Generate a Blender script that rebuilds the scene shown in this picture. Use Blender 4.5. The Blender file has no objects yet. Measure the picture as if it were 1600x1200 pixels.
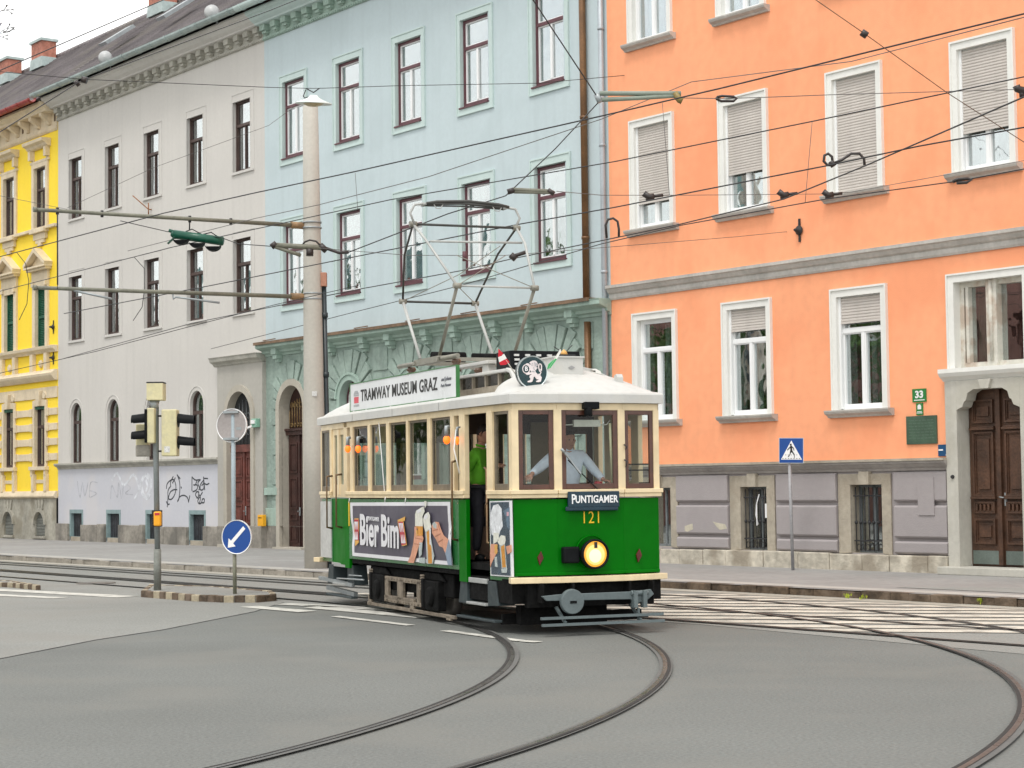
import bpy, math, random
from mathutils import Vector, Matrix
random.seed(7)
R = math.radians
C = bpy.context.scene.collection
# ------------------------------------------------------------------ surveyed camera and the two local frames
F = 3000.; CX = 800.; CY = 600.; PITCH = 0.0529766; ROLL = -0.0123934; H = 1.72
_cp, _sp = math.cos(PITCH), math.sin(PITCH); _c, _s = math.cos(ROLL), math.sin(ROLL)
fw = (0, _cp, _sp); rt = (_c, -_s*_sp, _s*_cp); up = (-_s, -_c*_sp, _c*_cp)
def ray(x, y):
    a = (x-CX)/F; b = -(y-CY)/F
    return tuple(fw[i]+rt[i]*a+up[i]*b for i in range(3))
def gz(x, y, z=0.):
    d = ray(x, y); t = (z-H)/d[2]; return (d[0]*t, d[1]*t)
def at(x, y, Y):
    d = ray(x, y); t = Y/d[1]; return Vector((d[0]*t, Y, H+d[2]*t))
class Frame:
    def __init__(s, ox, oy, ang): s.o = (ox, oy); s.a = ang; s.c = math.cos(ang); s.s = math.sin(ang)
    def loc(s, X, Y): dx = X-s.o[0]; dy = Y-s.o[1]; return (dx*s.c+dy*s.s, -dx*s.s+dy*s.c)
    def wor(s, x, y): return (s.o[0]+x*s.c-y*s.s, s.o[1]+x*s.s+y*s.c)
    def onY(s, px, py, y0):
        d = ray(px, py); dl = (d[0]*s.c+d[1]*s.s, -d[0]*s.s+d[1]*s.c); cl = s.loc(0, 0)
        t = (y0-cl[1])/dl[1]; return (cl[0]+dl[0]*t, H+d[2]*t)
    def onX(s, px, py, x0):
        d = ray(px, py); dl = (d[0]*s.c+d[1]*s.s, -d[0]*s.s+d[1]*s.c); cl = s.loc(0, 0)
        t = (x0-cl[0])/dl[0]; return (cl[1]+dl[1]*t, H+d[2]*t)
    def W(s, x, y, z=0.): X, Y = s.wor(x, y); return Vector((X, Y, z))
YF = 0.6415839
FR = Frame(2.122, 40.354, -(math.pi/2-YF))      # x along the row of houses, y into them, 0 on their wall
TR = Frame(0.898, 22.401, R(22))                # x across the tram, y from its front to its rear
# ------------------------------------------------------------------ materials
def lin(h):
    h = h.lstrip('#'); r = []
    for i in (0, 2, 4):
        v = int(h[i:i+2], 16)/255.; r.append(v/12.92 if v <= .04045 else ((v+.055)/1.055)**2.4)
    return r
MATS = {}
def mat(name, col, rough=.6, var=.12, scale=2., fine=30., bump=.0, bscale=60., metal=0., emit=0., fa=.6, stain=None, stain_amt=0., stain_scale=.6, streak=0., coat=0., spec=None):
    if name in MATS: return MATS[name]
    if isinstance(col, str): col = lin(col)
    m = bpy.data.materials.new(name); m.use_nodes = True; MATS[name] = m
    nt = m.node_tree; N = nt.nodes; L = nt.links
    b = N['Principled BSDF']; b.inputs['Roughness'].default_value = rough; b.inputs['Metallic'].default_value = metal
    if coat: b.inputs['Coat Weight'].default_value = coat; b.inputs['Coat Roughness'].default_value = .08
    if spec is not None: b.inputs['Specular IOR Level'].default_value = spec
    tc = N.new('ShaderNodeTexCoord')
    def noise(sc, det=4., stretch=None):
        n = N.new('ShaderNodeTexNoise'); n.inputs['Scale'].default_value = sc; n.inputs['Detail'].default_value = det
        if stretch:
            mp = N.new('ShaderNodeMapping'); mp.inputs['Scale'].default_value = stretch
            L.new(tc.outputs['Object'], mp.inputs['Vector']); L.new(mp.outputs['Vector'], n.inputs['Vector'])
        else: L.new(tc.outputs['Object'], n.inputs['Vector'])
        return n
    def mixc(fac, a, c2, typ='MIX'):
        x = N.new('ShaderNodeMix'); x.data_type = 'RGBA'; x.blend_type = typ
        if isinstance(fac, float): x.inputs[0].default_value = fac
        else: L.new(fac, x.inputs[0])
        for k, v in ((6, a), (7, c2)):
            if isinstance(v, (list, tuple)): x.inputs[k].default_value = (*v[:3], 1)
            else: L.new(v, x.inputs[k])
        return x.outputs[2]
    def ramp(src, a, c2, lo=0., hi=1.):
        r = N.new('ShaderNodeMapRange'); L.new(src, r.inputs[0]); r.inputs[1].default_value = a; r.inputs[2].default_value = c2
        r.inputs[3].default_value = lo; r.inputs[4].default_value = hi; return r.outputs[0]
    cur = tuple(col)
    if var > 0:
        n1 = noise(scale, 6.)
        cur = mixc(ramp(n1.outputs['Fac'], .32, .68), [c*(1-var) for c in col], [min(1, c*(1+var)) for c in col])
        n2 = noise(fine, 3. if fa < 1 else 9.)
        g = ramp(n2.outputs['Fac'], .3, .7, 1-var*fa, 1+var*fa)
        mm = N.new('ShaderNodeVectorMath'); mm.operation = 'SCALE'; L.new(cur, mm.inputs[0]); L.new(g, mm.inputs['Scale']); cur = mm.outputs[0]
    if streak > 0:
        n3 = noise(1.3, 5., (3., 3., .18))
        cur = mixc(ramp(n3.outputs['Fac'], .5, .75, 0., streak), cur, [c*.55 for c in col])
    if stain is not None:
        n4 = noise(stain_scale, 7.)
        cur = mixc(ramp(n4.outputs['Fac'], .5, .62, 0., stain_amt), cur, lin(stain) if isinstance(stain, str) else stain)
    if isinstance(cur, tuple): b.inputs['Base Color'].default_value = (*cur, 1)
    else: L.new(cur, b.inputs['Base Color'])
    if bump > 0:
        n5 = noise(bscale, 5.)
        bp = N.new('ShaderNodeBump'); bp.inputs['Strength'].default_value = bump; bp.inputs['Distance'].default_value = .02
        L.new(n5.outputs['Fac'], bp.inputs['Height']); L.new(bp.outputs['Normal'], b.inputs['Normal'])
    if var > 0 and rough > .12:
        n6 = noise(scale*3, 4.); L.new(ramp(n6.outputs['Fac'], .3, .7, max(.03, rough-.08), min(1, rough+.08)), b.inputs['Roughness'])
    if emit:
        b.inputs['Emission Color'].default_value = (*col, 1); b.inputs['Emission Strength'].default_value = emit
    return m
def glassmat(name, tint, base=.1, wob=0.0):
    m = bpy.data.materials.new(name); m.use_nodes = True; MATS[name] = m
    nt = m.node_tree; N = nt.nodes; L = nt.links; N.remove(N['Principled BSDF']); out = N['Material Output']
    t = N.new('ShaderNodeBsdfTransparent'); t.inputs[0].default_value = (*tint, 1)
    g = N.new('ShaderNodeBsdfGlossy'); g.inputs['Roughness'].default_value = .02; g.inputs[0].default_value = (.95, .98, 1, 1)
    ge = N.new('ShaderNodeNewGeometry'); dt = N.new('ShaderNodeVectorMath'); dt.operation = 'DOT_PRODUCT'; L.new(ge.outputs['Normal'], dt.inputs[0]); L.new(ge.outputs['Incoming'], dt.inputs[1])
    ab = N.new('ShaderNodeMath'); ab.operation = 'ABSOLUTE'; L.new(dt.outputs['Value'], ab.inputs[0]); om = N.new('ShaderNodeMath'); om.operation = 'SUBTRACT'; om.inputs[0].default_value = 1.; L.new(ab.outputs[0], om.inputs[1])
    fr = N.new('ShaderNodeMath'); fr.operation = 'POWER'; L.new(om.outputs[0], fr.inputs[0]); fr.inputs[1].default_value = 5.
    a = N.new('ShaderNodeMath'); a.operation = 'MULTIPLY_ADD'; a.inputs[1].default_value = 1-base; a.inputs[2].default_value = base; a.use_clamp = True
    L.new(fr.outputs[0], a.inputs[0]); mx = N.new('ShaderNodeMixShader'); L.new(a.outputs[0], mx.inputs[0]); L.new(t.outputs[0], mx.inputs[1]); L.new(g.outputs[0], mx.inputs[2])
    L.new(mx.outputs[0], out.inputs[0])
    if wob:
        tc = N.new('ShaderNodeTexCoord'); n = N.new('ShaderNodeTexNoise'); n.inputs['Scale'].default_value = 1.6; L.new(tc.outputs['Object'], n.inputs['Vector'])
        bp = N.new('ShaderNodeBump'); bp.inputs['Strength'].default_value = wob; bp.inputs['Distance'].default_value = .02; L.new(n.outputs['Fac'], bp.inputs['Height'])
        L.new(bp.outputs['Normal'], g.inputs['Normal'])
    return m
# ------------------------------------------------------------------ mesh builder
class MB:
    def __init__(s): s.v = []; s.f = []; s.mi = []; s.sm = []
    def add(s, vs, fs, mi=0, sm=False):
        k = len(s.v); s.v += [tuple(v) for v in vs]
        for f in fs: s.f.append([k+i for i in f]); s.mi.append(mi); s.sm.append(sm)
        return s
    def box(s, x0, x1, y0, y1, z0, z1, mi=0):
        if x0 > x1: x0, x1 = x1, x0
        if y0 > y1: y0, y1 = y1, y0
        if z0 > z1: z0, z1 = z1, z0
        return s.add([(x0,y0,z0),(x1,y0,z0),(x1,y1,z0),(x0,y1,z0),(x0,y0,z1),(x1,y0,z1),(x1,y1,z1),(x0,y1,z1)],
              [(0,3,2,1),(4,5,6,7),(0,1,5,4),(1,2,6,5),(2,3,7,6),(3,0,4,7)], mi)
    def wall(s, p, q, z0, z1, t, mi=0, z0b=None, z1b=None):
        """slab between plan points p and q; t is its thickness to the left of p->q; heights may differ at q"""
        z0b = z0 if z0b is None else z0b; z1b = z1 if z1b is None else z1b
        d = Vector((q[0]-p[0], q[1]-p[1])); d.normalize(); n = Vector((-d.y, d.x))*t
        return s.add([(p[0],p[1],z0),(q[0],q[1],z0b),(q[0]+n.x,q[1]+n.y,z0b),(p[0]+n.x,p[1]+n.y,z0),
               (p[0],p[1],z1),(q[0],q[1],z1b),(q[0]+n.x,q[1]+n.y,z1b),(p[0]+n.x,p[1]+n.y,z1)],
              [(0,3,2,1),(4,5,6,7),(0,1,5,4),(1,2,6,5),(2,3,7,6),(3,0,4,7)], mi)
    def bar(s, p, q, w, h=None, mi=0, upv=(0,0,1)):
        h = h or w; p = Vector(p); q = Vector(q); d = (q-p).normalized(); u = Vector(upv)
        if abs(d.dot(u)) > .98: u = Vector((0,1,0))
        a = d.cross(u).normalized()*w/2; b = a.cross(d).normalized()*h/2
        return s.add([p-a-b,p+a-b,p+a+b,p-a+b,q-a-b,q+a-b,q+a+b,q-a+b], [(0,3,2,1),(4,5,6,7),(0,1,5,4),(1,2,6,5),(2,3,7,6),(3,0,4,7)], mi)
    def tube(s, pts, r, n=8, mi=0, cap=True, sm=True, closed=False):
        pts = [Vector(p) for p in pts]; m = len(pts); rs = r if isinstance(r, (list, tuple)) else [r]*m
        vs = []; prev = None
        for i, p in enumerate(pts):
            if closed: d = (pts[(i+1) % m]-pts[i-1]).normalized()
            else: d = ((pts[min(i+1, m-1)]-p).normalized()+(p-pts[max(i-1, 0)]).normalized()).normalized() if 0 < i < m-1 else (pts[min(i+1,m-1)]-pts[max(i-1,0)]).normalized()
            if prev is None:
                u = Vector((0,0,1)) if abs(d.z) < .9 else Vector((0,1,0)); a = d.cross(u).normalized()
            else: a = (prev-d*prev.dot(d)).normalized()
            prev = a; b = d.cross(a)
            for k in range(n): th = 2*math.pi*k/n; vs.append(p+(a*math.cos(th)+b*math.sin(th))*rs[i])
        fs = []
        for i in range(m if closed else m-1):
            j = (i+1) % m
            for k in range(n): fs.append((i*n+k, i*n+(k+1) % n, j*n+(k+1) % n, j*n+k))
        s.add(vs, fs, mi, sm)
        if cap and not closed:
            k = len(s.v)-len(vs); s.f.append([k+i for i in range(n)][::-1]); s.mi.append(mi); s.sm.append(False)
            s.f.append([k+(m-1)*n+i for i in range(n)]); s.mi.append(mi); s.sm.append(False)
        return s
    def poly(s, pts, mi=0): return s.add(pts, [tuple(range(len(pts)))], mi)
    def prism(s, poly, ax, a0, a1, mi=0):
        """extrude a 2D polygon along axis ax ('x','y','z')"""
        def P(u, w, t): return {'x': (t,u,w), 'y': (u,t,w), 'z': (u,w,t)}[ax]
        n = len(poly); vs = [P(u,w,a0) for u,w in poly]+[P(u,w,a1) for u,w in poly]
        return s.add(vs, [tuple(range(n)), tuple(range(2*n-1, n-1, -1))]+[(i, n+i, n+(i+1) % n, (i+1) % n) for i in range(n)], mi)
    def lathe(s, prof, c=(0,0,0), n=24, axis='z', mi=0, sm=True, cap=True):
        vs = []; c = Vector(c)
        for r, h in prof:
            for k in range(n):
                t = 2*math.pi*k/n; a, b = r*math.cos(t), r*math.sin(t)
                vs.append(c+Vector({'z': (a,b,h), 'y': (a,h,b), 'x': (h,a,b)}[axis]))
        fs = [(i*n+k, i*n+(k+1) % n, (i+1)*n+(k+1) % n, (i+1)*n+k) for i in range(len(prof)-1) for k in range(n)]
        s.add(vs, fs, mi, sm)
        if cap:
            k0 = len(s.v)-len(vs)
            for base in (0, (len(prof)-1)*n):
                s.f.append([k0+base+i for i in range(n)]); s.mi.append(mi); s.sm.append(False)
        return s
    def build(s, name, mats, parent=None, bevel=0., label=None, fixn=True):
        me = bpy.data.meshes.new(name); me.from_pydata(s.v, [], s.f)
        if not isinstance(mats, (list, tuple)): mats = [mats]
        for m in mats: me.materials.append(m)
        me.polygons.foreach_set('material_index', s.mi); me.polygons.foreach_set('use_smooth', s.sm); me.update()
        if fixn:
            import bmesh
            bm = bmesh.new(); bm.from_mesh(me); bmesh.ops.recalc_face_normals(bm, faces=bm.faces); bm.to_mesh(me); bm.free()
        o = bpy.data.objects.new(name, me); C.objects.link(o)
        if parent: o.parent = parent
        if label: o['label'] = label
        if bevel:
            b = o.modifiers.new('b', 'BEVEL'); b.width = bevel; b.segments = 2; b.limit_method = 'ANGLE'; b.angle_limit = R(40)
        return o
def thing(name, label, cat, loc=(0,0,0), rz=0., group=None):
    o = bpy.data.objects.new(name, None); C.objects.link(o); o.location = loc; o.rotation_euler = (0,0,rz)
    o['label'] = label; o['category'] = cat
    if group: o['group'] = group
    return o
def tag(o, label, cat, group=None):
    o['label'] = label; o['category'] = cat
    if group: o['group'] = group
    return o
def struct(o): o['kind'] = 'structure'; return o
def text(name, body, size, m, parent, M, sx=1., bold=0., depth=.002, align='CENTER', shear=0., spacing=1.):
    cu = bpy.data.curves.new(name, 'FONT'); cu.body = body; cu.size = size; cu.offset = bold; cu.extrude = depth; cu.align_x = align; cu.align_y = 'CENTER'
    cu.shear = shear; cu.space_character = spacing; cu.resolution_u = 4
    t = bpy.data.objects.new(name, cu); C.objects.link(t); bpy.context.view_layer.update()
    me = bpy.data.meshes.new_from_object(t.evaluated_get(bpy.context.evaluated_depsgraph_get())); me.name = name
    bpy.data.objects.remove(t); bpy.data.curves.remove(cu)
    me.transform(M @ Matrix.Diagonal((sx,1,1,1)))
    me.materials.clear(); me.materials.append(m)
    o = bpy.data.objects.new(name, me); C.objects.link(o); o.parent = parent
    return o
def M_face(origin, xdir, zdir=(0,0,1)):
    """text plane: x along xdir, y along zdir, facing their cross product"""
    x = Vector(xdir).normalized(); y = Vector(zdir).normalized(); n = x.cross(y)
    m = Matrix((x, y, n)).transposed().to_4x4(); m.translation = Vector(origin); return m
def copy_tree(o, parent=None):
    c = o.copy(); C.objects.link(c)
    if parent: c.parent = parent
    for ch in [x for x in bpy.data.objects if x.parent == o]: copy_tree(ch, c)
    return c
def arch_pts(uc, w, zs, n=14):
    """semicircle over half-width w from left spring to right spring"""
    return [(uc-w*math.cos(math.pi*k/n), zs+w*math.sin(math.pi*k/n)) for k in range(n+1)]
def holed_wall(mb, u0, u1, z0, z1, ops, y=0., mi=0):
    """flat wall in plane y with openings (a,b,za,zb,arch) ; arch: the top (b-a)/2 is a semicircle"""
    us = sorted({u0, u1, *[o[0] for o in ops], *[o[1] for o in ops]}); us = [u for u in us if u0 <= u <= u1]
    for i in range(len(us)-1):
        a, b = us[i], us[i+1]; cut = sorted([(o[2], o[3]) for o in ops if o[0] <= a+1e-6 and o[1] >= b-1e-6]); z = z0
        for c0, c1 in cut:
            if c0 > z: mb.poly([(a,y,z),(b,y,z),(b,y,c0),(a,y,c0)], mi)
            z = max(z, c1)
        if z < z1: mb.poly([(a,y,z),(b,y,z),(b,y,z1),(a,y,z1)], mi)
    for o in ops:
        if len(o) > 4 and o[4]:
            w = (o[1]-o[0])/2; uc = (o[0]+o[1])/2; zs = o[3]-w; P = arch_pts(uc, w, zs); h = len(P)//2
            mb.poly([(o[0],y,zs)]+[(p[0],y,p[1]) for p in P[1:h+1]]+[(o[0],y,o[3])], mi)
            mb.poly([(o[1],y,zs),(o[1],y,o[3])]+[(p[0],y,p[1]) for p in P[h:-1]], mi)
def reveal(mb, o, d, mi=0, y=0.):
    a, b, z0, z1 = o[:4]
    if len(o) > 4 and o[4]:
        w = (b-a)/2; P = [(a, z0)]+arch_pts((a+b)/2, w, z1-w)+[(b, z0)]
    else: P = [(a,z0),(a,z1),(b,z1),(b,z0)]
    for i in range(len(P)):
        p, q = P[i], P[(i+1) % len(P)]; mb.poly([(p[0],y,p[1]),(q[0],y,q[1]),(q[0],y+d,q[1]),(p[0],y+d,p[1])], mi)
# ------------------------------------------------------------------ world, sun, camera
w = bpy.data.worlds.new('World'); bpy.context.scene.world = w; w.use_nodes = True
nt = w.node_tree; N = nt.nodes; L = nt.links; bg = N['Background']
sky = N.new('ShaderNodeTexSky'); sky.sky_type = 'NISHITA'; sky.sun_disc = False; sky.sun_elevation = R(62); sky.sun_rotation = R(205); sky.air_density = 1.4; sky.dust_density = 3.
tc = N.new('ShaderNodeTexCoord'); nz = N.new('ShaderNodeTexNoise'); nz.inputs['Scale'].default_value = 3.2; nz.inputs['Detail'].default_value = 8
mp = N.new('ShaderNodeMapping'); mp.inputs['Scale'].default_value = (1, 1, 2.6); L.new(tc.outputs['Generated'], mp.inputs[0]); L.new(mp.outputs[0], nz.inputs['Vector'])
mr = N.new('ShaderNodeMapRange'); L.new(nz.outputs['Fac'], mr.inputs[0]); mr.inputs[1].default_value = .36; mr.inputs[2].default_value = .6; mr.inputs[3].default_value = .62; mr.inputs[4].default_value = .96
mx = N.new('ShaderNodeMix'); mx.data_type = 'RGBA'; L.new(mr.outputs[0], mx.inputs[0]); L.new(sky.outputs[0], mx.inputs[6]); mx.inputs[7].default_value = (8.6, 8.5, 8.25, 1)
L.new(mx.outputs[2], bg.inputs[0]); bg.inputs[1].default_value = .15
sd = bpy.data.lights.new('sun', 'SUN'); sd.energy = 1.0; sd.angle = R(14); sd.color = (1, .97, .92)
so = bpy.data.objects.new('sun', sd); C.objects.link(so)
az = R(205); el = R(62); dv = Vector((math.sin(az)*math.cos(el), math.cos(az)*math.cos(el), math.sin(el)))
so.rotation_euler = (-dv).to_track_quat('-Z', 'Y').to_euler()
cd = bpy.data.cameras.new('camera'); cam = bpy.data.objects.new('camera', cd); C.objects.link(cam)
cd.sensor_width = 36.; cd.lens = F/1600*36; cd.clip_end = 2000; cd.clip_start = .1
M = Matrix((Vector(rt), Vector(up), -Vector(fw))).transposed().to_4x4(); M.translation = (0, 0, H); cam.matrix_world = M
bpy.context.scene.camera = cam
vs = bpy.context.scene.view_settings; vs.view_transform = 'Standard'; vs.look = 'None'; vs.gamma = 1; vs.exposure = .43; vs.use_curve_mapping = False
bpy.context.scene.cycles.max_bounces = 8; bpy.context.scene.cycles.transparent_max_bounces = 16
# ------------------------------------------------------------------ shared materials
m_asph = mat('asphalt', [.143,.149,.139], .86, .10, .22, 36, .5, 60, fa=2.2, stain=[.168,.167,.15], stain_amt=.5, stain_scale=.5)
m_asph2 = mat('pale_asphalt', [.228,.229,.212], .88, .11, .25, 36, .5, 60, fa=2., stain=[.21,.20,.18], stain_amt=.5, stain_scale=.5)
m_side = mat('footway_asphalt', [.285,.28,.27], .85, .09, .4, 6, .3, 120, fa=1.1, stain=[.26,.25,.24], stain_amt=.6, stain_scale=.3)
m_paint = mat('road_paint', [.56,.525,.45], .75, .14, 1.5, 8, .2, 80, fa=1., stain=[.3,.285,.25], stain_amt=.75, stain_scale=2.2)
m_white = mat('white_line', [.55,.54,.49], .75, .10, 3, 8, fa=1., stain=[.26,.255,.23], stain_amt=.7, stain_scale=3)
m_rail = mat('rail_steel', [.10,.097,.095], .32, .2, 3, 30, metal=.5)
m_groove = mat('rail_groove', [.02,.018,.016], .9, .2)
m_seam = mat('rail_seam', [.108,.108,.102], .8, .12, 1.2, 20, .3, 90)
m_kerb = mat('kerb_stone', [.105,.075,.05], .9, .4, 3.4, 20, .6, 30, stain=[.2,.15,.11], stain_amt=.7, stain_scale=3)
m_kerbtop = mat('kerb_top', [.40,.385,.355], .85, .1, 2, 30, .3, 60)
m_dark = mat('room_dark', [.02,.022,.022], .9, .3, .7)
m_glass = glassmat('window_glass', (.75,.82,.8), .42, .3)
m_glass2 = glassmat('clean_glass', (.9,.93,.92), .02)
m_curt = mat('curtain', [.62,.62,.6], .9, .15, 6, 20, streak=.5)
m_iron = mat('iron', [.035,.035,.037], .6, .2, 5, spec=.3)
m_galv = mat('galvanised', [.33,.36,.37], .45, .12, 4, 30, metal=.4)
m_black = mat('black_paint', [.006,.007,.008], .5, .2, 5, spec=.12)
m_steelgrey = mat('arm_paint', [.17,.17,.13], .55, .2, 4)
m_roofslate = mat('roof_slate', [.20,.18,.185], .85, .25, .8, 14, .5, 9, stain=[.27,.25,.22], stain_amt=.5, stain_scale=.5)
m_brick = mat('chimney_brick', '#a8705f', .9, .25, 5, 12, .5, 20)
m_zinc = mat('zinc', [.36,.43,.42], .5, .14, 2, 12, metal=.3)
# ------------------------------------------------------------------ ground
def flat(name, pts, z, m, parent=None):
    mb = MB().poly([(p[0], p[1], z) for p in pts]); return mb.build(name, m, parent)
def FW(pts): return [FR.wor(*p) for p in pts]
struct(flat('ground', [(-400,-100),(400,-100),(400,500),(-400,500)], 0, m_asph))
struct(flat('road_surface', FW([(-110,-4.5),(60,-4.5),(60,-10.7),(18.7,-10.45),(13.5,-9.95),(9,-10.3),(6,-11.56),(7.2,-12.6),(9.45,-15.15),(10.3,-16.4),(11.9,-18.2),(13,-21),(12,-26),(-110,-30)]), .004, m_asph2))
kl = [(-110,-7.1),(-14,-7.0),(0.5,-6.75),(4.5,-5.0),(7,-4.88),(60,-4.95)]
pv = MB(); top = kl+[(60,.6),(-110,.6)]
pv.poly([(p[0],p[1],.12) for p in FW(top)])
struct(pv.build('pavement', m_side))
kb = MB(); lens = 0; step = .9
def along(path, d0, d1):
    out = []; acc = 0
    for a, b in zip(path, path[1:]):
        l = math.dist(a, b); s0 = max(d0-acc, 0); s1 = min(d1-acc, l)
        if s1 > s0: out += [(a[0]+(b[0]-a[0])*s0/l, a[1]+(b[1]-a[1])*s0/l), (a[0]+(b[0]-a[0])*s1/l, a[1]+(b[1]-a[1])*s1/l)]
        acc += l
    return out[0], out[-1]
tot = sum(math.dist(a, b) for a, b in zip(kl, kl[1:])); d = 40.
while d < tot-25:
    ln = random.uniform(.28, .6)
    a, b = along(kl, d, d+ln-.006); j = random.uniform(-.02, .02); hh = .117+random.uniform(-.012,.008)
    a, b = FR.wor(a[0], a[1]+j), FR.wor(b[0], b[1]+j+random.uniform(-.008,.008))
    kb.wall(a, b, -.02, hh, .16, 0 if 0.5+d > 111 else 1); d += ln
struct(kb.build('kerb', [m_kerb, mat('pale_kerb', [.30,.275,.235], .9, .2, 2.5, 18, .4, 40)], bevel=.015))
sm = MB(); ribbon_pts = FW([(5.6,-11.2),(6,-11.56),(7.2,-12.6),(9.45,-15.15),(10.3,-16.4),(11.9,-18.2),(13,-21)])
for a, b in zip(ribbon_pts, ribbon_pts[1:]): sm.wall(a, b, .004, .0065, .02)
struct(sm.build('asphalt_joint', mat('tar', [.10,.10,.095], .7, .3, 3)))
# smooth slab strip along the kerb and a gutter band
k2 = [(p[0], p[1]+.17) for p in kl]; k3 = [(p[0], p[1]+.62) for p in kl]
for nm, a, b, z, m in (('kerb_slabs', k2, k3, .1235, m_kerbtop), ('gutter', [(p[0],p[1]-.42) for p in kl], kl, .0085, mat('gutter_stone', [.36,.34,.29], .85, .12, 2, 30, .3, 40))):
    g = MB()
    for i in range(len(a)-1):
        q = FW([a[i], a[i+1], b[i+1], b[i]]); g.poly([(p[0],p[1],z) for p in q])
    struct(g.build(nm, m))
flat_dark = struct(flat('pavement_patch', FW([(11.2,-3.9),(60,-4.1),(60,-1.2),(16,-1.4),(12.2,-3.2)]), .1265, mat('patch', [.26,.265,.25], .88, .08, .6, 60, .3, 120)))
# ------------------------------------------------------------------ zebra crossing and dashes
def clipx(p, d, y):   # point on p+t*d where FR y = value
    t = (y-p[1])/d[1]; return (p[0]+d[0]*t, y)
zb = MB(); dw = (-math.sin(R(75)), math.cos(R(75)))
dl = (dw[0]*FR.c+dw[1]*FR.s, -dw[0]*FR.s+dw[1]*FR.c)
for k in range(12):
    Y = 21.9+k*.66+random.uniform(-.04,.04)
    c0 = FR.loc(4.2, Y); c1 = FR.loc(4.2, Y+.43)
    far = -5.42 if k < 10 else -5.42
    A, B = clipx(c0, dl, -9.6), clipx(c1, dl, -9.6); D, E_ = clipx(c0, dl, far), clipx(c1, dl, far)
    # keep within the crossing's width
    def lim(p, q, umin, umax):
        t = p
        if p[0] < umin: t = (umin, p[1]+(q[1]-p[1])*(umin-p[0])/(q[0]-p[0]))
        if p[0] > umax: t = (umax, p[1]+(q[1]-p[1])*(umax-p[0])/(q[0]-p[0]))
        return t
    umin = 4.5; umax = 22.
    A, D = lim(A, D, umin, umax), lim(D, A, umin, umax); B, E_ = lim(B, E_, umin, umax), lim(E_, B, umin, umax)
    q = FW([A, D, E_, B]); zb.poly([(p[0],p[1],.0125) for p in q])
struct(zb.build('crossing_stripes', m_paint))
z2 = MB()
for x0, y0, x1, y1, wd in ((430,945.5,610,953.5,.3),(375,949.5,466,957.5,.3),(475,950.5,650,966.5,.34),(470,947.5,640,957,.16),(-60,921,182,934.5,.42),(-60,929,82,936,.3)):
    a = gz(x0, y0); b = gz(x1, y1); z2.wall(a, b, .009, .0125, wd)
struct(z2.build('crossing_stripes', m_white))
z3 = MB()
for x0, y0, x1, y1 in ((517,964.5,635,978.5),(688,987,806,1003),(812,1003.5,835,1005)):
    a = gz(x0, y0); b = gz(x1, y1); z3.wall(a, b, .009, .0125, .13)
struct(z3.build('lane_dashes', m_white))
# ------------------------------------------------------------------ tram tracks
def ribbon(mb, path, o0, o1, z, mi):
    n = len(path); L_, R_ = [], []
    for i in range(n):
        a = Vector(path[max(i-1,0)]); b = Vector(path[min(i+1,n-1)]); d = (b-a).normalized(); nn = Vector((d.y,-d.x)); p = Vector(path[i])
        L_.append((*(p+nn*o0), z)); R_.append((*(p+nn*o1), z))
    mb.add(L_+R_, [(i,i+1,n+i+1,n+i) for i in range(n-1)], mi)
def rail(path, side, nm='tram_rail'):
    mb = MB()    # side=+1: groove lies to the right of travel
    ribbon(mb, path, -.062, .062, .009 if False else .017, 0); ribbon(mb, path, -.026, .014, .022, 1)
    ribbon(mb, path, *((.014, .046) if side > 0 else (-.058, -.026)), .022, 2)
    return struct(mb.build(nm, [m_seam, m_rail, m_groove]))
def arc(c, r, a0, a1, n=70): return [(c[0]+r*math.cos(a0+(a1-a0)*k/n), c[1]+r*math.sin(a0+(a1-a0)*k/n)) for k in range(n+1)]
sdir = (-math.sin(YF), math.cos(YF))
for c, r, sgn in (((-17.05,19.53), 17.03, -1), ((-16.04,19.55), 17.51, -1), ((-11.97,18.9), 16.39, -1), ((-11.97,18.9), 17.88, -1)):
    P = arc(c, r, -1.0, YF); e = P[-1]; P += [(e[0]+sdir[0]*k*4, e[1]+sdir[1]*k*4) for k in range(1, 16)]
    rail(P, 1 if r in (17.51, 17.88) else -1)
for y in (-9.75, -8.22): rail(FW([(u, y) for u in range(-90, 50, 5)]), 1 if y < -9 else -1)
# ------------------------------------------------------------------ traffic islands, manhole, weeds
def island(nm, px, hgt):
    P = [gz(x, y, hgt) for x, y in px]; P = [Vector(p) for p in P]
    mt = MB().poly([(p.x, p.y, hgt) for p in P]); mt.prism([(p.x,p.y) for p in P], 'z', -.01, hgt-.012)
    n = len(P); k = 0; ks = MB(); cen = sum(P, Vector((0,0)))/n
    for i in range(n):
        a, b = P[i], P[(i+1) % n]; l = (b-a).length; m = max(1, round(l/.2))
        for j in range(m):
            p = a+(b-a)*(j/m); q = a+(b-a)*((j+.94)/m); k += 1
            nrm = Vector(((b-a).y, -(b-a).x)).normalized(); nrm = nrm if (p-cen).dot(nrm) > 0 else -nrm
            vv = [p+nrm*.02, q+nrm*.02, q-nrm*.07, p-nrm*.07]; ks.prism([(v.x, v.y) for v in vv], 'z', -.01, hgt+random.uniform(.004,.016), k % 2 if random.random() < .85 else 0)
    o = struct(mt.build(nm, m_asph2)); s_ = ks.build('kerb_stones', [m_kerb, mat('pale_kerb_stone', [.36,.31,.22], .9, .25, 4, 20, .4, 40)], o, bevel=.012)
    return o
island('traffic_island', [(222,923.5),(300,929.5),(350,931.5),(400,931.5),(430,929),(424,924),(330,916),(235,914)], .1)
island('traffic_island', [(-160,908),(-30,909),(30,912),(62,915),(20,908),(-160,894)], .08)
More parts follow.
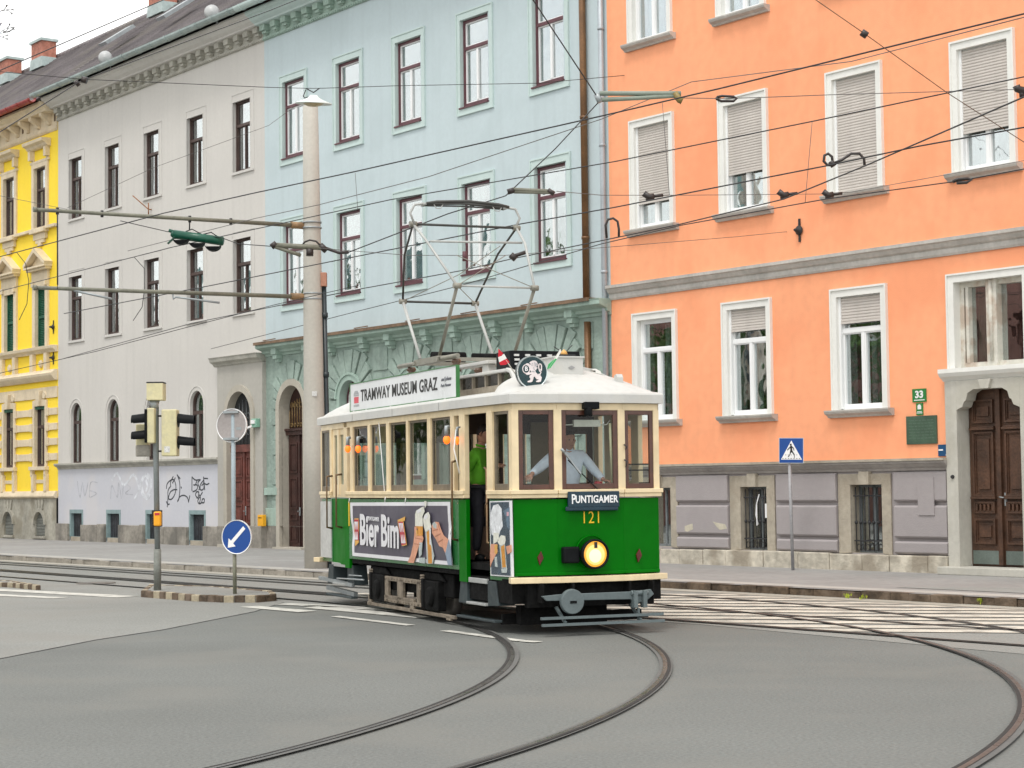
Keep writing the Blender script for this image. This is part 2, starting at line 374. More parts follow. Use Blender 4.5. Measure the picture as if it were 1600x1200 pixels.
mh = MB(); c = gz(150, 912); mh.lathe([(.36,.006),(.36,.02),(.3,.021),(.0,.021)], (c[0], c[1], 0), 28, cap=False); struct(mh.build('manhole_cover', mat('cast_iron', [.13,.115,.1], .6, .3, 6)))
wd = MB()
for px, py in ((1325,934),(1352,936),(1385,935),(1383,934),(1533,944),(1534,943)):
    g = gz(px, py, 0.02)
    for k in range(16):
        a = random.uniform(0, 6.3); r = random.uniform(.0, .13); r *= .6; x, y = g[0]+r*math.cos(a), g[1]+r*math.sin(a)*.5; h = random.uniform(.02,.08); t = random.uniform(0, 6.3); l = random.uniform(.01,.022)
        dx, dy = l*math.cos(t), l*math.sin(t); wd.add([(x-dx,y-dy,h),(x+dx*.2,y+dy*.2,h+.03),(x+dx,y+dy,h+.01),(x,y,h-.02)], [(0,1,2,3)])
wo = wd.build('weeds', mat('weed_leaf', [.32,.38,.03], .6, .3, 20)); wo['kind'] = 'stuff'; wo['label'] = 'small yellow-green weeds growing along the foot of the kerb'; wo['category'] = 'weeds'
class Bd:
    def __init__(s, name, uref, label, cat='house', group=None):
        s.u = uref; s.root = thing(name, label, cat, FR.W(uref, 0, 0), FR.a, group)
    def P(s, mb, name, mats, parent=None, bevel=0., label=None, fixn=True):
        mb.v = [(v[0]-s.u, v[1], v[2]) for v in mb.v]
        return mb.build(name, mats, parent or s.root, bevel, label, fixn)
    def T(s, name, body, size, m, u, y, z, **k):
        return text(name, body, size, m, k.pop('parent', s.root), M_face((u-s.u, y, z), (1,0,0)), **k)
def frame_rect(mb, a, b, z0, z1, t, y0, y1, mi=0, tb=None, tt=None):
    tb = t if tb is None else tb; tt = t if tt is None else tt
    mb.box(a, a+t, y0, y1, z0, z1, mi); mb.box(b-t, b, y0, y1, z0, z1, mi)
    mb.box(a+t, b-t, y0, y1, z0, z0+tb, mi); mb.box(a+t, b-t, y0, y1, z1-tt, z1, mi)
def curtain(B, par, a, b, z0, z1, y, m, amp=.025, n=24, name='curtain'):
    if m is m_curt: m = random.choice((m_curt, m_curt, mat('curtain_cream', [.55,.5,.38], .9, .15, 6, 20, streak=.5), mat('curtain_grey', [.3,.32,.33], .9, .15, 6, 20, streak=.4))); z0 += random.choice((0, 0, 0, (z1-z0)*.45))
    mb = MB(); ph = random.uniform(0, 6)
    pts = [(a+(b-a)*i/n, y+amp*math.sin(ph+i*1.9)+amp*.5*math.sin(i*.7+ph)) for i in range(n+1)]
    mb.add([(p[0],p[1],z0) for p in pts]+[(p[0],p[1],z1) for p in pts], [(i,i+1,n+2+i,n+1+i) for i in range(n)], 0, True)
    return B.P(mb, name, m, par, fixn=False)
def cornice(mb, u0, u1, prof, mi=0, ret=(True, True)):
    """moulding along the wall from profile [(out, z)...] (out towards the street)"""
    P = [(-p[0], p[1]) for p in prof]+[(.0, prof[-1][1]), (.0, prof[0][1])]
    Q = [P[i] for i in range(len(P)) if i == 0 or P[i] != P[i-1]]
    mb.prism(Q, 'x', u0, u1, mi)
# ================================================================== materials of the houses
m_blue = mat('blue_render', [.515,.605,.63], .85, .035, .35, 9, .2, 50, streak=.14, stain=[.455,.54,.56], stain_amt=.5, stain_scale=.7)
m_bluetrim = mat('blue_trim', [.52,.63,.61], .82, .04, .8, 9, .15, 60, streak=.12)
m_teal = mat('green_rustic', [.285,.365,.32], .88, .16, 1.6, 10, .9, 14, streak=.4)
m_tealtrim = mat('green_moulding', [.34,.45,.39], .82, .12, 1.2, 12, .3, 40, streak=.45)
m_grey = mat('grey_render', [.60,.58,.545], .88, .035, .3, 9, .2, 50, streak=.13, stain=[.57,.55,.52], stain_amt=.5, stain_scale=.5)
m_greytrim = mat('grey_trim', [.60,.585,.555], .85, .05, .8, 9, .15, 60, streak=.15)
m_greycorn = mat('grey_cornice', [.43,.42,.37], .88, .16, 2, 14, .4, 30, streak=.4)
m_lav = mat('lavender_render', [.545,.555,.60], .88, .035, .5, 9, .2, 50, stain=[.62,.60,.60], stain_amt=.55, stain_scale=.6)
m_stoneb = mat('plinth_stone', [.27,.25,.215], .9, .28, 1.6, 10, .6, 24, stain=[.13,.125,.11], stain_amt=.75, stain_scale=1.1)
m_portal = mat('portal_render', [.415,.40,.36], .88, .06, .6, 10, .2, 50, streak=.2)
m_arch = mat('arch_stone', [.44,.41,.345], .85, .08, 1.2, 12, .25, 50, streak=.25)
m_orange = mat('orange_render', [.92,.385,.20], .85, .045, .3, 5, .2, 50, fa=1., streak=.10, stain=[.86,.315,.155], stain_amt=.6, stain_scale=.5)
m_wtrim = mat('white_trim', [.76,.76,.72], .7, .035, 1, 12, .05, 60, streak=.1)
m_wframe = mat('white_frame', [.82,.83,.83], .45, .02, 2, 20)
m_sill = mat('stone_sill', [.47,.45,.415], .85, .14, 2, 14, .3, 40, streak=.35)
m_lilac = mat('lilac_render', [.345,.315,.315], .88, .045, .8, 12, .25, 40, stain=[.30,.275,.275], stain_amt=.5, stain_scale=.8)
m_tan = mat('window_stone', [.42,.375,.30], .9, .16, 1.6, 12, .5, 30, stain=[.24,.20,.15], stain_amt=.5, stain_scale=1.6, streak=.3)
m_socle = mat('socle_stone', [.50,.46,.38], .88, .22, 1.5, 6, .7, 16, fa=.9, stain=[.27,.23,.175], stain_amt=.8, stain_scale=1.3)
m_wine = mat('wine_frame', [.105,.035,.045], .5, .15, 4)
m_brown = mat('brown_frame', [.07,.042,.035], .55, .2, 4)
m_door = mat('door_oak', [.075,.036,.020], .5, .35, 3, 22, .35, 30, streak=.5)
m_doorred = mat('door_red', [.13,.04,.03], .5, .3, 3, 22, .3, 30, streak=.3)
m_doordark = mat('door_dark', [.045,.018,.014], .5, .3, 3, 22, .3, 30)
m_shut = mat('roller_shutter', [.57,.53,.49], .6, .04, 1.5, 10, streak=.15)
m_yellow = mat('yellow_render', [.96,.70,.045], .85, .04, .5, 9, .2, 50, streak=.06)
m_cream = mat('cream_stucco', [.69,.585,.42], .85, .10, 1.4, 12, .35, 40, streak=.3)
m_bronze = mat('bronze_grille', [.22,.14,.05], .5, .3, 6)
def wall_shell(B, u0, u1, ztop, depth, m, name='side_wall'):
    mb = MB(); mb.poly([(u0,0,0),(u0,depth,0),(u0,depth,ztop),(u0,0,ztop)]); mb.poly([(u1,0,0),(u1,depth,0),(u1,depth,ztop),(u1,0,ztop)]); mb.poly([(u0,depth,0),(u1,depth,0),(u1,depth,ztop),(u0,depth,ztop)])
    B.P(mb, name, m)
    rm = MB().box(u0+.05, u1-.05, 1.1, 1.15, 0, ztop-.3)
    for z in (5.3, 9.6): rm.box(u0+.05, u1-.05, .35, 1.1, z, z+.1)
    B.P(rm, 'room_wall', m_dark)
def three_light(B, par, a, b, z0, z1, y, mo, mi_, tf=.05, sash=.032, split=.66, ts=.075, mull=.07, bottom=.1):
    """frame, sashes and pane of a Viennese window"""
    zt = z0+(z1-z0)*split; f = MB(); frame_rect(f, a, b, z0, z1, tf, y-.05, y+.03, tb=bottom); f.box(a+tf, b-tf, y-.055, y+.03, zt, zt+ts)
    fo = B.P(f, 'window_frame', mo, par)
    s = MB(); frame_rect(s, a+tf, b-tf, z0+bottom, zt, sash, y-.02, y+.02); frame_rect(s, a+tf, b-tf, zt+ts, z1-tf, sash, y-.02, y+.02)
    uc = (a+b)/2; s.box(uc-mull/2, uc+mull/2, y-.035, y+.02, z0+bottom+sash, zt-sash)
    B.P(s, 'sash', mi_, fo)
    g = MB().box(a+tf, b-tf, y+.006, y+.012, z0+.05, z1-.04); B.P(g, 'pane', m_glass, par, fixn=False)
    return fo
# ================================================================== BLUE HOUSE
B = Bd('blue_house', -7.5, 'pale blue house with a green rusticated ground floor')
U0, U1 = -14.72, -.02; cs = [-13.12, -10.37, -7.58, -4.80, -2.0]; ops = []
for c in cs: ops += [(c-.60, c+.49, 10.55, 12.66, 0), (c-.60, c+.49, 6.62, 8.78, 0)]
mb = MB(); holed_wall(mb, U0, U1, 5.45, 14.2, ops); B.P(mb, 'wall', m_blue)
gops = [(-13.89, -12.65, .12, 4.46, 1)]+[(c-.46, c+.46, 1.9, 4.45, 1) for c in cs[1:]]
mb = MB(); holed_wall(mb, U0, U1, 0, 5.45, gops); B.P(mb, 'ground_floor_wall', m_teal)
wall_shell(B, U0, U1, 14.6, 11, m_blue)
for c in cs:
    for z0, z1 in ((10.55, 12.66), (6.62, 8.78)):
        a, b = c-.60, c+.49; t = MB(); frame_rect(t, a-.13, b+.2, z0-.14, z1+.17, .13, -.028, .0, tb=.14, tt=.17)
        frame_rect(t, a-.145, b+.215, z0-.155, z1+.185, .03, -.045, .0)
        reveal(t, (a,b,z0,z1,0), .14)
        wn = B.P(t, 'window', m_bluetrim)
        three_light(B, wn, a+.01, b-.01, z0+.03, z1-.01, .12, m_wine, m_wframe, tf=.06)
        B.P(MB().box(a-.03, b+.03, -.06, .14, z0, z0+.035), 'sill', m_wine, wn)
        if z0 < 9 and random.random() < .75: curtain(B, wn, a+.08, a+.08+random.uniform(.2,.4), z0+.1, z1-.1, .36, m_curt)
        if z0 < 9 and random.random() < .55: curtain(B, wn, b-.4, b-.08, z0+.1, z1-.1, .36, m_curt)
for c in cs[1:]:                                   # arched ground floor windows
    o = (c-.46, c+.46, 1.9, 4.45, 1); t = MB(); reveal(t, o, .2)
    P = arch_pts(c, .6, 3.99, 16); Q = arch_pts(c, .46, 3.99, 16); 
    for i in range(16): t.prism([P[i],P[i+1],Q[i+1],Q[i]], 'y', -.07, .02)
    for i in range(16):
        p, q = arch_pts(c, .66, 3.99, 16), arch_pts(c, .6, 3.99, 16); t.prism([p[i],p[i+1],q[i+1],q[i]], 'y', -.1, .02)
    for sgn in (-1, 1): t.box(c+sgn*.46, c+sgn*.6, -.07, .02, 1.9, 3.99)
    wn = B.P(t, 'window', m_tealtrim)
    f = MB(); f.box(c-.44, c-.38, .14, .20, 1.9, 4.0); f.box(c+.38, c+.44, .14, .20, 1.9, 4.0); f.box(c-.44, c+.44, .13, .20, 3.35, 3.45); f.box(c-.44,c+.44,.13,.20,1.9,2.0)
    p, q = arch_pts(c, .44, 3.99, 14), arch_pts(c, .38, 3.99, 14)
    for i in range(14): f.prism([p[i],p[i+1],q[i+1],q[i]], 'y', .14, .20)
    fo = B.P(f, 'window_frame', m_wine, wn); s = MB(); s.box(c-.03, c+.03, .145, .20, 2.0, 3.35); frame_rect(s, c-.38, c+.38, 2.0, 3.35, .035, .16, .20); s.box(c-.38, c-.345, .16, .20, 3.45, 4.0); s.box(c+.345, c+.38, .16, .20, 3.45, 4.0); s.box(c-.38,c+.38,.16,.20,3.45,3.485)
    p, q = arch_pts(c, .38, 3.99, 14), arch_pts(c, .345, 3.99, 14)
    for i in range(14): s.prism([p[i],p[i+1],q[i+1],q[i]], 'y', .16, .20)
    B.P(s, 'sash', m_wframe, fo); B.P(MB().box(c-.44, c+.44, .185, .19, 1.9, 4.44), 'pane', m_glass, wn, fixn=False)
# rustication: wedge stones round the arches and stepped blocks between them
ru = MB()
def blk(P, d0=.0, d1=-.06): ru.prism(P, 'y', d0, d1)
for c, w_, zs in [(c, .64, 3.99) for c in cs[1:]]+[(-13.27, .78, 3.84)]:
    top_ = 5.22; angs = [180, 163, 147, 131, 116, 101, 79, 64, 49, 33, 17, 0]
    for i in range(len(angs)-1):
        a0, a1 = R(angs[i]-1.2), R(angs[i+1]+1.2); am = (a0+a1)/2
        ro = {0: 1.0, 1: 1.12, 2: 1.2, 3: 1.3, 4: 1.25, 5: 1.3}[min(i, 10-i)]
        pts = [(c+w_*math.cos(a0), zs+w_*math.sin(a0)), (c+w_*math.cos(a1), zs+w_*math.sin(a1)), (c+ro*math.cos(a1), min(top_, zs+ro*math.sin(a1))), (c+ro*math.cos(a0), min(top_, zs+ro*math.sin(a0)))]
        blk(pts, 0, -.05-.03*(i % 2 == 0)-(.04 if i == 5 else 0))
    z = zs-.04
    k = 0
    while z > .75:
        h = .4; e = .18 if k % 2 else .3
        for sgn in (-1, 1):
            x0, x1 = c+sgn*w_, c+sgn*(w_+e); x0, x1 = min(x0, x1), max(x0, x1)
            if x0 > U0: ru.box(x0, x1, -.055, 0, z-h+.03, z)
        z -= h; k += 1
for a, b in zip(cs[1:], cs[2:]):
    m_ = (a+b)/2; ru.box(m_-.33, m_+.33, -.03, 0, 4.62, 5.2)
ru.box(-1.0, -.62, -.03, 0, 4.62, 5.2)
B.P(ru, 'rustication', m_teal, bevel=.012)
co = MB(); cornice(co, -17.6+.0, U1+.05, [(.03,5.3),(.05,5.36),(.12,5.38),(.14,5.44),(.3,5.5),(.34,5.52),(.34,5.6),(.36,5.64)]) if False else cornice(co, U0, U1+.02, [(.03,5.3),(.05,5.36),(.12,5.38),(.14,5.44),(.3,5.5),(.34,5.52),(.34,5.6),(.36,5.64)])
for c in cs:
    for d in (-.8, .8):
        u = c+d
        if U0+.15 < u < U1-.1: co.box(u-.13, u+.13, -.24, 0, 5.32, 5.5); co.box(u-.1, u+.1, -.2, 0, 5.2, 5.32); co.box(u-.08, u+.08, -.13, 0, 5.12, 5.2)
B.P(co, 'string_cornice', m_tealtrim, bevel=.008)
lf = MB().box(U0, U1-.3, -.4, -.36, 5.6, 5.665); lf.box(U0, U1-.3, -.4, 0, 5.66, 5.675); k = U0+.6
while k < U1-1: lf.bar((k,-.42,5.69), (k+.42,-.3,5.72), .05, .02); k += 2.3
B.P(lf, 'flashing', mat('rusty_sheet', [.18,.115,.07], .7, .3, 4))
st = MB(); holed_wall(st, U0, U1, .0, .72, [(-13.95,-12.6,0,.72,0)], y=-.07); st.poly([(U0,-.07,.72),(U1,-.07,.72),(U1,0,.72),(U0,0,.72)]); B.P(st, 'plinth', m_stoneb)
st = MB()
for a, b in ((-14.7,-14.02),(-12.52,-11.9)): st.box(a, b, -.1, 0, 1.55, 1.75); st.box(a, b, -.06, 0, .72, 1.2)
B.P(st, 'pedestal', m_tealtrim, bevel=.01)
def bracket_frieze(B, u0, u1, zb, m1, m2, pitch=.56, z_top=14.72, out=.62):
    fr_ = MB(); cornice(fr_, u0, u1, [(.02,zb-.06),(.05,zb),(.05,zb+.05),(.03,zb+.06),(.03,zb+.4)])
    k = u0+.12
    while k < u1-.2:
        fr_.box(k, k+.26, -.22, 0, zb+.17, zb+.34); fr_.box(k+.03, k+.23, -.16, 0, zb+.09, zb+.17); fr_.box(k+.06, k+.2, -.09, 0, zb+.06, zb+.1); k += pitch
    k = u0+.02
    while k < u1-.05: fr_.box(k, k+.06, -.075, 0, zb-.05, zb+.0); k += .11
    B.P(fr_, 'bracket_frieze', m1, bevel=.01)
    c_ = MB(); cornice(c_, u0, u1, [(.24,zb+.33),(.3,zb+.34),(.32,zb+.38),(.42,zb+.44),(out-.1,zb+.54),(out-.04,zb+.56),(out,z_top-.04),(out,z_top)]); B.P(c_, 'cornice', m2)
bracket_frieze(B, U0, U1, 14.05, m_tealtrim, m_bluetrim)
# door of the blue house
o = (-13.89, -12.65, .12, 4.46, 1); t = MB(); reveal(t, o, .24); p, q = arch_pts(-13.27, .62, 3.84, 20), arch_pts(-13.27, .8, 3.84, 20)
for i in range(20): t.prism([p[i],p[i+1],q[i+1],q[i]], 'y', -.09, .02)
for a, b in ((-14.07,-13.89),(-12.65,-12.47)): t.box(a, b, -.09, .02, .12, 3.84)
dr = B.P(t, 'doorway', m_arch)
def leaf_panels(mb, a, b, z0, z1, y, rows, proud=.025):
    mb.box(a, b, y, y+.06, z0, z1)
    for f0, f1 in rows:
        x0, x1 = a+.09, b-.09; za, zb = z0+(z1-z0)*f0, z0+(z1-z0)*f1
        frame_rect(mb, x0, x1, za, zb, .045, y-.03, y); mb.box(x0+.085, x1-.085, y-.022, y, za+.085, zb-.085)
d_ = MB(); rows = [(.04,.2),(.24,.30),(.34,.62),(.66,.93)]
leaf_panels(d_, -13.87, -13.29, .16, 3.15, .2, rows); leaf_panels(d_, -13.25, -12.67, .16, 3.15, .2, rows); d_.box(-13.31,-13.23,.16,.2,.16,3.15); d_.box(-13.89,-12.65,.12,.23,3.15,3.26); d_.box(-13.89,-12.65,.08,.23,3.26,3.32)
do = B.P(d_, 'door', m_doordark, dr); B.P(MB().box(-13.22,-13.2,.08,.14,1.1,1.13).box(-13.24,-13.19,.14,.165,1.0,1.22), 'handle', m_galv, do)
B.P(MB().box(-13.89,-12.65,.25,.26,3.3,4.46), 'fanlight', m_doordark, dr, fixn=False)
gr = MB()
for k in range(9):
    u = -13.8+k*.1325; ht = math.sqrt(max(0, .58**2-(u+13.27)**2)); gr.tube([(u,.2,3.34),(u,.2,3.6+ht*.9)], .014, 6)
for k in range(6):
    u = -13.67+k*.16; gr.tube([(u+.07*math.cos(t/8*6.28), .19, 3.95+.07*math.sin(t/8*6.28)) for t in range(8)], .011, 5, closed=True)
    gr.tube([(u+.05*math.cos(t/8*6.28), .19, 3.42+.05*math.sin(t/8*6.28)) for t in range(8)], .011, 5, closed=True)
B.P(gr, 'grille', m_bronze, dr)
B.P(MB().box(-14.0,-12.5,-.25,.2,.1,.17), 'doorstep', m_arch, dr)
# rain pipes
rp = MB(); rp.tube([(-.72,-.1,5.62),(-.72,-.1,16)], .075, 12); rp.tube([(-.72,-.08,.2),(-.72,-.08,5.2)], .075, 12)
for z in (7.0,9.6,12.2): rp.tube([(-.72,-.1,z-.03),(-.72,-.1,z+.03)], .088, 12)
B.P(rp, 'rain_pipe', mat('brown_pipe', [.17,.085,.035], .45, .25, 2, metal=.3), label='brown rain pipe')
rp = MB(); rp.tube([(-.12,-.09,.2),(-.12,-.09,16)], .06, 12)
for z in (3,6.2,8.9,11.4,13.4): rp.tube([(-.12,-.09,z-.02),(-.12,-.09,z+.04)], .072, 12)
B.P(rp, 'rain_pipe', mat('grey_pipe', [.38,.42,.45], .45, .1, 2, metal=.2), label='grey blue rain pipe')
# ================================================================== GREY HOUSE
B = Bd('grey_house', -21.5, 'plain light grey house with a graffiti covered lavender base')
U0, U1 = -28.56, -14.72; cs = [-27.10, -24.33, -21.57, -18.74, -15.94]; ops = []
for c in cs: ops += [(c-.60, c+.43, 10.58, 12.6, 0), (c-.60, c+.43, 6.6, 8.72, 0)]
gops = [(c-.46, c+.37, 2.62, 4.58, 1) for c in cs[:4]]; dop = (-16.68, -15.33, .12, 4.42, 1)
bops = [(c-.52, c+.5, .14, 1.13, 0) for c in cs[:4]]
mb = MB(); holed_wall(mb, U0, U1, 2.54, 14.2, ops+gops+[(U1-2.57, U1, 2.54, 5.0, 0)]); B.P(mb, 'wall', m_grey)
mb = MB(); holed_wall(mb, U0, U1-2.57, 0, 2.54, bops); B.P(mb, 'base_wall', m_lav)
mb = MB(); yb = -.12; holed_wall(mb, -17.29, U1, 0, 5.2, [dop], y=yb); mb.poly([(-17.29,yb,0),(-17.29,0,0),(-17.29,0,5.2),(-17.29,yb,5.2)]); mb.poly([(U1,yb,0),(U1,.02,0),(U1,.02,5.2),(U1,yb,5.2)]); B.P(mb, 'portal_bay', m_portal)
wall_shell(B, U0, U1, 14.6, 11, m_grey)
for c in cs:
    for z0, z1 in ((10.58, 12.6), (6.6, 8.72)):
        a, b = c-.60, c+.43; t = MB(); frame_rect(t, a-.04, b+.2, z0-.02, z1+.2, .018, -.012, .0); frame_rect(t, a-.004, b+.004, z0, z1, .02, -.012, 0)
        reveal(t, (a,b,z0,z1,0), .17); t.box(a-.04, b+.2, -.05, .02, z0-.06, z0-.015)
        wn = B.P(t, 'window', m_greytrim)
        three_light(B, wn, a+.01, b-.01, z0+.01, z1, .15, m_brown, m_brown, tf=.06, sash=.018, split=.64, mull=.05, bottom=.07)
        if random.random() < .8: curtain(B, wn, a+.06, b-.06 if random.random() < .5 else c, z0+.05, z1-.08, .42, m_curt)
for o, c0 in zip(gops, cs):
    hw = (o[1]-o[0])/2; c = (o[0]+o[1])/2; zs = 4.58-hw; yg = .1
    t = MB(); reveal(t, o, .13); p, q = arch_pts(c+.02, hw+.13, zs, 16), arch_pts(c+.02, hw+.115, zs, 16)
    for i in range(16): t.prism([p[i],p[i+1],q[i+1],q[i]], 'y', -.015, 0)
    for s_ in (-1, 1): t.box(c+.02+s_*(hw+.115), c+.02+s_*(hw+.13), -.015, 0, 2.6, zs)
    wn = B.P(t, 'window', m_greytrim); f = MB(); f.box(o[0],o[0]+.05,yg,yg+.06,2.62,zs); f.box(o[1]-.05,o[1],yg,yg+.06,2.62,zs); f.box(o[0]+.05,o[1]-.05,yg,yg+.06,3.9,4.0); f.box(o[0]+.05,o[1]-.05,yg,yg+.06,2.62,2.68); f.box(c-.025,c+.025,yg,yg+.06,2.68,3.9)
    p, q = arch_pts(c, hw, zs, 14), arch_pts(c, hw-.05, zs, 14)
    for i in range(14): f.prism([p[i],p[i+1],q[i+1],q[i]], 'y', yg, yg+.06)
    B.P(f, 'window_frame', m_brown, wn); B.P(MB().box(o[0],o[1],yg+.045,yg+.05,2.62,4.57), 'pane', m_glass, wn, fixn=False)
    curtain(B, wn, o[0]+.05, o[1]-.05, 2.7, 4.4, .24, m_curt)
mt_ = mat('faded_teal', [.24,.33,.335], .8, .15, 4)
for o in bops:
    t = MB(); frame_rect(t, o[0], o[1], o[2]+.12, o[3], .08, -.015, .1, tb=0.001, tt=.12); reveal(t, o, .3); wn = B.P(t, 'cellar_window', mt_)
    g = MB().box(o[0]+.08, o[1]-.02, .1, .12, .26, o[3]-.11); B.P(g, 'shutter_board', mat('cellar_mesh', [.03,.034,.04], .6, .5, 6), wn)
    g = MB()
    for k in range(5): x = o[0]+.2+k*.15; g.tube([(x,.1,.26),(x+.03,.1,.6),(x-.02,.1,o[3]-.2)], .009, 5)
    B.P(g, 'grille', m_iron, wn); B.P(MB().box(o[0]+.1,o[1],-.02,.1,.12,.26), 'sill', m_tan, wn)
le = MB(); cornice(le, U0, -17.29, [(.02,2.44),(.04,2.5),(.12,2.54),(.16,2.58),(.16,2.63)]); B.P(le, 'ledge', m_greycorn)
st = MB(); k = U0
while k < -17.3:
    n_ = min(k+random.uniform(.55,1.3), -17.29)
    cut = [o for o in bops if o[0] < n_ and o[1] > k]
    segs = [(k, n_)]
    for o in cut: segs = [s_ for a, b in segs for s_ in ((a, min(b, o[0])), (max(a, o[1]), b)) if s_[1]-s_[0] > .05]
    for a, b in segs: st.box(a+.006, b-.006, -.1-random.uniform(0,.02), 0, 0, .66+random.uniform(-.03,.03))
    k = n_
st.box(-15.28, U1+.12, -.26, -.02, 0, .72); st.box(-17.2,-16.85,-.2,-.12,0,.7)
B.P(st, 'plinth', m_stoneb, bevel=.015)
bracket_frieze(B, U0, U1, 14.05, m_greycorn, m_greytrim)
hd = MB(); cornice(hd, -17.45, U1, [(.125,5.17),(.16,5.2),(.18,5.24),(.28,5.3),(.3,5.38),(.33,5.42)]); B.P(hd, 'hood_moulding', m_greycorn)
# portal
t = MB(); reveal(t, dop, .2, y=yb); p, q = arch_pts(-16.0, .68, 3.745, 20), arch_pts(-16.0, .86, 3.745, 20)
for i in range(20): t.prism([p[i],p[i+1],q[i+1],q[i]], 'y', yb-.05, yb)
for a, b in ((-16.86,-16.68),(-15.32,-15.14)): t.box(a, b, yb-.05, yb, .12, 3.745)
dr = B.P(t, 'doorway', m_arch); d_ = MB(); rows = [(.04,.2),(.24,.44),(.48,.70),(.73,.95)]; y_ = yb+.16
leaf_panels(d_, -16.66, -16.03, .16, 2.75, y_, rows); leaf_panels(d_, -15.97, -15.35, .16, 2.75, y_, rows); d_.box(-16.05,-15.95,y_-.04,y_,.16,2.75); d_.box(-16.68,-15.33,y_-.08,y_+.03,2.75,2.95)
do = B.P(d_, 'door', m_doorred, dr); B.P(MB().box(-15.93,-15.91,y_-.1,y_-.03,1.1,1.13).box(-15.95,-15.9,y_-.03,y_-.0,1.0,1.25), 'handle', m_galv, do)
B.P(MB().box(-16.68,-15.33,y_+.03,y_+.04,2.95,4.42), 'fanlight', m_dark, dr, fixn=False)
gr = MB()
for k in range(6): u = -16.5+k*.2; gr.tube([(u,y_,2.95),(u,y_,3.6+math.sqrt(max(0,.6**2-(u+16)**2)))], .012, 6)
for k in range(5): u = -16.4+k*.2; gr.tube([(u+.08*math.cos(t/8*6.28), y_, 3.3+.08*math.sin(t/8*6.28)) for t in range(8)], .01, 5, closed=True); gr.tube([(u+.08*math.cos(t/8*6.28), y_, 3.75+.08*math.sin(t/8*6.28)) for t in range(8)], .01, 5, closed=True)
B.P(gr, 'grille', mat('grille_grey', [.1,.11,.115], .5, .3, 5), dr)
B.P(MB().box(-16.9,-15.3,-.35,.05,.1,.2), 'doorstep', m_arch, dr)
# graffiti (painted strokes on the lavender base)
def stroke(name, px, rr=.011, m=None, sc=(220,700,900/120.)):
    x0, y0, k = sc; P = []
    for x, y in px:
        u, z = FR.onY(x0+x/k, y0+y/k, 0); P.append((u, -.004, z))
    Q = []
    for i in range(len(P)-1):
        for t in range(4):
            a = P[max(i-1,0)]; b = P[i]; c = P[i+1]; d = P[min(i+2,len(P)-1)]; f = t/4
            Q.append(tuple(.5*((2*b[j])+(-a[j]+c[j])*f+(2*a[j]-5*b[j]+4*c[j]-d[j])*f*f+(-a[j]+3*b[j]-3*c[j]+d[j])*f**3) for j in range(3)))
    Q.append(P[-1]); return Q
m_spray = mat('spray_paint', [.045,.05,.06], .7, .2, 8)
def graf(label, lines, m=m_spray, r=.02, sc=(220,700,7.5)):
    mb = MB()
    for ln in lines:
        Q = stroke('g', ln, sc=sc)
        for a, b in zip(Q, Q[1:]):
            a, b = Vector(a), Vector(b); d = b-a
            if d.length < 1e-4: continue
            d.normalize(); n = Vector((-d.z, 0, d.x))*r; e = d*r*.5
            mb.prism([((a-e+n).x,(a-e+n).z),((b+e+n).x,(b+e+n).z),((b+e-n).x,(b+e-n).z),((a-e-n).x,(a-e-n).z)], 'y', -.003-.0004*(len(mb.f) % 5), .0)
    return B.P(mb, 'graffiti', m, label=label)
graf('dark grey looping tag', [[(300,475),(310,420),(350,378),(390,375),(412,450),(400,540),(360,600),(325,590),(345,520),(385,490),(425,488)], [(350,450),(320,500),(318,600),(310,690)], [(380,335),(350,400),(352,450)], [(405,350),(372,410)], [(300,630),(318,660),(335,655)], [(425,315),(462,360)], [(430,320),(455,400),(458,500),(445,600),(430,625)], [(430,625),(460,570),(505,555),(545,580),(562,635)], [(575,560),(560,630)], [(472,455),(478,470)]])
graf('dark grey lettered tag with a number 96', [[(600,340),(600,500)], [(600,340),(640,375),(690,370)], [(660,380),(640,430),(620,432)], [(640,430),(665,440),(655,490),(610,512)], [(700,370),(670,410),(690,470),(680,490)], [(735,380),(700,430),(700,490),(735,480),(740,420),(715,440)], [(735,340),(750,490)], [(735,355),(785,358)], [(735,405),(770,428),(800,415)],
      [(660,580),(642,550),(655,515),(680,520),(672,580),(655,582)], [(680,540),(700,580),(690,640)], [(722,520),(690,575),(668,620),(685,652),(712,640),(722,600),(745,600),(740,640),(715,640)]])
m_pale = mat('pale_spray', [.62,.64,.68], .8, .2, 5)
graf('faded whitish tag', [[(60,310),(20,380),(25,520),(70,590),(115,520),(120,380),(80,310)], [(60,380),(80,450),(60,500)]], m_pale, .05)
graf('faded grey scribble', [[(290,845),(300,905),(310,850),(318,900),(330,850)], [(335,905),(340,850),(365,850)], [(338,880),(362,890),(340,905)]], mat('faint_spray', [.43,.44,.48], .8, .2, 5), .014, (0,400,2.4))
graf('second faded grey scribble', [[(415,910),(420,860),(440,905),(445,850),(455,910)], [(460,905),(465,855),(490,870),(470,890),(498,895)]], mat('faint_spray', [.43,.44,.48]), .014, (0,400,2.4))
graf('broad whitish scrawl', [[(420,840),(440,815),(465,860),(500,820),(520,870),(505,910)], [(535,830),(525,870),(545,905),(565,860),(545,820)]], m_pale, .04, (0,400,2.4))
